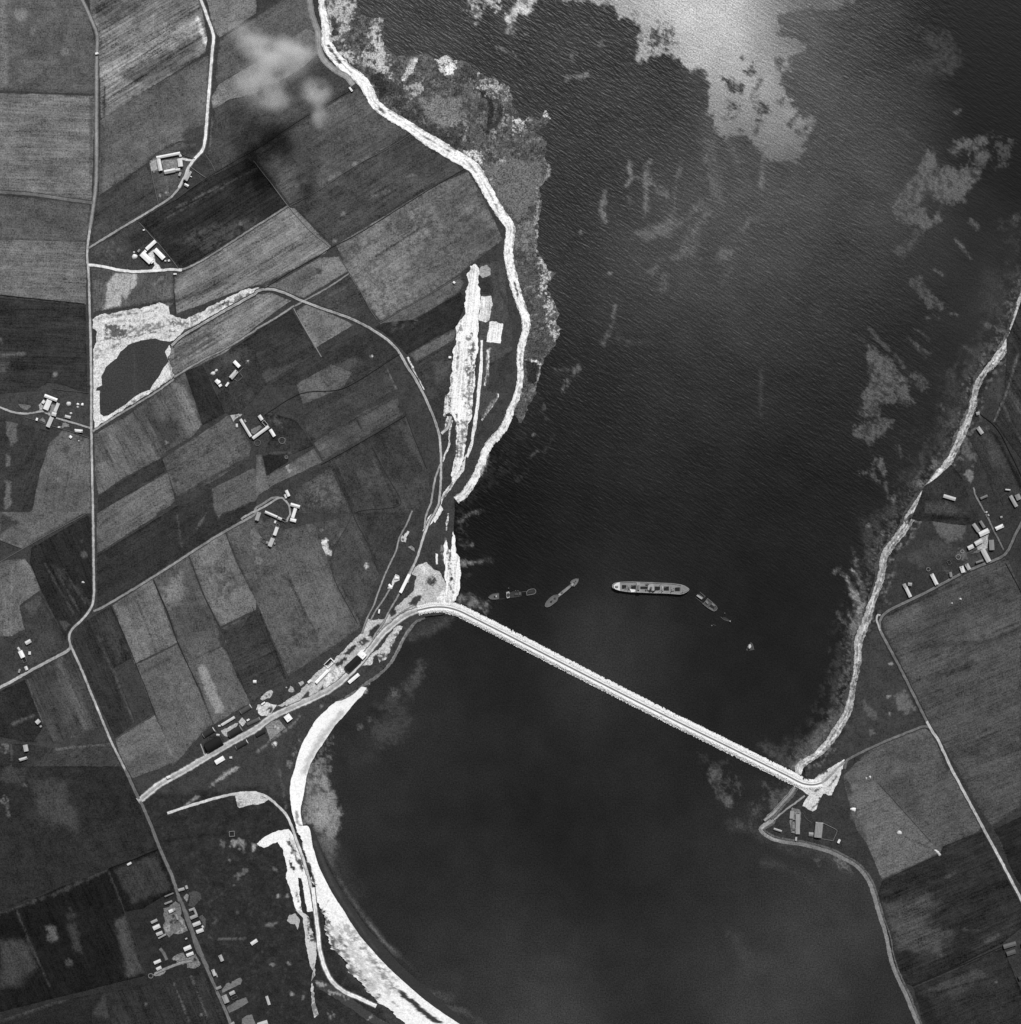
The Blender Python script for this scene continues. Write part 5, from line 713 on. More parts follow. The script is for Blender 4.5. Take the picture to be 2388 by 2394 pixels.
road('path', '11: 1380,1560 1340,1680 1310,1850 1280,1927 21: 1270,30 1262,120', 3.6, 166, z=2.380, verge=1.6, vg=58, label='second haul track running parallel above the shore')
road('path', '11: 1460,1200 1440,1280 1390,1330', 5, 200, z=2.4, verge=1.5, vg=90, label='short white spur linking railway and quarry cutting')
road('path', '21: 1170,-20 1130,80 1075,180 1050,280 1000,385 942,520 885,680 835,780 790,905', 3.0, 150, z=2.380, verge=1.4, vg=60, label='thin track slanting down to the shore works')
road('path', '21: 1015,545 960,640 890,740 860,800', 3.0, 148, z=2.380, verge=1.2, vg=62, label='thin track through the shore works')
road('path', '21: 1170,400 1080,590 1000,730 960,810 900,900 870,950', 3.2, 150, z=2.385, verge=1.2, vg=70, label='track past the long white shed')
CW_ROAD = P('30: 1040,252 1080,225') + P('20: 1200,2035 1400,1922 1560,1826 1700,1743 1927,1615 21: 120,1525 250,1465 420,1390 540,1330 640,1258 720,1178 800,1090 870,1002 950,902 1030,830 1110,770 1210,728 1320,706 1420,706 1520,732 1640,790 1780,860 1920,931 s: 1290,1537.5 1400,1594 1500,1645 1600,1695 1700,1744 1760,1773.7 1840,1813 h: 750,758 850,800 1000,826 1120,818 1230,785 1400,650 1560,480 1700,352')
road('road', CW_ROAD[:20], 13.5, 206, z=2.320, verge=2.2, vg=84, wear=1.0, label='broad pale gravel verge of the causeway road', jit=1.2, inks=[line('20: 1400,1922 1927,1615 21: 250,1465 640,1258', 6, 176, 3, 1)])
road('road', CW_ROAD[:21], 6.0, 168, z=2.380, verge=.4, vg=176, label='grey road surface leading to the causeway')
road('path', '20: 1510,1730 1545,1830', 2.2, 170, z=2.340, verge=.8, vg=60, label='pale path beside the largest black hut')
road('path', '30: 1260,342 1350,312 1450,280 1650,222 1800,192 1927,188 31: 0,190 80,220 160,285 225,355 270,450 300,540 350,680 400,850 430,1010', 5.6, 206, z=2.340, verge=1.4, vg=66, label='white track looping across the moor to the dune')
E1 = '23: 1990,-60 1927,70 1880,160 1830,270 1790,318 1720,352 1500,440 1200,598 950,718 890,762 862,815 866,870 895,935 1000,1130 1120,1368 1222,1575'
road('road', E1, 5.2, 116, verge=3.0, vg=42, label='grey road past the east village')
road('road', '23: 1215,1560 1250,1625 1300,1700 1405,1927 33: 1400,8 1600,380 1800,752 1960,1060', 5.4, 188, z=2.370, verge=2.6, vg=52, label='pale straight road down the east side')
road('road', '23: 1225,1600 1180,1600 1100,1632 900,1712 620,1850 33: 600,10', 4.6, 112, z=2.350, verge=2.4, vg=52, label='grey lane from the causeway to the east road')
road('path', '23: 868,765 848,760 838,795 852,840 866,880', 3.6, 176, z=2.400, verge=.8, vg=60, label='pale hook of track at the road corner')
road('path', 'P: 250,90 290,260 420,510 560,760 700,1050 830,1300 930,1500', 3.4, 128, z=2.340, verge=1.2, vg=44, label='village lane in the east village')
road('path', 'F: -60,890 0,840 200,730 430,620 700,470 900,340 1010,285 1090,290 1200,380 1280,500 1310,620 1310,760 1260,860 1210,960', 4.2, 162, z=2.360, verge=1.2, vg=52, label='ring drive round the ring road farm')
road('path', 'h: 690,880 600,1010 430,1200 230,1420 60,1560', 5, 150, z=2.380, verge=2.0, vg=86, label='track from the causeway down to the point')
road('path', 'h: 890,1050 700,1190 480,1350 260,1540', 3.2, 158, z=2.390, verge=1.4, vg=66, label='upper track from the causeway down to the point')
road('path', 'M: 545,440 640,560 740,760', 6, 112, z=2.340, verge=2, vg=50, label='grey path beside the camp field')
road('path', 'M: 400,1150 700,1010 900,930 1200,830 1440,790', 5.5, 150, z=2.360, verge=1.4, vg=60, label='pale drive across the lower camp')
# ================================================================ WORKINGS, YARDS, POND
QK0 = 0
QK = dict(st=.30, ang=84, med=.14, fine=.18, mot=.16, msc=3.4, mg=.6)
sheet('quarry', P('11: 1612,75 1640,50 1660,70 1672,120 1662,200 1680,240 1682,330 1668,470 1662,640 1672,690 1640,800 1642,960 1625,1080 1622,1180 1590,1280 1575,1400 1545,1540 1490,1680 1465,1690 1462,1640 1495,1500 1500,1250 1455,1170 1420,1180 1412,1080 1455,1010 1452,900 1470,860 1480,700 1500,640 1497,550 1530,480 1565,430 1570,260 1598,210 1580,140 1600,110'), 2.22, 238,
      [line('11: 1600,600 1590,900 1575,1100', 9, 110, 3, 9, 7, .9, .44, 7), line('11: 1630,660 1620,860', 7, 90, 3, 7, 6, .9, .4, 6), line('11: 1520,640 1500,900', 2, 130, 2, 3, 7, .8, .4), line('11: 1620,900 1600,1180', 12, 130, 4, 9, 6, .85, .46, 6), line('11: 1470,900 1450,1120', 5, 120, 3, 6, 6, .9, .42), line('11: 1555,1250 1540,1480', 13, 118, 5, 7, 7, .85, .4), line('11: 1570,640 1545,1100', 3, 196, 3, 2, 10, .8), spot('11: 1620,110', 6, 190, 3, 4, 6, .9, .3), line('11: 1540,480 1520,560', 5, 120, 3, 6, 6, .8, .45), line('11: 1500,1500 1480,1650', 4, 140, 3, 4, 6, .8, .4), poly('11: 1440,1180 1510,1260 1510,1500 1480,1480 1490,1300', 84, 3, 5, 7, .9, .25)], sp=2.2, amp=2.2, step=3, label='white stripped quarry cutting above the west shore', **QK)
sheet('quarry', P('11: 1688,298 1760,298 1775,350 1750,480 1720,495 1670,478 1680,380'), 2.2, 224, [line('11: 1730,310 1710,480', 2, 190, 2, 1), line('11: 1760,320 1735,480', 2, 200, 2, 1)], sp=2.4, amp=1, step=3, label='square white stripped patch beside the quarry cutting', **QK)
sheet('quarry', P('11: 1750,490 1800,486 1815,500 1855,505 1838,600 1832,652 1728,640 1740,560'), 2.2, 240, [line('11: 1790,500 1780,640', 2, 206, 2, 1), line('11: 1820,510 1810,640', 2, 214, 2, 1)], sp=2.4, amp=1, step=3, label='second square white stripped patch beside the quarry cutting', **QK)
sheet('quarry', P('11: 1670,100 1690,72 1730,65 1760,90 1758,135 1730,152 1700,162 1668,135'), 2.2, 160, [], sp=2.4, amp=1, step=3, st=.03, fine=.2, mot=.4, mg=.75, label='round grey spoil patch at the head of the quarry cutting')
sheet('quarry', P('11: 1685,628 1698,628 1700,800 1688,960 1672,1100 1655,1260 1640,1330 1620,1430 1590,1510 1575,1500 1610,1380 1628,1240 1648,1120 1660,980 1678,800'), 2.2, 228, [line('11: 1640,1200 1610,1420', 2, 150, 2, 2, 7, .8, .4)], sp=2.2, amp=.8, step=3, label='narrow white strip along the foot of the quarry cutting', **QK)
sheet('quarry', P('11: 1575,1480 1560,1600 1500,1680 1420,1800 1380,1860 1400,1900 1340,2000 21: 1330,60 1290,110 1268,170 1250,130 1290,30 11: 1370,1890 1400,1780 1470,1690 1520,1600'), 2.2, 214, [line('11: 1560,1540 1480,1680 1400,1820', 3, 90, 2, 3, 7, .8, .4)], sp=2.4, amp=1.4, step=3, label='white trail from the quarry cutting down the shore', **QK)
sheet('quarry', P('21: 1480,130 1490,170 1500,300 1525,330 1535,470 1520,600 1500,650 1450,650 1420,600 1430,540 1410,470 1420,400 1405,330 1410,220 1425,200 1440,260 1460,280 1470,200'), 2.24, 240, [line('21: 1445,260 1455,420 1460,500', 4, 92, 2, 4, 6, .9, .36), line('21: 1430,280 1440,400', 3, 84, 2, 3, 6, .8, .35), spot('21: 1465,490', 4, 60, 2, 3, 6), line('21: 1440,520 1480,600', 3, 110, 2, 3, 6, .8, .4)], sp=2.2, amp=1.6, step=3, label='white spoil heaped on the shore north of the causeway', **QK)
sheet('quarry', P('21: 1345,300 1362,305 1365,380 1350,380'), 2.22, 220, [], sp=2.4, amp=1, step=3, label='small white spoil bar near the shore', **QK)
works = P('21: 1280,370 1330,420 1380,440 1420,520 1450,640 1500,650 1440,695 1320,690 1200,705 1110,750 1020,820 950,890 860,985 760,1110 700,1190 640,1255 540,1325 420,1385 330,1410 250,1440 160,1445 0,1480 10,1440 60,1430 140,1450 240,1400 330,1340 400,1250 450,1190 520,1150 600,1080 700,980 780,905 800,860 830,780 870,800 960,790 1010,740 1060,690 1120,640 1180,580 1200,470 1150,440 1220,380')
sheet('gravel_yard', works, 2.21, 186, [spot('21: 1315,510', 11, 74, 5, 5, 8, .95, .2), poly('21: 1200,400 1290,380 1380,460 1280,480', 204, 8, 8, 8, .8, .3), poly('21: 1140,680 1220,610 1250,620 1200,690', 62, 3, 3, 7), poly('21: 1000,720 1040,700 1050,750 1010,780', 56, 3, 2, 7), poly('21: 850,880 920,830 935,850 880,930 840,920', 56, 3, 2, 7), poly('21: 755,970 810,930 850,960 800,1000', 62, 3, 3, 6, .95, .2), poly('21: 640,1060 740,985 750,1000 700,1060', 58, 3, 2, 7), poly('21: 590,1130 660,1070 680,1090 620,1160', 62, 3, 3, 7), poly('21: 330,1395 390,1335 400,1380 360,1390', 66, 2, 2, 6), poly('21: 465,1330 500,1290 505,1330', 64, 2, 2, 6), poly('21: 100,1455 130,1470 120,1500 80,1495', 72, 2, 2, 5), line('21: 940,860 990,820 1080,750 1180,690', 3, 120, 2, 1, 8, .8), line('21: 900,950 960,890 1090,760', 3, 96, 2, 1, 8, .9), poly('21: 1080,420 1130,400 1120,480 1060,520', 120, 5, 8, 7, .8, .4), poly('21: 540,1170 660,1150 640,1250 520,1310', 232, 6, 8, 7, .8, .3), line('21: 650,1180 880,970', 7, 236, 4, 2, 8, .7), poly('21: 560,1200 620,1230 580,1260', 140, 4, 8, 6, .8, .4), poly('21: 1350,640 1430,560 1490,640 1440,690', 236, 5, 5, 8, .9, .2)],
      sp=2.3, amp=2.0, step=3, st=.04, ang=45, med=.2, fine=.2, mot=.4, msc=4, mg=.66, label='pale trampled works yard at the west end of the causeway')
sheet('gravel_yard', P('21: 1110,765 1020,850 960,920 880,1010 800,1110 730,1180 640,1260 560,1330 470,1380 420,1400 450,1360 560,1310 650,1240 720,1170 800,1080 880,980 950,895 1020,825'), 2.26, 240, [], sp=2.4, amp=1, step=3, label='white stone bank on the lagoon side of the road', st=.04, ang=45, fine=.16, mot=.2, mg=.7)
sheet('gravel_yard', P('21: 940,1000 1010,900 1060,840 1100,850 1060,920 1010,1010 980,1090 930,1120 900,1060 860,1130 780,1150 830,1090'), 2.23, 196, [poly('21: 880,1080 940,1050 1000,1070 940,1110', 66, 3, 6, 6, .9, .3), poly('21: 1000,1000 1060,900 1080,920 1030,1020', 84, 4, 6, 6, .9, .35), spot('21: 905,1105', 3, 230, 2, 2, 6)], sp=2.3, amp=2.2, step=3, st=.03, fine=.22, mot=.45, msc=4, mg=.6, label='broken white ground between road and lagoon')
sheet('gravel_yard', P('21: 985,560 1000,530 1020,545 1030,490 1050,460 1075,470 1070,500 1040,520 1020,560 1000,575'), 2.25, 214, [], sp=2.2, amp=1.6, step=3, label='white scuffed patch beside the long shed', fine=.2, mot=.3, mg=.7, st=.02)
sheet('gravel_yard', P('21: 1075,170 1090,160 1100,175 1135,130 1148,135 1125,180 1120,215 1090,210'), 2.25, 196, [spot('21: 1100,195', 3, 90, 2, 2, 6)], sp=2.2, amp=1.6, step=3, label='small pale spoil patch in the field above the works', fine=.2, mot=.3, mg=.7, st=.02)
sheet('gravel_yard', P('21: 1140,250 1160,240 1190,265 1185,290 1160,270'), 2.25, 150, [], sp=2.2, amp=1.6, step=3, label='smaller pale spoil patch above the works', fine=.2, mot=.4, mg=.6, st=.02)
pit = P('10: 700,880 705,700 720,650 735,560 705,540 700,465 760,435 860,425 960,400 1060,390 1150,365 1200,348 1268,370 1280,430 1330,455 1400,470 1500,425 1550,395 1640,345 1750,290 1850,245 1927,235 11: 40,240 10: 1927,268 1700,385 1500,500 1400,560 1310,632 1260,650 1290,690 1262,760 1280,790 1312,900 1150,1010 1000,1105 850,1200 710,1292 700,1100')
pit_inks = [line('10: 745,470 900,440 1050,410 1200,380', 3, 96, 2, 3, 8, .8, .46, 10), line('10: 740,640 860,600 960,580 1080,500', 3, 110, 2, 2, 8, .8, .4, 10), line('10: 720,760 800,720 900,650 1000,600 1200,560 1330,560', 4, 92, 2, 4, 7, .8, .5, 8), line('10: 780,450 1000,430 1230,400', 2, 110, 2, 2, 8, .8, .5, 8), line('10: 790,610 900,620 960,590', 3, 90, 2, 2, 7, .8, .3), line('10: 1330,470 1430,560', 6, 84, 3, 5, 6, .8, .46, 6), line('10: 1120,560 1300,500 1420,500', 5, 110, 3, 5, 6, .8, .48, 7), poly('10: 770,540 800,515 900,520 1000,525 960,580 900,600 840,610 790,590', 92, 4, 6, 7, .95, .3), poly('10: 990,560 1100,520 1250,470 1190,540 1050,590', 130, 5, 6, 8, .9, .36), line('10: 720,470 860,440 1000,400', 5, 150, 3, 5, 7, .8, .4), line('10: 760,500 950,480 1050,490 1200,440', 3, 150, 2, 3, 7, .8, .4), poly('10: 1230,360 1290,430 1250,480 1210,420', 200, 4, 8, 5, .9, .3), line('10: 1000,660 1150,610 1290,600', 5, 150, 3, 4, 6, .8, .4), line('10: 720,700 850,690 930,640', 6, 150, 4, 6, 7, .8, .42), line('10: 1290,480 1400,520 1500,470', 9, 110, 4, 8, 6, .85, .42), line('10: 1440,470 1600,390 1800,300', 7, 120, 4, 6, 7, .8, .42), line('10: 1640,370 1720,340', 6, 66, 3, 4, 7), poly('10: 1700,350 1900,270 1927,280 1720,390', 84, 4, 4, 8, .8, .3), line('10: 1000,1085 1160,1000 1300,905', 5, 130, 4, 4, 8, .7, .3), line('10: 950,1130 1100,1060', 7, 120, 4, 5, 7, .7, .4), poly('10: 1285,780 1310,900 1290,900 1270,800', 150, 3, 3, 7), poly('10: 700,700 735,560 740,640 720,800', 180, 5, 5, 8, .7, .3)]
sheet('quarry', pit, 2.20, 212, pit_inks, sp=2.2, amp=2.0, step=3, st=.05, ang=15, med=.18, fine=.2, mot=.36, msc=4, mg=.62, label='scraped white workings round the pond')
pond = P('10: 765,905 800,830 850,782 880,765 910,712 940,690 965,662 1060,632 1170,612 1210,630 1292,640 1250,700 1242,720 1262,760 1268,790 1235,830 1200,900 1150,960 1130,1000 1050,1030 1000,1062 950,1110 880,1150 820,1192 780,1200 757,1180 752,1100 755,1010 722,1005 730,985 768,965')
sheet('pond', pond, 2.235, 58, [line('10: 1010,700 1020,1050', 5, 66, 10, 2)], sp=5, amp=.8, step=3, mat=MAT['water'], st=.01, med=.03, fine=.06, label='flooded pit, a dark flat pond among white workings')
sheet('quarry', P('10: 1395,535 1500,495 1495,505 1420,560 1370,590 1360,580'), 2.26, 84, [line('10: 1395,540 1495,497', 2, 220, 2, 1)], sp=2.4, amp=.6, step=3, label='dark loading cut beside the quarry railway', st=.02)
for s_, w_, lb in (('11: 1425,1040 1418,1120 1412,1200', 5, 'thin white streak on the west flank of the quarry cutting'), ('11: 1462,1020 1450,1120 1460,1180', 5, 'second thin white streak on the west flank of the quarry cutting'),
                   ('11: 1735,700 1742,780 1736,860 1722,920 1712,970', 4, 'thin white streak east of the quarry cutting'), ('11: 1820,1030 1790,1090 1740,1160 1690,1230', 4, 'thin grey streak curving east of the quarry cutting'),
                   ('11: 1440,1200 1420,1290 1390,1330', 6, 'white spur at the foot of the quarry cutting'), ('11: 1470,1230 1450,1330 1445,1420 1410,1500 1395,1560', 4, 'pale streak running from the quarry cutting to the haul track'),
                   ('11: 1500,1180 1520,1300 1505,1430', 5, 'white streak in the lower quarry cutting'), ('11: 1135,755 1165,810 1190,870 1220,930 1260,1000', 4, 'white spoil line beside the railway curve'), ('21: 1440,0 1430,80 1425,130', 4, 'pale streak along the shore above the white spoil')):
    c_ = smooth(P(s_), 3)
    loft('quarry', offset(c_, w_ / 2), offset(c_, -w_ / 2), 2.235, 2.235, 214, [('l', c_, 90, w_ * 2, 3, 0, 6, .8, .56, 7)], cols=4, jit=1.4, jsc=6, label=lb, fine=.2, mot=.2, mg=.7)
road('road', CW_ROAD[-7:], 5.5, 150, z=2.36, verge=.6, vg=200, label='grey road curving off the east end of the causeway')
# farm yards and other pale ground
YK = dict(st=.02, med=.2, fine=.2, mot=.35, msc=3, mg=.7)
sheet('yard', P('B: 690,900 840,760 860,900 900,1120 1000,1200 1050,1310 1380,1310 800,1340 880,1200 800,1060'), 2.3, 206, [poly('B: 860,900 1100,1100 1000,1140 890,1030', 92, 3, 3, 6)], sp=2.2, amp=.8, step=3, label='white yard between the white roofed farm buildings', **YK)
sheet('yard', P('A: 130,640 300,540 370,620 350,790 180,860'), 2.24, 162, [], sp=2.4, amp=.8, step=3, label='pale hay yard west of the courtyard farm', **YK)
sheet('yard', P('A: 470,560 900,500 940,720 600,790 520,760'), 2.24, 128, [poly('A: 680,640 780,600 800,740 700,740', 196, 3, 5, 5, .9, .3)], sp=2.2, amp=.8, step=3, label='courtyard of the courtyard farm', **YK)
sheet('yard', P('D: 380,560 480,470 540,560 480,700 700,800 740,900 640,840 480,770 340,770 410,690'), 2.26, 164, [], sp=2.4, amp=1, step=3, label='yard of the roadside farm', **YK)
sheet('yard', P('D: 740,540 840,560 860,660 760,860 680,840'), 2.25, 134, [], sp=2.4, amp=1, step=3, label='grey inner yard of the roadside farm', **YK)
sheet('yard', P('D: 400,1000 490,910 570,1000 590,1080'), 2.25, 122, [], sp=2.4, amp=1, step=3, label='grey plot in the roadside farm garden', **YK)
sheet('yard', P('D: 1020,1190 1060,1090 1130,1060 1230,1110 1240,1180 1110,1180 1060,1220'), 2.25, 132, [], sp=2.4, amp=1, step=3, label='curved grey plot in the roadside farm garden', **YK)
sheet('yard', P('D: -200,540 0,560 140,580 170,620 60,710 -80,690'), 2.25, 110, [], sp=2.4, amp=1, step=3, label='grey plot west of the roadside farm', **YK)
sheet('yard', P('E: 110,380 240,350 460,340 400,400 260,470 210,550'), 2.25, 168, [poly('E: 230,400 320,380 270,440', 100, 2, 3, 5)], sp=2.4, amp=1, step=3, label='pale trampled corner above the crofts', **YK)
sheet('yard', P('E: 700,760 940,650 1020,700 800,900 700,860'), 2.25, 112, [], sp=2.4, amp=1, step=3, label='grey court between the long croft ranges', **YK)
sheet('yard', P('F: 300,1120 440,1300 520,1400 430,1560 380,1760 260,1740 240,1620 270,1440 200,1300 200,1180'), 2.25, 112, [], sp=2.2, amp=1.6, step=3, label='ragged pale ground beside the ring road farm', st=.02, fine=.2, mot=.5, msc=4, mg=.55)
sheet('yard', P('I: 680,940 860,860 1100,720 1180,730 1150,800 960,920 880,1000 900,1100 780,1080'), 2.25, 176, [], sp=2.4, amp=1, step=3, label='pale ground among the grey huts', **YK)
sheet('yard', P('I: 1190,690 1290,560 1400,700 1300,820'), 2.25, 186, [], sp=2.4, amp=1, step=3, label='small pale pad among the grey huts', **YK)
sheet('yard', P('K: 160,440 280,330 420,260 560,310 700,330 600,480 520,620 280,640 170,560'), 2.27, 208, [poly('K: 400,470 480,400 550,370 600,460 560,540 470,560 490,500 500,460 420,490', 84, 2, 1, 5)], sp=2.2, amp=1, step=3, label='pale turning place with a dark comma of grass', **YK)
sheet('yard', P('K: 370,930 560,800 760,740 860,880 950,970 760,1120 510,1320 460,1160'), 2.24, 132, [poly('K: 600,760 740,700 800,800 660,820', 104, 3, 4, 6), spot('K: 640,940', 4, 176, 3, 4, 6, .9, .3), spot('K: 745,1000', 3, 176, 3, 3, 6)], sp=2.4, amp=.6, step=3, st=.02, fine=.24, mot=.4, msc=3.5, mg=.72, label='grey rough plot below the square white roof')
sheet('yard', P('Q: 90,1360 160,1270 260,1200 330,1150 400,1130 470,1180 440,1270 370,1330 290,1360 180,1420'), 2.25, 186, [spot('Q: 290,1290', 2, 66, 2, 2, 5), spot('Q: 360,1240', 2, 90, 2, 2, 5)], sp=2.2, amp=1.4, step=3, label='mottled white dump in the field beside the causeway road', **YK)
sheet('yard', P('Q: 900,1150 960,1010 1040,1050 1080,1160 1000,1200'), 2.25, 168, [], sp=2.2, amp=1.4, step=3, label='small pale dump in the field beside the causeway road', **YK)
sheet('yard', P('Q: 1190,900 1310,860 1340,930 1260,1010 1230,960'), 2.25, 168, [], sp=2.2, amp=1.4, step=3, label='pale dump at the edge of the causeway road', **YK)
sheet('yard', P('Q: 820,1040 860,1030 880,1060 840,1075'), 2.25, 170, [], sp=2.2, amp=.8, step=3, label='tiny pale dump in the field', **YK)
sheet('yard', P('L: 600,720 720,680 940,520 1050,620 1080,900 1200,1200 1260,1320 1000,1400 860,1380 760,1500 680,1400 560,1480 500,1540 480,1480 640,1380 600,1200 660,1040 620,900'), 2.23, 112, [poly('L: 800,1050 960,1060 960,1150 840,1160', 58, 5, 5, 6), poly('L: 620,1120 720,1080 760,1300 680,1320', 156, 6, 6, 7, .8, .3), poly('L: 1040,1290 1150,1260 1160,1320 1060,1340', 150, 4, 5, 6), spot('L: 860,910', 4, 66, 3, 3, 6), line('L: 1090,1050 1190,1230', 5, 150, 4, 3), spot('L: 965,1365', 4, 150, 3, 3)], sp=2.3, amp=2, step=3, st=.02, fine=.22, mot=.4, msc=4, mg=.62, label='trampled ground of the upper camp')
sheet('yard', P('M: 860,720 1000,620 1200,540 1290,700 1520,620 1640,760 1700,880 1640,960 1500,1000 1330,980 1330,860 1100,880 1000,960 1020,820'), 2.23, 118, [poly('M: 860,720 1080,710 1080,830 1020,860 900,830', 138, 3, 5, 6, .9, .3), spot('M: 1520,760', 4, 56, 2, 2, 5), poly('M: 1340,870 1500,880 1480,980 1380,970', 140, 5, 5, 6, .8, .3)], sp=2.3, amp=2, step=3, st=.02, fine=.22, mot=.4, msc=4, mg=.62, label='trampled ground of the lower camp')
sheet('yard', P('M: 360,1170 460,1060 620,1000 720,1050 640,1170 540,1200 420,1210'), 2.24, 134, [], sp=2.3, amp=1.4, step=3, label='pale ground beside the two small camp huts', **YK)
sheet('yard', P('L: 1140,400 1220,330 1280,370 1260,470 1230,540 1170,470'), 2.24, 128, [], sp=2.3, amp=1.4, step=3, label='pale star shaped patch beside the camp road', **YK)
sheet('yard', P('L: 1280,280 1480,260 1600,320 1620,440 1500,560 1400,700 1260,640 1300,460'), 2.225, 72, [], sp=2.6, amp=1.4, step=3, label='round rough grass plot beside the camp road', **YK)
sheet('yard', P('L: 1540,930 1640,880 1720,980 1740,1100 1680,1280 1620,1060'), 2.225, 84, [], sp=2.6, amp=1.4, step=3, label='rough plot behind the east camp huts', **YK)
sheet('allotment', P('N: 545,1050 640,930 660,880 730,850 790,890 800,820 960,740 1040,720 1080,800 1040,890 780,1010 570,1110'), 2.24, 118, [], sp=3, amp=.7, step=3, label='long pale garden plot with a notched edge', st=.02, fine=.14, mot=.1)
sheet('allotment', P('N: 700,1460 900,1360 930,1310 1180,1225 1245,1360 1060,1480 720,1650 640,1560'), 2.24, 108, [], sp=3, amp=.7, step=3, label='long pale garden plot beside the lower road', st=.02, fine=.14, mot=.1)
sheet('allotment', P('N: 1070,1790 1200,1700 1340,1675 1440,1960 1060,1940'), 2.24, 116, [], sp=3, amp=.7, step=3, label='square pale garden plot at the bottom edge', st=.02, fine=.14, mot=.2)
sheet('gravel_yard', P('30: 1768,205 1800,200 1927,195 31: 60,225 90,240 60,265 0,280 30: 1900,275 1800,305 1785,290'), 2.33, 196, [poly('30: 1780,230 1820,230 1820,290 1790,290', 130, 3, 4, 5, .7, .4)], sp=2.3, amp=.8, step=3, label='square pale yard beside the looping moor track', **YK)
sheet('gravel_yard', P('h: 870,700 1000,760 1060,740 1250,560 1420,470 1560,390 1690,310 1740,340 1690,480 1640,520 1620,620 1580,740 1500,900 1440,1030 1380,1040 1320,1010 1260,1000 1230,1080 1150,1240 1120,1330 1050,1370 960,1330 900,1280 840,1260 900,1140 960,1050 880,960 760,890 900,860'), 2.23, 206, [poly('h: 870,650 1000,530 1160,400 1200,420 1060,600 900,700', 56, 4, 2, 7), poly('h: 1040,680 1070,610 1200,540 1320,440 1330,560 1200,600', 66, 4, 3, 7), line('h: 1530,660 1470,760 1380,860', 4, 84, 3, 2, 7), spot('h: 1120,930', 5, 84, 3, 4, 6, .9, .3), line('h: 1200,1120 1150,1220 1050,1280', 5, 90, 3, 3, 6), poly('h: 1350,860 1480,880 1420,1030 1320,1000', 196, 4, 6, 6, .9, .4), line('h: 1060,720 1040,740 960,740', 3, 110, 2, 2), line('h: 880,860 1010,920', 3, 84, 2, 1), line('h: 1060,820 1230,780 1560,480', 12, 176, 6, 2, 9, .6)], sp=2.2, amp=1.4, step=3, label='pale ground at the east end of the causeway', st=.03, ang=40, med=.14, fine=.18, mot=.3, msc=3, mg=.72)
sheet('yard', P('O: 560,500 740,560 780,640 760,900 720,1170 620,1170 540,1100 500,900 500,700 530,580'), 2.22, 122, [], sp=2.3, amp=1, step=3, label='rubble floor of the ruin on the point', **YK)
sheet('yard', P('P: 260,1320 420,1230 600,1120 640,1000 590,1120 570,1280 560,1460 460,1490 340,1500 320,1420'), 2.25, 166, [], sp=2.3, amp=1.2, step=3, label='pale yard of the east village farm', **YK)
sheet('yard', P('P: 330,1500 460,1450 560,1480 560,1600 460,1520 360,1560 180,1600'), 2.245, 96, [], sp=2.3, amp=1.2, step=3, label='grey garden of the east village farm', **YK)
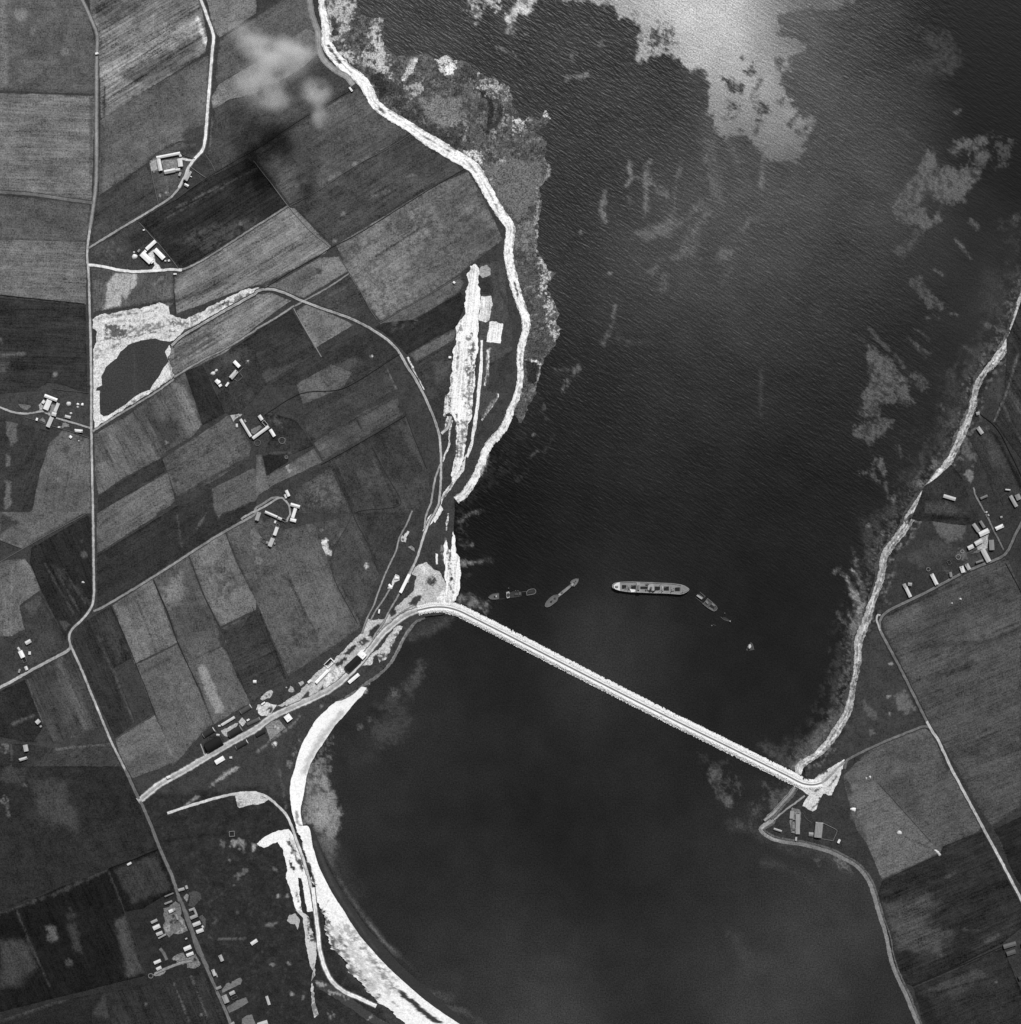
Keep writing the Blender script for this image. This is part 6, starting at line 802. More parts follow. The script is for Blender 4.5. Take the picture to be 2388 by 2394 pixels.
# ================================================================ BUILDINGS
def empty(name, x, y, z=2.0, rz=0):
    o = bpy.data.objects.new(name, None); COL.objects.link(o)
    o.location = (x, y, z); o.rotation_euler = (0, 0, rz); o.empty_display_size = .5
    return o
class MB:
    def __init__(s): s.v, s.f = [], []
    def box(s, x0, x1, y0, y1, z0, z1):
        i = len(s.v)
        s.v += [(x0, y0, z0), (x1, y0, z0), (x1, y1, z0), (x0, y1, z0), (x0, y0, z1), (x1, y0, z1), (x1, y1, z1), (x0, y1, z1)]
        s.f += [(i, i + 3, i + 2, i + 1), (i + 4, i + 5, i + 6, i + 7), (i, i + 1, i + 5, i + 4), (i + 1, i + 2, i + 6, i + 5), (i + 2, i + 3, i + 7, i + 6), (i + 3, i, i + 4, i + 7)]
        return s
    def prism(s, prof, x0, x1):
        """closed profile (y, z) pushed along x"""
        i, n = len(s.v), len(prof)
        s.v += [(x0, y, z) for y, z in prof] + [(x1, y, z) for y, z in prof]
        s.f += [tuple(i + k for k in range(n))[::-1], tuple(i + n + k for k in range(n))]
        s.f += [(i + k, i + (k + 1) % n, i + n + (k + 1) % n, i + n + k) for k in range(n)]
        return s
    def slab(s, pts, z0, z1):
        i, n = len(s.v), len(pts)
        s.v += [(x, y, z0) for x, y in pts] + [(x, y, z1) for x, y in pts]
        s.f += [tuple(i + k for k in range(n))[::-1], tuple(i + n + k for k in range(n))]
        s.f += [(i + k, i + (k + 1) % n, i + n + (k + 1) % n, i + n + k) for k in range(n)]
        return s
    def rim(s, outer, inner, z0, z1):
        i, n = len(s.v), len(outer)
        for ring, z in ((outer, z0), (outer, z1), (inner, z1), (inner, z0)): s.v += [(x, y, z) for x, y in ring]
        for a in range(4):
            b = (a + 1) % 4
            s.f += [(i + a * n + k, i + a * n + (k + 1) % n, i + b * n + (k + 1) % n, i + b * n + k) for k in range(n)]
        return s
    def cyl(s, x, y, z0, z1, r0, r1, n=10):
        i = len(s.v)
        s.v += [(x + r * math.cos(2 * math.pi * k / n), y + r * math.sin(2 * math.pi * k / n), z) for r, z in ((r0, z0), (r1, z1)) for k in range(n)]
        s.f += [tuple(i + k for k in range(n))[::-1], tuple(i + n + k for k in range(n))] + [(i + k, i + (k + 1) % n, i + n + (k + 1) % n, i + n + k) for k in range(n)]
        return s
    def bar(s, a, b, r, n=6):
        a, b = Vector(a), Vector(b); d = (b - a).normalized()
        u = d.orthogonal().normalized(); w = d.cross(u); i = len(s.v)
        s.v += [tuple(p + (u * math.cos(2 * math.pi * k / n) + w * math.sin(2 * math.pi * k / n)) * r) for p in (a, b) for k in range(n)]
        s.f += [tuple(i + k for k in range(n))[::-1], tuple(i + n + k for k in range(n))] + [(i + k, i + (k + 1) % n, i + n + (k + 1) % n, i + n + k) for k in range(n)]
        return s
    def build(s, name, mat, parent=None, g=None, smooth_=False):
        me = bpy.data.meshes.new(name); me.from_pydata(s.v, [], s.f)
        bm = bmesh.new(); bm.from_mesh(me); bmesh.ops.recalc_face_normals(bm, faces=bm.faces); bm.to_mesh(me); bm.free()
        if smooth_: me.polygons.foreach_set('use_smooth', [True] * len(me.polygons))
        o = link(name, me, MAT[mat], parent)
        if g is not None: o['g'] = float(alb(g))
        return o
def bld(s, w, g, label, kind='gable', name='farm_building', cat='building', h=3.0, pitch=20, group=None, chim=0, endwall=None, z=2.0):
    """s: the two ends of the ridge line; w: width in the same zoom's units"""
    (x1, y1), (x2, y2) = P(s)
    sc = T[s.split(':')[0]][2]
    ax, ay, bx, by = X(x1), Y(y1), X(x2), Y(y2)
    L = math.hypot(bx - ax, by - ay); Wd = w * sc * S
    o = empty(name, (ax + bx) / 2, (ay + by) / 2, z, math.atan2(by - ay, bx - ax))
    tag(o, label, cat, group, 'thing')
    hl, hw = L / 2, Wd / 2
    wg = min(g * .85, 175)
    e = .25
    if kind == 'gable':
        rh = hw * math.tan(math.radians(pitch))
        m = MB(); m.prism([(-hw + e, -.3), (hw - e, -.3), (hw - e, h), (0, h + rh * (1 - e / hw)), (-hw + e, h)], -hl + e, hl - e)
        m.build('wall', 'wall', o, wg)
        t = .16
        r = MB(); r.prism([(-hw, h - .08), (-hw, h + t - .08), (0, h + rh + t), (hw, h + t - .08), (hw, h - .08), (0, h + rh)], -hl, hl)
        r.build('roof', 'roof', o, g)
        for k in range(chim):
            x = (-1 if k == 0 else 1) * (hl - .8)
            c = MB(); c.box(x - .45, x + .45, -.5, .5, h + rh - .5, h + rh + 1.1); c.box(x - .2, x + .2, -.2, .2, h + rh + 1.1, h + rh + 1.5)
            c.build('chimney', 'wall', o, min(g, 150))
    elif kind == 'flat':
        MB().box(-hl + e, hl - e, -hw + e, hw - e, -.3, h).build('wall', 'wall', o, wg)
        m = MB(); m.prism([(-hw, h), (hw, h), (hw, h + .22), (0, h + .22 + hw * .05), (-hw, h + .22)], -hl, hl)
        m.build('roof', 'roof', o, g)
        MB().box(hl * .35, hl * .55, -hw * .3, hw * .3, h + .15, h + .8).build('roof_vent', 'wall', o, g * .8)
    elif kind == 'round':
        n = 12; H2 = hw * .82
        arc = [(hw * math.cos(math.pi * k / n), H2 * math.sin(math.pi * k / n)) for k in range(n + 1)]
        MB().prism([(hw, -.3)] + arc + [(-hw, -.3)], -hl, hl).build('roof', 'roof', o, g)
        for sg in ((-1, 1) if endwall else ()):
            m = MB(); m.prism([(y * 1.04, zz * 1.05) for y, zz in arc], sg * hl, sg * (hl + .7)); m.build('end_wall', 'wall', o, endwall if sg > 0 else endwall * .6)
    elif kind == 'ruin':
        m = MB(); t = .55
        m.box(-hl, hl, -hw, -hw + t, -.3, h); m.box(-hl, hl, hw - t, hw, -.3, h * .8); m.box(-hl, -hl + t, -hw + t, hw - t, -.3, h * 1.1); m.box(hl - t, hl, -hw + t, hw - t, -.3, h * .9)
        m.build('wall', 'wall', o, g)
        MB().box(-hl + t, hl - t, -hw + t, hw - t, -.2, .12).build('floor', 'wall', o, 40)
    elif kind == 'tank':
        m = MB(); t = .75
        m.box(-hl, hl, -hw, -hw + t, -.3, h); m.box(-hl, hl, hw - t, hw, -.3, h); m.box(-hl, -hl + t * .6, -hw + t, hw - t, -.3, h * .6); m.box(hl - t * 1.4, hl, -hw + t, hw - t, -.3, h)
        m.build('wall', 'concrete', o, g)
        MB().box(-hl + t * .6, hl - t * 1.4, -hw + t, hw - t, -.2, .1).build('floor', 'wall', o, 34)
        MB().box(-hl * .6, hl * .5, -.8, .8, .1, .9).build('sump', 'wall', o, 70)
    return o
G1, G2, G3, G4, G5 = 'courtyard farm buildings', 'white roofed farm buildings', 'croft buildings', 'roadside farm buildings', 'long range farm buildings'
bld('A: 335,480 1000,352', 78, 222, 'long pale range along the top of the courtyard farm', group=G1, h=3.2)
bld('A: 388,520 455,850', 108, 216, 'pale range on the west side of the courtyard farm', group=G1, h=3.4, pitch=24)
bld('A: 985,505 1015,735', 132, 214, 'broad pale barn on the east side of the courtyard farm', group=G1, h=3.6, pitch=16)
bld('A: 555,890 860,830', 110, 212, 'longer pale range closing the bottom of the courtyard, half in shade', group=G1, h=3.0, pitch=32)
bld('A: 865,830 1000,812', 72, 210, 'short pale range at the right end of the courtyard bottom range', group=G1, h=2.6, pitch=28, name='shed', cat='shed')
bld('A: 985,385 1015,455', 70, 200, 'small pale link shed at the top right corner of the courtyard', group=G1, h=2.5, name='shed', cat='shed')
bld('A: 1275,855 1140,1115', 135, 186, 'grey roofed farmhouse below the courtyard, right of the lane', group=G1, h=4.2, pitch=26, name='farmhouse', cat='house', chim=2)
bld('A: 1012,890 968,990', 62, 176, 'small shed left of the lane below the courtyard farm', group=G1, h=2.3, name='shed', cat='shed', pitch=28)
bld('A: 1120,1225 1235,1285', 72, 226, 'small half white shed south of the courtyard farmhouse', group=G1, h=2.4, name='shed', cat='shed', pitch=34)
bld('A: 1258,985 1322,1022', 24, 240, 'narrow white lean-to beside the courtyard farmhouse', group=G1, h=1.8, name='shed', cat='shed', kind='flat')
bld('B: 910,535 650,770', 100, 236, 'white barn at the top of the white roofed farm', group=G2, h=3.2, pitch=10)
bld('B: 890,770 1145,1030', 130, 244, 'long white range nearest the wall at the white roofed farm', group=G2, h=3.2, pitch=10)
bld('B: 520,880 790,1130', 165, 242, 'broadest white range of the white roofed farm, by its yard', group=G2, h=3.6, pitch=9)
bld('B: 760,1060 830,1150', 95, 240, 'short white annexe at the low end of the broad white range', group=G2, h=2.8, pitch=9, name='shed', cat='shed')
bld('B: 590,800 650,850', 60, 236, 'small white shed at the upper end of the broad white range', group=G2, h=2.5, pitch=10, name='shed', cat='shed')
bld('B: 410,840 465,770', 55, 150, 'little grey shed beside the white roofed farm', group=G2, h=2.2, name='shed', cat='shed')
bld('B: 1160,1090 1210,1085', 40, 214, 'tiny pale hut below the long white range', group=G2, h=1.9, name='shed', cat='shed', kind='flat')
bld('B: 1255,1090 1310,1075', 52, 226, 'tiny pale hut close to the wall of the white roofed farm', group=G2, h=2.0, name='shed', cat='shed', kind='flat')
bld('B: 1410,1460 1500,1460', 42, 226, 'lone white hut below the lane end at the white roofed farm', h=2.0, name='shed', cat='shed', kind='flat')
bld('B: 550,230 605,215', 40, 226, 'tiny white hut on the wall above the white roofed farm', h=2.0, name='shed', cat='shed', kind='flat')
bld('C: 1085,345 1262,528', 112, 246, 'bright white shed of the isolated croft', group=G3, h=3.4, pitch=8)
bld('C: 1180,655 975,890', 135, 194, 'grey roofed cottage of the isolated croft beside its garden wall', group=G3, h=3.6, pitch=24, name='cottage', cat='house', chim=2)
bld('C: 500,945 610,1060', 120, 236, 'white shed at the lower left of the isolated croft', group=G3, h=3.2, pitch=12)
bld('C: 590,960 630,1030', 70, 226, 'small lean-to against the lower left croft shed', group=G3, h=2.4, pitch=12, name='shed', cat='shed')
bld('C: 600,1150 685,1095', 75, 238, 'short white end of the lower left croft shed', group=G3, h=2.8, pitch=10, name='shed', cat='shed')
bld('C: 910,1025 820,1150', 66, 232, 'narrow white shed below the isolated croft cottage', group=G3, h=2.6, pitch=12, name='shed', cat='shed')
bld('D: 560,300 915,435', 92, 234, 'long white range at the top of the roadside farm', group=G4, h=3.2, pitch=22)
bld('D: 705,430 590,700', 150, 226, 'big pale barn in the middle of the roadside farm', group=G4, h=3.8, pitch=14)
bld('D: 500,520 560,440', 80, 222, 'small pale annexe left of the big roadside barn', group=G4, h=2.8, pitch=14, name='shed', cat='shed')
bld('D: 950,515 850,760', 92, 204, 'narrow grey range right of the roadside farm yard', group=G4, h=3.0, pitch=16)
bld('D: 765,810 890,840', 110, 206, 'square grey end block of the roadside farm', group=G4, h=3.2, pitch=14)
bld('D: 770,910 650,1185', 115, 194, 'grey roofed range lowest at the roadside farm', group=G4, h=3.2, pitch=14)
bld('D: 355,930 330,1005', 58, 236, 'little white outhouse left of the lowest roadside range', group=G4, h=2.4, pitch=14, name='shed', cat='shed')
bld('D: 1405,1285 1630,1305', 84, 222, 'pale cottage beside the straight road at the roadside farm', h=3.2, pitch=18, name='cottage', cat='house', chim=2)
bld('D: 1260,1440 1320,1490', 72, 240, 'lone white hut in the field below the roadside farm', h=2.4, pitch=12, name='shed', cat='shed')
bld('D: 930,1190 1000,1190', 44, 214, 'tiny pale hut on the wall below the roadside farm', h=2.0, name='shed', cat='shed', kind='flat')
bld('D: 1130,880 1290,920', 80, 190, 'low grey shed in the middle of the roadside farm garden', h=2.2, name='shed', cat='shed', pitch=16)
bld('E: 405,485 700,975', 76, 204, 'long narrow range on the west of the double croft', group=G5, h=3.2, pitch=18)
bld('E: 750,1025 1205,690', 84, 212, 'long range slanting up to the right in the double croft', group=G5, h=3.2, pitch=18)
bld('E: 930,380 1020,510', 96, 212, 'short barn at the top of the double croft', group=G5, h=3.4, pitch=16)
bld('E: 1245,775 1365,970', 92, 232, 'bright barn at the right end of the double croft', group=G5, h=3.4, pitch=14)
bld('E: 1035,540 1150,670', 92, 176, 'roofless shell between two barns of the double croft', kind='ruin', name='ruin', cat='ruin', h=2.4)
bld('E: 300,610 305,710', 60, 204, 'tiny pale hut west of the double croft', h=2.0, name='shed', cat='shed', kind='flat')
bld('E: 510,500 550,570', 50, 150, 'tiny grey lean-to inside the double croft court', h=2.0, name='shed', cat='shed')
bld('F: 1210,75 1290,245', 84, 222, 'pale barn at the top of the ring road farm', h=3.4, pitch=14)
bld('F: 1165,190 1205,300', 56, 200, 'small shed beside the top barn of the ring road farm', h=2.4, name='shed', cat='shed')
bld('F: 1335,470 1595,545', 94, 222, 'barn lying across the east side of the ring road farm', h=3.4, pitch=24)
bld('F: 1475,580 1390,850', 92, 232, 'bright range on the east side of the ring drive', h=3.4, pitch=12)
bld('F: 1325,895 1490,935', 92, 232, 'bright cross block at the low end of the east ring range', h=3.2, pitch=12)
bld('F: 615,680 960,830', 74, 210, 'long range in the middle of the ring road farm', h=3.2, pitch=26)
bld('F: 975,845 1085,895', 78, 190, 'short grey block at the end of the middle ring range', h=3.2, pitch=22)
bld('F: 1080,880 1200,945', 84, 124, 'roofless black shell at the end of the middle ring range', kind='ruin', name='ruin', cat='ruin', h=2.2)
bld('F: 455,690 380,925', 110, 164, 'grey roofed house on the west of the ring road farm', h=3.8, pitch=20, name='farmhouse', cat='house', chim=2)
bld('F: 960,1110 880,1340', 96, 218, 'bright barn below the middle of the ring road farm', h=3.4, pitch=14)
bld('F: 985,1020 950,1100', 90, 120, 'roofless pen above the lower bright ring barn', kind='ruin', name='ruin', cat='ruin', h=1.8)
bld('F: 840,1420 745,1650', 116, 186, 'grey barn lowest at the ring road farm', h=3.4, pitch=16)
bld('F: 640,1540 730,1570', 80, 130, 'dark grey annexe left of the lowest ring barn', h=2.6, name='shed', cat='shed')
bld('F: 600,1440 540,1540', 110, 92, 'empty stone pen left of the lowest ring barn', kind='ruin', name='ruin', cat='ruin', h=1.4)
bld('F: 910,930 885,1000', 48, 226, 'tiny white hut in the middle of the ring road farm', h=2.0, name='shed', cat='shed', kind='flat')
bld('F: 865,1550 890,1600', 56, 130, 'tiny grey hut right of the lowest ring barn', h=2.0, name='shed', cat='shed')
bld('G: 1000,380 1190,275', 138, 204, 'grey shed at the top of the croft by the left edge', h=3.0)
bld('G: 790,660 910,910', 165, 238, 'white barn of the croft by the left edge', h=3.4, pitch=10)
bld('G: 700,530 780,650', 80, 190, 'narrow grey shed running up from the left edge white barn', h=2.6, name='shed', cat='shed')
bld('G: 900,920 980,1090', 150, 110, 'empty walled pen below the left edge white barn', kind='ruin', name='ruin', cat='ruin', h=1.3)
bld('G: 990,1240 1050,1380', 110, 206, 'pale shed nearest the road at the left edge croft', h=2.8)
bld('G: 1150,680 1140,800', 92, 218, 'small white hut right of the left edge white barn', h=2.3, name='shed', cat='shed')
bld('G: 780,1340 740,1480', 74, 152, 'narrow grey shed by the road at the left edge croft', h=2.2, name='shed', cat='shed')
bld('H: 1400,480 1520,370', 150, 192, 'square grey house beside the track in the lower left field', h=3.2, pitch=14, name='cottage', cat='house')
bld('H: 980,1290 1030,1535', 165, 178, 'grey barn of the lower left croft', h=3.2, pitch=12)
bld('H: 760,1860 1050,1775', 105, 188, 'pale cottage lowest at the lower left croft', h=3.0, name='cottage', cat='house', chim=2)
bld('H: 1530,620 1600,590', 70, 160, 'tiny grey hut below the square grey house', h=2.0, name='shed', cat='shed')
# huts along the causeway road
GH = 'dark arched huts'
bld('I: 545,1835 785,1690', 130, 238, 'white roofed hut on its own below the causeway road', h=2.8, pitch=9, name='hut', cat='hut')
bld('I: 715,775 1085,550', 72, 198, 'long pale hut on top of the hut group', h=2.6, pitch=12, name='hut', cat='hut')
bld('I: 290,1440 700,1200', 300, 27, 'largest black hut, a broad dark dome beside the causeway road', kind='round', name='arched_hut', cat='hut', group=GH)
bld('I: 215,1080 495,905', 150, 44, 'dark hut with a white end wall, above the largest black hut', kind='round', name='arched_hut', cat='hut', group=GH, endwall=206)
bld('I: 930,1060 1260,870', 205, 42, 'dark hut in the middle of the hut group by the road', kind='round', name='arched_hut', cat='hut', group=GH, endwall=130)
bld('I: 1265,425 1530,255', 140, 74, 'dark grey hut with a white end wall at the top right of the group', kind='round', name='arched_hut', cat='hut', group=GH, endwall=196)
bld('I: 1130,1420 1430,1245', 125, 46, 'dark hut with a white end wall on the lower side of the road', kind='round', name='arched_hut', cat='hut', group=GH, endwall=210)
bld('I: 1690,1080 1930,945', 120, 40, 'dark hut beside the rough plot on the lower side of the road', kind='round', name='arched_hut', cat='hut', group=GH)
bld('I: 1450,760 1780,605', 110, 84, 'low grey hut between the pale pad and the turning place', kind='round', name='arched_hut', cat='hut', group=GH, endwall=150)
bld('I: 1425,650 1500,610', 46, 232, 'tiny white hut behind the low grey hut', h=2.0, name='shed', cat='shed', kind='flat')
bld('I: 940,1695 1015,1690', 62, 196, 'tiny pale hut right of the lone white roofed hut', h=2.0, name='shed', cat='shed')
bld('I: 620,805 690,795', 56, 200, 'tiny pale hut at the left end of the long pale hut', h=2.0, name='shed', cat='shed')
bld('I: 570,1050 660,1060', 60, 190, 'small pale porch above the largest black hut', h=2.0, name='shed', cat='shed')
bld('J: 1212,938 862,1265', 212, 30, 'big black roofed store beside the works road', h=4.4, pitch=12, name='store_shed', cat='shed')
bld('J: 1215,770 1375,915', 176, 246, 'white flat roofed block against the black roofed store', kind='flat', h=4.0, name='store_shed', cat='shed')
bld('J: 350,1275 -5,1635', 84, 246, 'long narrow white hut beside the works yard', h=2.8, pitch=10, name='hut', cat='hut')
bld('J: 275,1180 470,990', 165, 240, 'open white walled tank at the top of the works yard', kind='tank', name='concrete_tank', cat='tank', h=2.6)
bld('J: 920,1630 1205,1390', 96, 240, 'white hut on the lagoon side of the works road', h=2.8, pitch=9, name='hut', cat='hut')
bld('Q: 150,1525 250,1455', 42, 244, 'small white lorry sized hut above the turning place', h=2.4, name='shed', cat='shed', kind='flat')
bld('Q: 1460,910 1545,835', 70, 234, 'small white hut at the left end of the works yard', h=2.4, name='shed', cat='shed', kind='flat')
bld('21: 1150,458 1082,595', 23, 244, 'long thin white shed among the shore tracks', h=3.0, pitch=8, name='hut', cat='hut')
bld('21: 925,720 920,750', 12, 236, 'small white hut between the slanting tracks', h=2.4, name='shed', cat='shed', kind='flat')
bld('K: 970,615 1080,765', 178, 244, 'square white roofed building below the causeway road', kind='flat', h=3.6, name='store_shed', cat='shed')
bld('00: 722,408 745,404', 14, 240, 'white hut beside the straight road near the top', h=2.6, name='shed', cat='shed', kind='flat')
bld('01: 700,660 722,690', 14, 236, 'white hut at the wall end near the white beach', h=2.6, name='shed', cat='shed', kind='flat')
bld('11: 1478,190 1492,202', 15, 238, 'white hut at the head of the quarry cutting', h=2.4, name='shed', cat='shed', kind='flat')
bld('11: 1444,757 1464,757', 15, 244, 'square white hut left of the quarry cutting', h=2.4, name='shed', cat='shed', kind='flat')
bld('20: 1905,1262 1930,1262', 22, 226, 'small white hut alone in the field above the causeway road', h=2.4, name='shed', cat='shed')
# roadside camp
GC = 'roadside camp huts'
def hut(s, w, g, label, **k):
    kw = dict(h=2.6, pitch=12, name='hut', cat='hut', group=GC); kw.update(k)
    return bld(s, w, g, label, **kw)
hut('L: 755,800 860,750', 86, 208, 'pale hut at the top of the upper camp, left of the road')
hut('L: 860,752 925,722', 66, 150, 'darker end section of the top hut in the upper camp')
hut('L: 340,1240 515,1160', 108, 208, 'brightest hut in the left row of the upper camp')
hut('L: 285,1085 445,1008', 74, 158, 'grey hut above the brightest one in the left row of the camp')
hut('L: 425,1400 585,1338', 92, 178, 'grey hut below the brightest one in the left row of the camp')
hut('L: 475,1500 680,1390', 44, 150, 'thin grey bank of huts lowest in the left row of the upper camp')
hut('L: 1155,1795 1340,1715', 108, 216, 'upper of the two bright huts by the camp crossroads')
hut('M: 1300,630 1490,555', 92, 210, 'lower of the two bright huts by the camp crossroads')
hut('M: 385,845 570,765', 88, 208, 'bright hut at the far left of the lower camp')
hut('M: 455,1020 585,955', 88, 200, 'shorter bright hut at the far left of the lower camp')
hut('L: 1320,965 1510,885', 88, 152, 'grey hut second down on the east side of the camp road')
hut('L: 1290,760 1440,705', 62, 150, 'grey hut first on the east side of the camp road')
hut('L: 1425,730 1490,890', 56, 150, 'grey hut joining the first two on the east side of the camp road')
hut('L: 1390,1155 1590,1075', 100, 190, 'pale hut third down on the east side of the camp road')
hut('L: 1485,1335 1665,1265', 98, 202, 'bright hut lowest on the east side of the camp road')
hut('L: 1005,225 1165,180', 74, 158, 'grey house north of the camp, right of the road', name='cottage', cat='house', h=3.0)
hut('L: 1205,100 1235,190', 62, 158, 'grey wing at the right end of the house north of the camp', name='shed', cat='shed')
hut('L: 645,395 875,300', 36, 122, 'thin dark hut left of the road north of the camp')
hut('L: 640,590 840,510', 50, 134, 'ragged grey hut at the top left of the camp')
hut('L: 935,860 990,1005', 54, 140, 'grey hut set along the road in the upper camp')
hut('L: 1190,1520 1240,1495', 36, 176, 'tiny pale hut beside the camp road above the crossroads', name='shed', cat='shed')
hut('L: 1628,1165 1662,1215', 46, 200, 'tiny white hut at the end of a pale camp hut', name='shed', cat='shed', h=2.0)
hut('30: 1257,75 1285,65', 20, 222, 'small white hut on the upper side of the causeway road', group=None)
hut('30: 962,728 992,712', 16, 206, 'small white hut alone below the dark wall', group=None)
hut('30: 1890,1322 1935,1292', 26, 214, 'small pale cottage at the end of the moor path', group=None, name='cottage', cat='house')
hut('30: 1725,498 1765,495', 40, 140, 'square open cistern with black water on the moor', kind='ruin', name='concrete_tank', cat='tank', group=None, h=1.6)
hut('N: 505,125 575,280', 88, 166, 'grey roofed house across the road from the lower camp', group=None, name='cottage', cat='house', h=3.2, chim=1)
hut('N: 320,500 380,660', 78, 184, 'pale house by the road below the camp', group=None, name='cottage', cat='house', h=3.0, chim=1)
hut('N: 400,590 440,700', 30, 150, 'thin shed trailing from the pale house below the camp', group=None, name='shed', cat='shed', h=2.0)
hut('N: 405,1005 540,945', 70, 140, 'grey hut at the top of the notched garden plot', group=None)
hut('N: 610,1165 695,1360', 135, 152, 'broad grey house between the two long garden plots', group=None, name='cottage', cat='house', h=3.4, chim=2)
hut('N: 760,1140 890,1075', 92, 168, 'pale shed behind the broad grey house', group=None, name='shed', cat='shed')
hut('N: 810,1270 950,1200', 80, 84, 'empty pen behind the broad grey house', group=None, kind='ruin', name='ruin', cat='ruin', h=1.4)
hut('N: 1715,1190 1790,1415', 72, 182, 'long pale shed alone on the moor at the bottom', group=None, name='shed', cat='shed')
hut('N: 1490,1950 1745,1870', 130, 188, 'pale barn cut by the bottom edge', group=None, name='farm_building', cat='building')
hut('N: 790,1930 875,1870', 62, 152, 'grey hut by the road at the bottom edge', group=None)
# the point and the east side
bld('O: 690,660 690,1165', 105, 150, 'roofed grey wing of the ruin on the point', h=2.8, pitch=8, name='shed', cat='shed')
bld('O: 605,800 600,1030', 95, 130, 'black roofless room of the ruin on the point', kind='ruin', name='ruin', cat='ruin', h=3.2)
bld('O: 550,590 535,780', 95, 150, 'low grey wing at the top of the ruin on the point', h=2.2, pitch=6, name='shed', cat='shed')
bld('O: 715,630 705,800', 50, 140, 'narrow roofless room of the ruin on the point', kind='ruin', name='ruin', cat='ruin', h=2.6)
bld('O: 590,1050 580,1140', 90, 140, 'small roofless end of the ruin on the point', kind='ruin', name='ruin', cat='ruin', h=2.0)
ribbed = bld('O: 1232,870 1192,1250', 190, 134, 'ribbed grey shed with striped roof on the point', h=3.2, pitch=12, name='store_shed', cat='shed')
for k, t in enumerate((-.30, -.08, .12, .32)):
    w_ = 190 * .09341 * S
    L_ = 382 * .09341 * S / 2
    zz = 3.2 + (1 - abs(t) * 2) * w_ / 2 * math.tan(math.radians(12)) + .16
    MB().box(-L_, L_, t * w_ - .16, t * w_ + .16, zz - .1, zz + .14).build('roof_rib', 'roof', ribbed, 176)
MB().box(-L_, -L_ + 1.3, -w_ / 2, w_ / 2, 3.1, 3.9).build('parapet', 'wall', ribbed, 176)
bld('O: 965,1165 1080,1175', 100, 142, 'small grey hut touching the ribbed shed', h=2.4, name='shed', cat='shed')
bld('O: 90,1030 290,1095', 50, 168, 'narrow pale hut left of the ruin on the point', h=2.2, name='hut', cat='hut')
bld('O: 655,1240 645,1330', 46, 176, 'tiny pale hut between the ruin and the shore', h=2.0, name='shed', cat='shed')
bld('O: 1745,1300 1700,1390', 58, 218, 'small white hut outside the corner of the yard wall', h=2.2, name='shed', cat='shed', pitch=20)
GV = 'east village buildings'
def vil(s, w, g, label, **k):
    kw = dict(h=3.0, pitch=14, group=GV); kw.update(k)
    return bld(s, w, g, label, **kw)
vil('P: 370,1160 580,1060', 112, 214, 'bright barn across the top of the east village farm')
vil('P: 235,915 360,1090', 80, 156, 'grey range running up left from the bright village barn')
vil('P: 390,850 485,1000', 62, 124, 'dark range running up right of the grey village range')
vil('P: 735,1030 910,950', 82, 224, 'white cottage right of the village lane', name='cottage', cat='house', chim=2)
vil('P: 275,1375 430,1290', 92, 196, 'pale shed at the left of the east village farmyard')
vil('P: 640,1275 655,1505', 112, 132, 'broad dark grey barn right of the east village farmyard')
vil('P: 440,1485 590,1770', 108, 182, 'long pale barn reaching the road in the east village')
vil('P: 115,1470 235,1410', 92, 198, 'square white hut left of the east village farm', name='hut', cat='hut')
vil('R: 1600,420 1650,560', 92, 206, 'brighter of the two houses side by side on the village road', name='cottage', cat='house', chim=1)
vil('R: 1715,370 1785,495', 84, 168, 'greyer of the two houses side by side on the village road', name='cottage', cat='house', chim=1)
vil('P: 395,345 555,275', 52, 116, 'dark grey hut at the head of the village lane', name='hut', cat='hut')
vil('P: 1070,280 1210,525', 78, 154, 'long grey barn near the right edge', group=None)
vil('P: 1215,250 1270,370', 110, 134, 'darker square barn at the right edge', group=None)
vil('P: 290,1790 455,1735', 44, 124, 'thin dark shed beside the village road', name='shed', cat='shed')
vil('R: 935,595 1055,835', 80, 208, 'pale row of cottages standing end on to the east road', group=None, name='cottage', cat='house', chim=2)
vil('R: 350,885 460,1110', 74, 198, 'pale row nearest the shore on the east road', group=None, name='cottage', cat='house', chim=1)
vil('R: 310,815 340,885', 76, 156, 'grey top end of the shore row on the east road', group=None, name='shed', cat='shed')
vil('R: 400,820 490,830', 74, 152, 'grey shed beside the shore row on the east road', group=None, name='shed', cat='shed')
vil('R: 1355,550 1375,660', 58, 132, 'grey ruined hut between two houses on the east road', group=None, name='hut', cat='hut')
vil('R: 1310,290 1360,380', 80, 96, 'empty pen above the grey ruined hut', group=None, kind='ruin', name='ruin', cat='ruin', h=1.2)
vil('U: 335,475 440,620', 84, 166, 'grey shore cottage beside the east beach', group=None, name='cottage', cat='house', chim=1)
vil('U: 300,170 375,155', 72, 152, 'square grey hut above the shore cottage', group=None, name='hut', cat='hut')
vil('13: 1338,1795 1428,1822', 26, 186, 'long pale shed in the field near the east beach', group=None, name='shed', cat='shed')
vil('P: 955,140 1070,150', 30, 198, 'thin white hut in the dark field near the right edge', group=None, name='hut', cat='hut')
vil('P: 515,660 555,640', 34, 190, 'tiny white hut on the village lane', name='shed', cat='shed', h=2.0)
vil('P: 565,700 590,735', 34, 172, 'tiny grey hut below the tiny white one on the village lane', name='shed', cat='shed', h=2.0)
vil('P: 845,770 895,755', 44, 150, 'tiny grey hut in the gardens right of the village lane', name='shed', cat='shed', h=2.0)
vil('V: 645,365 895,290', 84, 98, 'dim grey barn at the lower right edge', group=None)
vil('V: 710,510 885,450', 88, 88, 'second dim barn just below the other at the lower right edge', group=None)
vil('V: 950,1010 1060,960', 80, 66, 'dark shed cut by the right edge near the bottom', group=None)
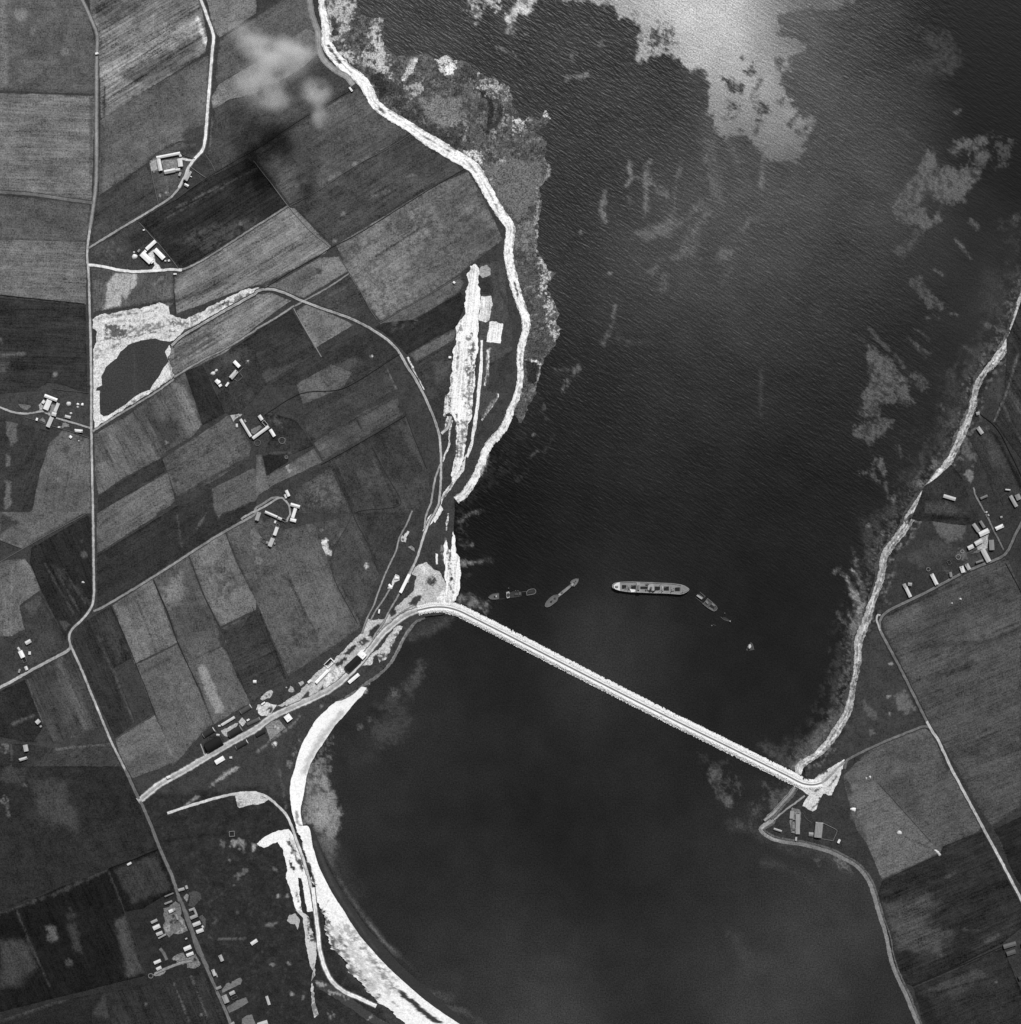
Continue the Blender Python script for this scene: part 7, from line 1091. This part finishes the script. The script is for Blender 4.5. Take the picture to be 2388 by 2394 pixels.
vil('V: 1000,330 1060,320', 80, 90, 'dim shed end cut by the right edge', group=None, name='shed', cat='shed')
# ================================================================ HAYSTACKS, HEAPS
def dome(s, r, h, g, label, name='haystack', cat='haystack', group='haystacks', rx=1.0, rot=0.0, irr=.08, mat='hay', z=2.0, seed=0):
    (px, py), = P(s); sc = T[s.split(':')[0]][2]; R = r * sc * S
    rg = random.Random(seed + int(px * 7 + py))
    v, f = [], []; n, m = 18, 7
    ph = [rg.uniform(0, 6.28) for _ in range(4)]
    for i in range(m):
        t = i / m
        rr = R * (1.0 if i == 0 else (1.06 if i == 1 else math.cos(t * 1.5) ** .75)); zz = h * (t ** .9)
        for k in range(n):
            a = 2 * math.pi * k / n
            w = 1 + irr * (math.sin(2 * a + ph[0]) + .7 * math.sin(3 * a + ph[1]) + .5 * math.sin(5 * a + ph[2] + t * 3)) + irr * .5 * rg.uniform(-1, 1)
            v.append((rr * w * math.cos(a) * rx, rr * w * math.sin(a), zz))
    v.append((0, 0, h)); v.append((0, 0, -.2))
    for i in range(m - 1):
        for k in range(n): f.append((i * n + k, i * n + (k + 1) % n, (i + 1) * n + (k + 1) % n, (i + 1) * n + k))
    for k in range(n):
        f.append(((m - 1) * n + k, (m - 1) * n + (k + 1) % n, m * n)); f.append(((k + 1) % n, k, m * n + 1))
    me = bpy.data.meshes.new(name); me.from_pydata(v, [], f)
    bm = bmesh.new(); bm.from_mesh(me); bmesh.ops.recalc_face_normals(bm, faces=bm.faces); bm.to_mesh(me); bm.free()
    me.polygons.foreach_set('use_smooth', [True] * len(me.polygons))
    o = link(name, me, MAT[mat]); o.location = (X(px), Y(py), z); o.rotation_euler[2] = rot; o['g'] = float(alb(g))
    return tag(o, label, cat, group, 'thing')
dome('B: 310,975', 74, 3.6, 224, 'big pale haystack left of the white roofed farm')
dome('B: 295,850', 28, 2.4, 206, 'small haystack on top of the big one by the white roofed farm')
dome('C: 400,740', 62, 3.4, 206, 'long pale haystack by the isolated croft, round end', rx=1.3, rot=.8)
dome('C: 500,650', 46, 2.8, 190, 'smaller haystack joined to the round croft one', rx=1.3, rot=.8)
dome('C: 1520,350', 42, 2.2, 150, 'grey haystack right of the isolated croft', irr=.16)
dome('D: 1225,540', 72, 3.2, 196, 'large pale haystack in the roadside farm garden', rx=.85)
dome('D: 1485,548', 38, 3.0, 226, 'left one of two round stacks by the straight road')
dome('D: 1610,558', 42, 3.0, 236, 'right one of two round stacks by the straight road')
dome('D: 1480,628', 34, 2.0, 176, 'dull low stack under the two round stacks')
dome('D: 1290,805', 34, 2.4, 206, 'small stack above the low garden shed')
dome('D: 1510,1580', 24, 1.8, 190, 'tiny stack below the roadside cottage')
dome('R: 1590,1162', 26, 2.6, 196, 'brighter of two round stacks across the east road')
dome('R: 1398,1258', 23, 2.2, 170, 'duller of two round stacks across the east road')
dome('33: 1010,490', 17, 2.4, 196, 'round stack in the pale triangular field')
HP = dict(name='stone_heap', cat='heap', group='pale heaps', irr=.2, mat='concrete')
dome('33: 665,315', 17, 2.2, 224, 'white heap between the dark scrub and the triangular field', **HP)
dome('33: 790,72', 9, 1.6, 200, 'right one of the scattered heaps near the top of the triangular field', **HP)
dome('33: 762,82', 8, 1.2, 170, 'left one of the scattered heaps near the top of the triangular field', **HP)
dome('33: 1292,632', 11, 1.4, 200, 'upper of two heaps at the tip of the triangular field', rx=1.6, rot=-.6, **HP)
dome('33: 1308,650', 10, 1.3, 186, 'lower of two heaps at the tip of the triangular field', rx=1.6, rot=-.6, **HP)
dome('20: 627,518', 9, 1.4, 196, 'small white heap in the dark field left of the straight road', **HP)
dome('21: 1005,552', 17, 2.2, 236, 'white heap of sand beside the shore tracks', **HP)
dome('21: 1052,488', 15, 2.0, 226, 'white heap of sand near the long white shed', **HP)
dome('K: 650,1440', 52, 1.8, 200, 'pale sand heap below the rough plot', **HP)
dome('21: 510,225', 20, 1.5, 214, 'upper heap in the sand pit in the middle field', **HP)
# ring shaped sheepfolds
def fold(s, r, g, label):
    (px, py), = P(s); sc = T[s.split(':')[0]][2]; R = r * sc * S
    o_ = [(R * math.cos(a) * (1 + .05 * math.sin(3 * a)), R * math.sin(a) * (1 + .05 * math.cos(2 * a))) for a in [2 * math.pi * k / 28 for k in range(28)]]
    m = MB(); m.rim(o_, [(x * (1 - .9 / R), y * (1 - .9 / R)) for x, y in o_], -.2, 1.2)
    ob = m.build('sheepfold', 'wall', None, g); ob.location = (X(px), Y(py), 2.0)
    return tag(ob, label, 'sheepfold', 'round stone folds', 'thing')
fold('E: 1570,1085', 96, 118, 'large broken round fold right of the double croft')
fold('E: 1692,1555', 50, 116, 'small round fold beside the black corner field')
fold('E: 880,1150', 92, 96, 'faint round fold below the double croft')
fold('R: 1540,215', 60, 132, 'left round fold by the east village')
fold('R: 1630,90', 44, 140, 'upper right round fold by the east village')
fold('R: 865,490', 46, 122, 'small round fold above the row of cottages on the east road')
fold('M: 285,1210', 74, 122, 'round fold at the left end of the lower camp')
# ================================================================ CAUSEWAY
cw = smooth(CW_ROAD[18:-3], 2.5)
root = empty('causeway', X(1450), Y(1600), 0)
tag(root, 'long straight causeway of pale concrete blocks crossing the sound', 'causeway', None, 'thing')
def cw_strip(name, prof, mat, g, a0=0, a1=None):
    c = cw[a0:a1]; q = np.array(c); n = normals(c); V = []
    for off, z in prof:
        p = q + n * off
        V.append(np.stack([X(p[:, 0]) - root.location.x, Y(p[:, 1]) - root.location.y, np.full(len(p), z)], 1))
    m = len(prof); V = np.stack(V, 1).reshape(-1, 3); k = len(c)
    f = [(i * m + j, (i + 1) * m + j, (i + 1) * m + j + 1, i * m + j + 1) for i in range(k - 1) for j in range(m - 1)]
    me = bpy.data.meshes.new(name); me.from_pydata(V.tolist(), [], f)
    bm = bmesh.new(); bm.from_mesh(me); bmesh.ops.recalc_face_normals(bm, faces=bm.faces); bm.to_mesh(me); bm.free()
    o = link(name, me, MAT[mat], root); o['g'] = float(alb(g)); return o
cw_strip('embankment', [(-13.0, -1.2), (-11.0, .3), (-6.2, 2.7), (-5.2, 2.9), (5.2, 2.9), (6.2, 2.7), (11.0, .3), (13.0, -1.2)], 'concrete', 140)
cw_strip('shoulder', [(1.8, 2.93), (2.0, 3.05), (5.6, 3.05), (5.8, 2.9)], 'concrete', 238)
cw_strip('shoulder', [(-5.8, 2.9), (-5.6, 3.05), (-2.0, 3.05), (-1.8, 2.93)], 'concrete', 238)
cw_strip('road_surface', [(-2.3, 2.96), (0, 3.0), (2.3, 2.96)], 'concrete', 122)
bmv, bmf = [], []
def block_mesh():
    bm = bmesh.new(); bmesh.ops.create_cube(bm, size=1.0)
    bmesh.ops.scale(bm, vec=(1.45, 2.3, 1.5), verts=bm.verts)
    bmesh.ops.bevel(bm, geom=bm.edges[:], offset=.14, segments=1, affect='EDGES')
    me = bpy.data.meshes.new('concrete_block'); bm.to_mesh(me); bm.free(); me.materials.append(MAT['concrete']); return me
blk = block_mesh()
rg = random.Random(5)
nn = normals(cw); cq = np.array(cw)
spots = []
s_acc = np.r_[0, np.cumsum(np.hypot(*np.diff(cq, axis=0).T))]
tot = s_acc[-1]
for side in (1, -1):
    for row, (off, z) in enumerate(((6.9, 2.7), (8.9, 2.0), (10.9, 1.25), (12.7, .5))):
        st = 2.45
        d = rg.uniform(0, st)
        while d < tot:
            px = np.interp(d, s_acc, cq[:, 0]); py = np.interp(d, s_acc, cq[:, 1])
            nx = np.interp(d, s_acc, nn[:, 0]); ny = np.interp(d, s_acc, nn[:, 1])
            r = off + rg.uniform(-.5, .5) + (rg.uniform(-.7, 1.0) if row >= 3 else 0)
            if rg.random() > .05:
                spots.append((row, X(px + nx * side * r), Y(py + ny * side * r), z + rg.uniform(-.2, .35), math.atan2(-ny * side, nx * side) - math.pi / 2 + rg.uniform(-.25, .25) * (1 if row else .5), rg.uniform(-.25, .25), rg.uniform(-.25, .25), rg.uniform(.85, 1.15), side))
            d += st + rg.uniform(-.35, .35)
GB = 'concrete blocks along the causeway'
single = [q for q in spots if q[0] == 3 and q[8] == 1][:300]
ids = set(map(id, single)); first = None
for q in single:
    if first is None:
        o = bpy.data.objects.new('concrete_block', blk); first = o
    else: o = first.copy()
    COL.objects.link(o)
    o.location = q[1:4]; o.rotation_euler = (q[5], q[6], q[4]); o.scale = (q[7], q[7] * 1.12, q[7]); o['g'] = float(alb(228))
    tag(o, 'pale concrete block at the water line on the north face of the causeway', 'concrete block', GB, 'thing')
from mathutils import Euler, Matrix
bv = [v.co.copy() for v in blk.vertices]; bf = [tuple(p.vertices) for p in blk.polygons]
V, Fs = [], []
for q in spots:
    if id(q) in ids: continue
    M_ = Matrix.Translation(Vector(q[1:4])) @ Euler((q[5], q[6], q[4])).to_matrix().to_4x4() @ Matrix.Scale(q[7], 4)
    b = len(V); V += [tuple(M_ @ c) for c in bv]; Fs += [tuple(b + i for i in p) for p in bf]
me = bpy.data.meshes.new('block_armour'); me.from_pydata(V, [], Fs)
o = link('block_armour', me, MAT['concrete']); o['g'] = float(alb(228))
tag(o, 'mass of pale concrete blocks piled on both faces of the causeway', 'concrete blocks', GB, 'stuff')
# ================================================================ WRECKS
def local(s, ox, oy): return [(X(a) - ox, Y(b) - oy) for a, b in P(s)]
def shrink(pts, d):
    q = np.array(pts); c = q.mean(0); n = len(q); out = []
    area = sum(q[i][0] * q[(i + 1) % n][1] - q[(i + 1) % n][0] * q[i][1] for i in range(n))
    sg = 1 if area > 0 else -1
    for i in range(n):
        a, b, e = q[i - 1], q[i], q[(i + 1) % n]
        t1 = (b - a) / (np.hypot(*(b - a)) + 1e-9); t2 = (e - b) / (np.hypot(*(e - b)) + 1e-9)
        n1 = np.array((-t1[1], t1[0])) * sg; n2 = np.array((-t2[1], t2[0])) * sg
        m = n1 + n2; m /= max(np.hypot(*m), .4)
        out.append(tuple(b + m * d))
    return out
def hull(name, parent, pts, z0, z1, bul, g, gd, rimw=.7):
    """shell plating with a raised rim, and the deck inside it"""
    inn = shrink(pts, rimw)
    m = MB(); m.rim(pts, inn, z0, z1 + bul); m.build(name, 'metal', parent, g)
    MB().slab(inn, z0, z1).build('deck', 'metal', parent, gd)
def boxes(name, parent, s, ox, oy, z0, z1, g, mat='metal'):
    return MB().slab(local(s, ox, oy), z0, z1).build(name, mat, parent, g)
def mast(parent, s, ox, oy, z0, z1, g=120):
    (x, y), = local(s, ox, oy)
    return MB().cyl(x, y, z0, z1, .28, .16, 8).cyl(x, y, z0 + (z1 - z0) * .55, z0 + (z1 - z0) * .58, .8, .8, 8).build('mast', 'metal', parent, g)
def wreck(name, s, label, cat='ship'):
    (px, py), = P(s); o = empty(name, X(px), Y(py), 0); tag(o, label, cat, 'blockships sunk beside the causeway', 'thing'); return o, X(px), Y(py)
# the largest, almost complete
o, ox, oy = wreck('cargo_ship', 's: 1520,1374', 'largest blockship, a long grey cargo ship lying afloat looking and complete')
out = local('c: 195,540 205,480 250,430 320,395 420,375 520,360 700,350 1000,345 1200,352 1500,362 1800,372 1927,378 d: 300,325 560,335 860,345 1000,362 1130,380 1230,395 1330,425 1430,480 1490,530 1503,565 1480,605 1400,665 1300,710 1180,735 1050,728 860,710 560,695 280,690 180,685 c: 1880,810 1600,800 1400,790 1180,785 960,775 760,755 520,715 420,695 330,670 250,620 205,580', ox, oy)
hull('hull', o, out, -3, 3.4, 1.0, 150, 134, .8)
boxes('forecastle_deck', o, 'd: 1215,400 1300,425 1400,480 1460,530 1475,562 1455,590 1370,640 1260,690 1190,690 1210,620 1200,480', ox, oy, 3, 4.3, 128)
boxes('poop_deck', o, 'c: 260,500 310,440 400,400 515,375 515,712 420,680 330,650 270,600', ox, oy, 3, 5.4, 214)
boxes('poop_house', o, 'c: 310,505 430,510 440,575 370,590 320,560', ox, oy, 5.4, 6.6, 120)
for q in ('c: 600,480 780,480 780,625 600,625', 'c: 975,490 1165,490 1165,640 975,640', 'c: 1350,540 1650,540 1640,635 1350,635', 'd: 305,455 495,460 495,580 305,585', 'd: 620,460 800,455 800,590 620,590', 'd: 1010,490 1180,485 1180,610 1010,610'):
    h_ = boxes('hatch_coaming', o, q, ox, oy, 3.3, 4.2, 70)
    c_ = shrink(local(q, ox, oy), .35)
    MB().slab(c_, 4.15, 4.23).build('hold_opening', 'metal', h_, 22)
boxes('bridge_house', o, 'c: 1190,380 1340,385 1340,790 1190,780', ox, oy, 3.3, 6.2, 150)
boxes('wheelhouse', o, 'c: 1230,480 1310,480 1310,680 1230,680', ox, oy, 6.2, 8.4, 112)
boxes('engine_casing', o, 'd: 70,420 130,390 280,385 290,600 240,600 60,580', ox, oy, 3.3, 6.0, 156)
boxes('winch_house', o, 'd: 555,450 605,450 605,600 555,600', ox, oy, 3.3, 5.2, 170)
boxes('winch_house', o, 'd: 870,440 980,430 985,600 870,620', ox, oy, 3.3, 5.0, 132)
boxes('winch_house', o, 'c: 840,480 960,500 950,630 850,640', ox, oy, 3.3, 5.0, 128)
boxes('canvas_cover', o, 'c: 905,640 1140,670 1150,740 1070,770 965,772 955,720', ox, oy, 3.4, 4.9, 226)
for q in ('c: 890,560', 'd: 580,530', 'd: 900,530', 'd: 1290,560'): mast(o, q, ox, oy, 3.4, 15, 150)
(x, y), = local('d: 175,500', ox, oy); MB().cyl(x, y, 5.9, 10.5, 1.7, 1.6, 16).build('funnel', 'metal', o, 96)
for a_, b_ in (('d: 580,530', 'd: 700,470'), ('d: 580,530', 'd: 430,600'), ('d: 900,530', 'd: 1080,470'), ('c: 890,560', 'c: 1080,500'), ('c: 890,560', 'c: 690,620')):
    (x0, y0), = local(a_, ox, oy); (x1, y1), = local(b_, ox, oy)
    MB().bar((x0, y0, 5.2), (x1, y1, 7.6), .2).build('derrick', 'metal', o, 140)
for q in ('c: 1560,440 1720,435 1700,470 1580,480', 'c: 1550,660 1620,680 1600,720 1560,700', 'd: 220,590 265,590 265,630 220,630'): boxes('lifeboat', o, q, ox, oy, 4.4, 5.2, 84)
# broken steamer by the landing
o, ox, oy = wreck('broken_steamer', 's: 1197,1390', 'broken blockship lying nearest the landing with its middle under water')
hull('bow_hull', o, local('a: 160,912 220,850 300,805 380,790 510,778 512,970 400,985 300,985 230,970', ox, oy), -3, .9, .4, 96, 92, .5)
h_ = boxes('hatch_coaming', o, 'a: 345,868 395,868 395,915 345,915', ox, oy, .8, 1.7, 60); MB().slab(shrink(local('a: 345,868 395,868 395,915 345,915', ox, oy), .2), 1.68, 1.76).build('hold_opening', 'metal', h_, 20)
boxes('windlass', o, 'a: 405,855 435,850 435,905 410,915', ox, oy, .9, 2.2, 190)
hull('bridge_hull', o, local('a: 745,745 825,722 858,760 852,925 775,945 750,900', ox, oy), -3, 2.2, .3, 176, 166, .4)
MB().cyl(*local('a: 808,828', ox, oy)[0], 2.0, 3.6, 2.4, 2.3, 16).build('funnel_base', 'metal', o, 62)
hull('midship_hull', o, local('a: 870,760 960,725 1100,730 1225,735 1240,870 1100,905 960,920 865,930', ox, oy), -3, .45, .4, 62, 50, .7)
boxes('boiler_casing', o, 'a: 1010,765 1130,765 1130,850 1010,850', ox, oy, .4, 1.9, 66)
boxes('engine_casing', o, 'a: 1150,745 1220,750 1225,830 1150,840', ox, oy, .4, 1.6, 78)
for q in ('a: 1045,705', 'a: 1120,705', 'a: 822,618'): MB().cyl(*local(q, ox, oy)[0], -2, 2.6, .9, .7, 10).build('ventilator', 'metal', o, 96)
boxes('side_plate', o, 'a: 1240,735 1380,715 1380,735 1240,752', ox, oy, -2, .5, 76)
boxes('side_plate', o, 'a: 515,962 690,955 690,970 515,976', ox, oy, -2, .25, 58)
hull('stern_hull', o, local('a: 1385,740 1450,670 1540,640 1640,632 1690,670 1708,720 1690,780 1640,815 1540,835 1400,855', ox, oy), -3, .3, .7, 112, 42, .9)
boxes('deck_house', o, 'a: 1450,735 1590,720 1590,760 1450,780', ox, oy, .3, 1.1, 52)
# hourglass shaped wreck
o, ox, oy = wreck('collapsed_hulk', 's: 1314,1384', 'blockship with collapsed sides, narrow in the middle and wide at both ends')
hull('stern_hull', o, local('b: 250,1335 270,1240 330,1140 430,1030 530,950 620,900 740,880 800,905 800,980 770,1100 720,1170 640,1230 540,1310 440,1370 350,1395 280,1385', ox, oy), -3, 1.2, .5, 112, 96, .7)
hull('midship_hull', o, local('b: 775,880 870,800 960,720 1080,630 1180,545 1260,490 1320,560 1230,650 1120,740 1010,830 900,920 820,990', ox, oy), -3, 1.9, .3, 128, 130, .35)
hull('bow_hull', o, local('b: 1260,480 1320,430 1290,370 1320,320 1420,250 1530,215 1640,225 1620,330 1560,440 1450,555 1410,520 1320,560', ox, oy), -3, 1.4, .5, 112, 112, .5)
for q, g in (('b: 470,1130 540,1130 540,1190 470,1190', 34), ('b: 620,1000 690,990 700,1060 640,1060', 52), ('b: 1420,360 1470,360 1470,420 1430,420', 60), ('b: 1490,300 1540,300 1530,350 1490,350', 54)):
    h_ = boxes('hatch_coaming', o, q, ox, oy, 1.1, 2.1, 84); MB().slab(shrink(local(q, ox, oy), .2), 2.08, 2.16).build('hold_opening', 'metal', h_, g)
boxes('deck_house', o, 'b: 1330,470 1400,400 1440,440 1360,540', ox, oy, 1.4, 3.4, 156)
boxes('deck_house', o, 'b: 800,870 850,830 920,880 850,930', ox, oy, 1.9, 3.0, 160)
boxes('boiler', o, 'b: 895,800 960,760 1000,800 940,850', ox, oy, 1.9, 2.5, 84)
mast(o, 'b: 560,1060', ox, oy, 1.2, 8, 120)
# small wreck in two halves
o, ox, oy = wreck('split_coaster', 's: 1653,1409', 'small blockship broken in two right of the largest ship')
boxes('side_plate', o, 'e: 575,545 600,540 800,705 785,735', ox, oy, -2, .7, 82)
boxes('side_plate', o, 'e: 415,760 430,745 680,930 665,955', ox, oy, -2, .6, 66)
boxes('bow_house', o, 'e: 455,685 500,640 700,760 650,825', ox, oy, -2, 2.4, 160)
boxes('bow_deck', o, 'e: 510,635 560,610 740,735 705,765', ox, oy, -2, .5, 62)
MB().bar((*local('e: 690,800', ox, oy)[0], .4), (*local('e: 790,720', ox, oy)[0], 1.2), .3).build('fallen_mast', 'metal', o, 96)
hull('stern_hull', o, local('e: 745,945 875,775 970,850 1060,930 1150,1010 1220,1080 1250,1160 1210,1230 1140,1270 1070,1260 960,1195 900,1160 680,985 690,950 720,960', ox, oy), -3, .8, .9, 104, 74, 1.0)
boxes('deck_house', o, 'e: 785,910 850,860 920,960 870,1000', ox, oy, .8, 2.4, 118)
h_ = boxes('hatch_coaming', o, 'e: 990,1010 1150,1110 1100,1190 940,1080', ox, oy, .7, 1.6, 70); MB().slab(shrink(local('e: 990,1010 1150,1110 1100,1190 940,1080', ox, oy), .35), 1.58, 1.66).build('hold_opening', 'metal', h_, 26)
boxes('side_deck', o, 'e: 1050,960 1160,1060 1120,1080 1020,1000', ox, oy, .7, 1.8, 116)
boxes('side_deck', o, 'e: 920,1110 960,1190 990,1190 1090,1240 1080,1190 960,1110', ox, oy, .7, 1.8, 108)
# awash remains and the upended bow
o, ox, oy = wreck('awash_hulk', 's: 1697,1448', 'faint remains of a wreck barely breaking the surface', 'wreck')
m = MB()
w_ = local('e: 1370,1485 1440,1545 1520,1600 1600,1620 1690,1640 1750,1665', ox, oy)
for a_, b_ in zip(w_[:-1], w_[1:]): m.bar((*a_, .05), (*b_, .1), .55)
m.build('side_plate', 'metal', o, 76)
MB().slab(local('e: 1440,1480 1560,1500 1690,1590 1680,1630 1520,1590', ox, oy), -2, .12).build('deck', 'metal', o, 48)
MB().cyl(*local('e: 1720,1640', ox, oy)[0], -1, 2.6, 1.3, .9, 12).build('stem_post', 'metal', o, 150)
MB().cyl(*local('e: 1522,1338', ox, oy)[0], -1, 2.4, .8, .6, 10).build('mast_stump', 'metal', o, 112)
o, ox, oy = wreck('awash_plates', 's: 1668,1461', 'loose wreck plates awash below the split blockship', 'wreck')
MB().cyl(*local('e: 1035,1805', ox, oy)[0], -1, 1.6, 1.0, .8, 10).build('stump', 'metal', o, 128)
MB().bar((*local('e: 1080,1760', ox, oy)[0], .1), (*local('e: 1180,1810', ox, oy)[0], .15), .4).build('frame_bar', 'metal', o, 70)
o, ox, oy = wreck('upended_bow', 's: 1754,1511', 'small triangular wreck piece standing out of the dark water', 'wreck')
base = local('f: 620,1260 700,1320 940,1310 1220,1260 1210,1130 1160,880 1040,720 960,690 840,900', ox, oy)
m = MB(); i = len(base); ap = (*local('f: 900,1000', ox, oy)[0], 6.5); ap2 = (*local('f: 1060,1080', ox, oy)[0], 2.2)
MB().slab(base, -2, .5).build('hull_side', 'metal', o, 66)
top = local('f: 760,1060 830,900 960,860 1010,1000 960,1120 840,1200', ox, oy)
b0 = shrink(top, -.5)
m.v = [(x, y, .5) for x, y in b0] + [(x * .75 + ap[0] * .25, y * .75 + ap[1] * .25, 4.5) for x, y in top]
n = len(top); m.f = [tuple(range(n))[::-1], tuple(range(n, 2 * n))] + [(k, (k + 1) % n, n + (k + 1) % n, n + k) for k in range(n)]
m.build('bow_plate', 'metal', o, 200)
MB().bar((*base[6], .5), (*base[3], .9), .45).build('frame_bar', 'metal', o, 96)
# ================================================================ THIN CLOUD
def cloud():
    """a wisp of low cloud over the fields at the top: a real volume 120 m up"""
    zc, ht = 120.0, 30.0
    m = bpy.data.materials.new('cloud_vapour'); m.use_nodes = True; nt = m.node_tree; nt.nodes.clear()
    out = nt.nodes.new('ShaderNodeOutputMaterial'); v = nt.nodes.new('ShaderNodeVolumePrincipled')
    nt.links.new(v.outputs[0], out.inputs['Volume'])
    geo = N(nt, 'ShaderNodeNewGeometry').outputs['Position']
    tot = None
    for px, py, rx, ry, amp in ((652,140,62,50,1.0),(612,200,56,48,.85),(696,128,46,30,.7),(738,216,36,30,.8),(746,268,18,46,.5),(596,105,40,36,.6),(645,238,44,22,.45),(560,70,40,24,.35)):
        k = 1 - zc / 2900.0
        mp = N(nt, 'ShaderNodeMapping'); mp.vector_type = 'POINT'
        mp.inputs['Location'].default_value = (-X(px) * k / (rx * S), -Y(py) * k / (ry * S), -zc / ht)
        mp.inputs['Scale'].default_value = (1 / (rx * S), 1 / (ry * S), 1 / ht)
        nt.links.new(geo, mp.inputs['Vector'])
        ln = N(nt, 'ShaderNodeVectorMath', operation='LENGTH'); nt.links.new(mp.outputs[0], ln.inputs[0])
        g = math_(nt, 'SUBTRACT', 1.0, math_(nt, 'MULTIPLY', ln.outputs['Value'], .72), clamp=True)
        g = math_(nt, 'MULTIPLY', math_(nt, 'MULTIPLY', g, g), amp)
        tot = g if tot is None else math_(nt, 'ADD', tot, g)
    n = noise(nt, geo, 1 / 34.0, 6.0, .62)
    n2 = math_(nt, 'MULTIPLY', math_(nt, 'SUBTRACT', n, .38), 4.2, clamp=True)
    d = math_(nt, 'MULTIPLY', math_(nt, 'MULTIPLY', tot, n2), CLOUD_D)
    nt.links.new(d, v.inputs['Density']); v.inputs['Color'].default_value = (1, 1, 1, 1); v.inputs['Anisotropy'].default_value = .1
    x0, x1, y0, y1 = X(480), X(830), Y(340), Y(5)
    me = bpy.data.meshes.new('cloud'); b = MB(); b.box(x0, x1, y0, y1, zc - ht * 1.35, zc + ht * 1.35)
    me.from_pydata(b.v, [], b.f)
    o = link('cloud', me, m); tag(o, 'thin wisp of white cloud drifting over the fields near the top', 'cloud', None, 'stuff')
CLOUD_D = .17
cloud()
# ================================================================ LIGHT AND CAMERA
sc = bpy.context.scene
AZ, EL = math.radians(16), math.radians(47)          # sun high in the north-north-east of the picture
sun = bpy.data.lights.new('sun', 'SUN'); sun.energy = 4.1; sun.angle = math.radians(.53); sun.color = (1, 1, 1)
so = bpy.data.objects.new('sun', sun); COL.objects.link(so); so.location = (0, 0, 3000)
d = Vector((math.sin(AZ) * math.cos(EL), math.cos(AZ) * math.cos(EL), math.sin(EL)))
so.rotation_euler = d.to_track_quat('Z', 'Y').to_euler()
w = bpy.data.worlds.new('World'); sc.world = w; w.use_nodes = True
nt = w.node_tree; nt.nodes.clear()
wo = nt.nodes.new('ShaderNodeOutputWorld'); bg = nt.nodes.new('ShaderNodeBackground'); sky = nt.nodes.new('ShaderNodeTexSky')
sky.sky_type = 'NISHITA'; sky.sun_disc = False; sky.sun_elevation = EL; sky.sun_rotation = AZ
bw_ = nt.nodes.new('ShaderNodeRGBToBW')               # panchromatic film: the sky counts by its brightness only
nt.links.new(sky.outputs[0], bw_.inputs[0]); nt.links.new(bw_.outputs[0], bg.inputs[0])
bg.inputs['Strength'].default_value = .07
nt.links.new(bg.outputs[0], wo.inputs[0])
cam = bpy.data.cameras.new('aerial_camera'); co = bpy.data.objects.new('aerial_camera', cam); COL.objects.link(co)
ALT = 2900.0
co.location = (0, 0, ALT); co.rotation_euler = (0, 0, 0)
cam.sensor_fit = 'VERTICAL'; cam.angle = 2 * math.atan(H * S / 2 / ALT)
cam.clip_start = 10; cam.clip_end = 60000
sc.camera = co
sc.view_settings.view_transform = 'Standard'; sc.view_settings.look = 'None'; sc.view_settings.exposure = 0; sc.view_settings.gamma = 1
sc.cycles.max_bounces = 5; sc.cycles.volume_bounces = 2; sc.cycles.diffuse_bounces = 2; sc.cycles.use_denoising = False
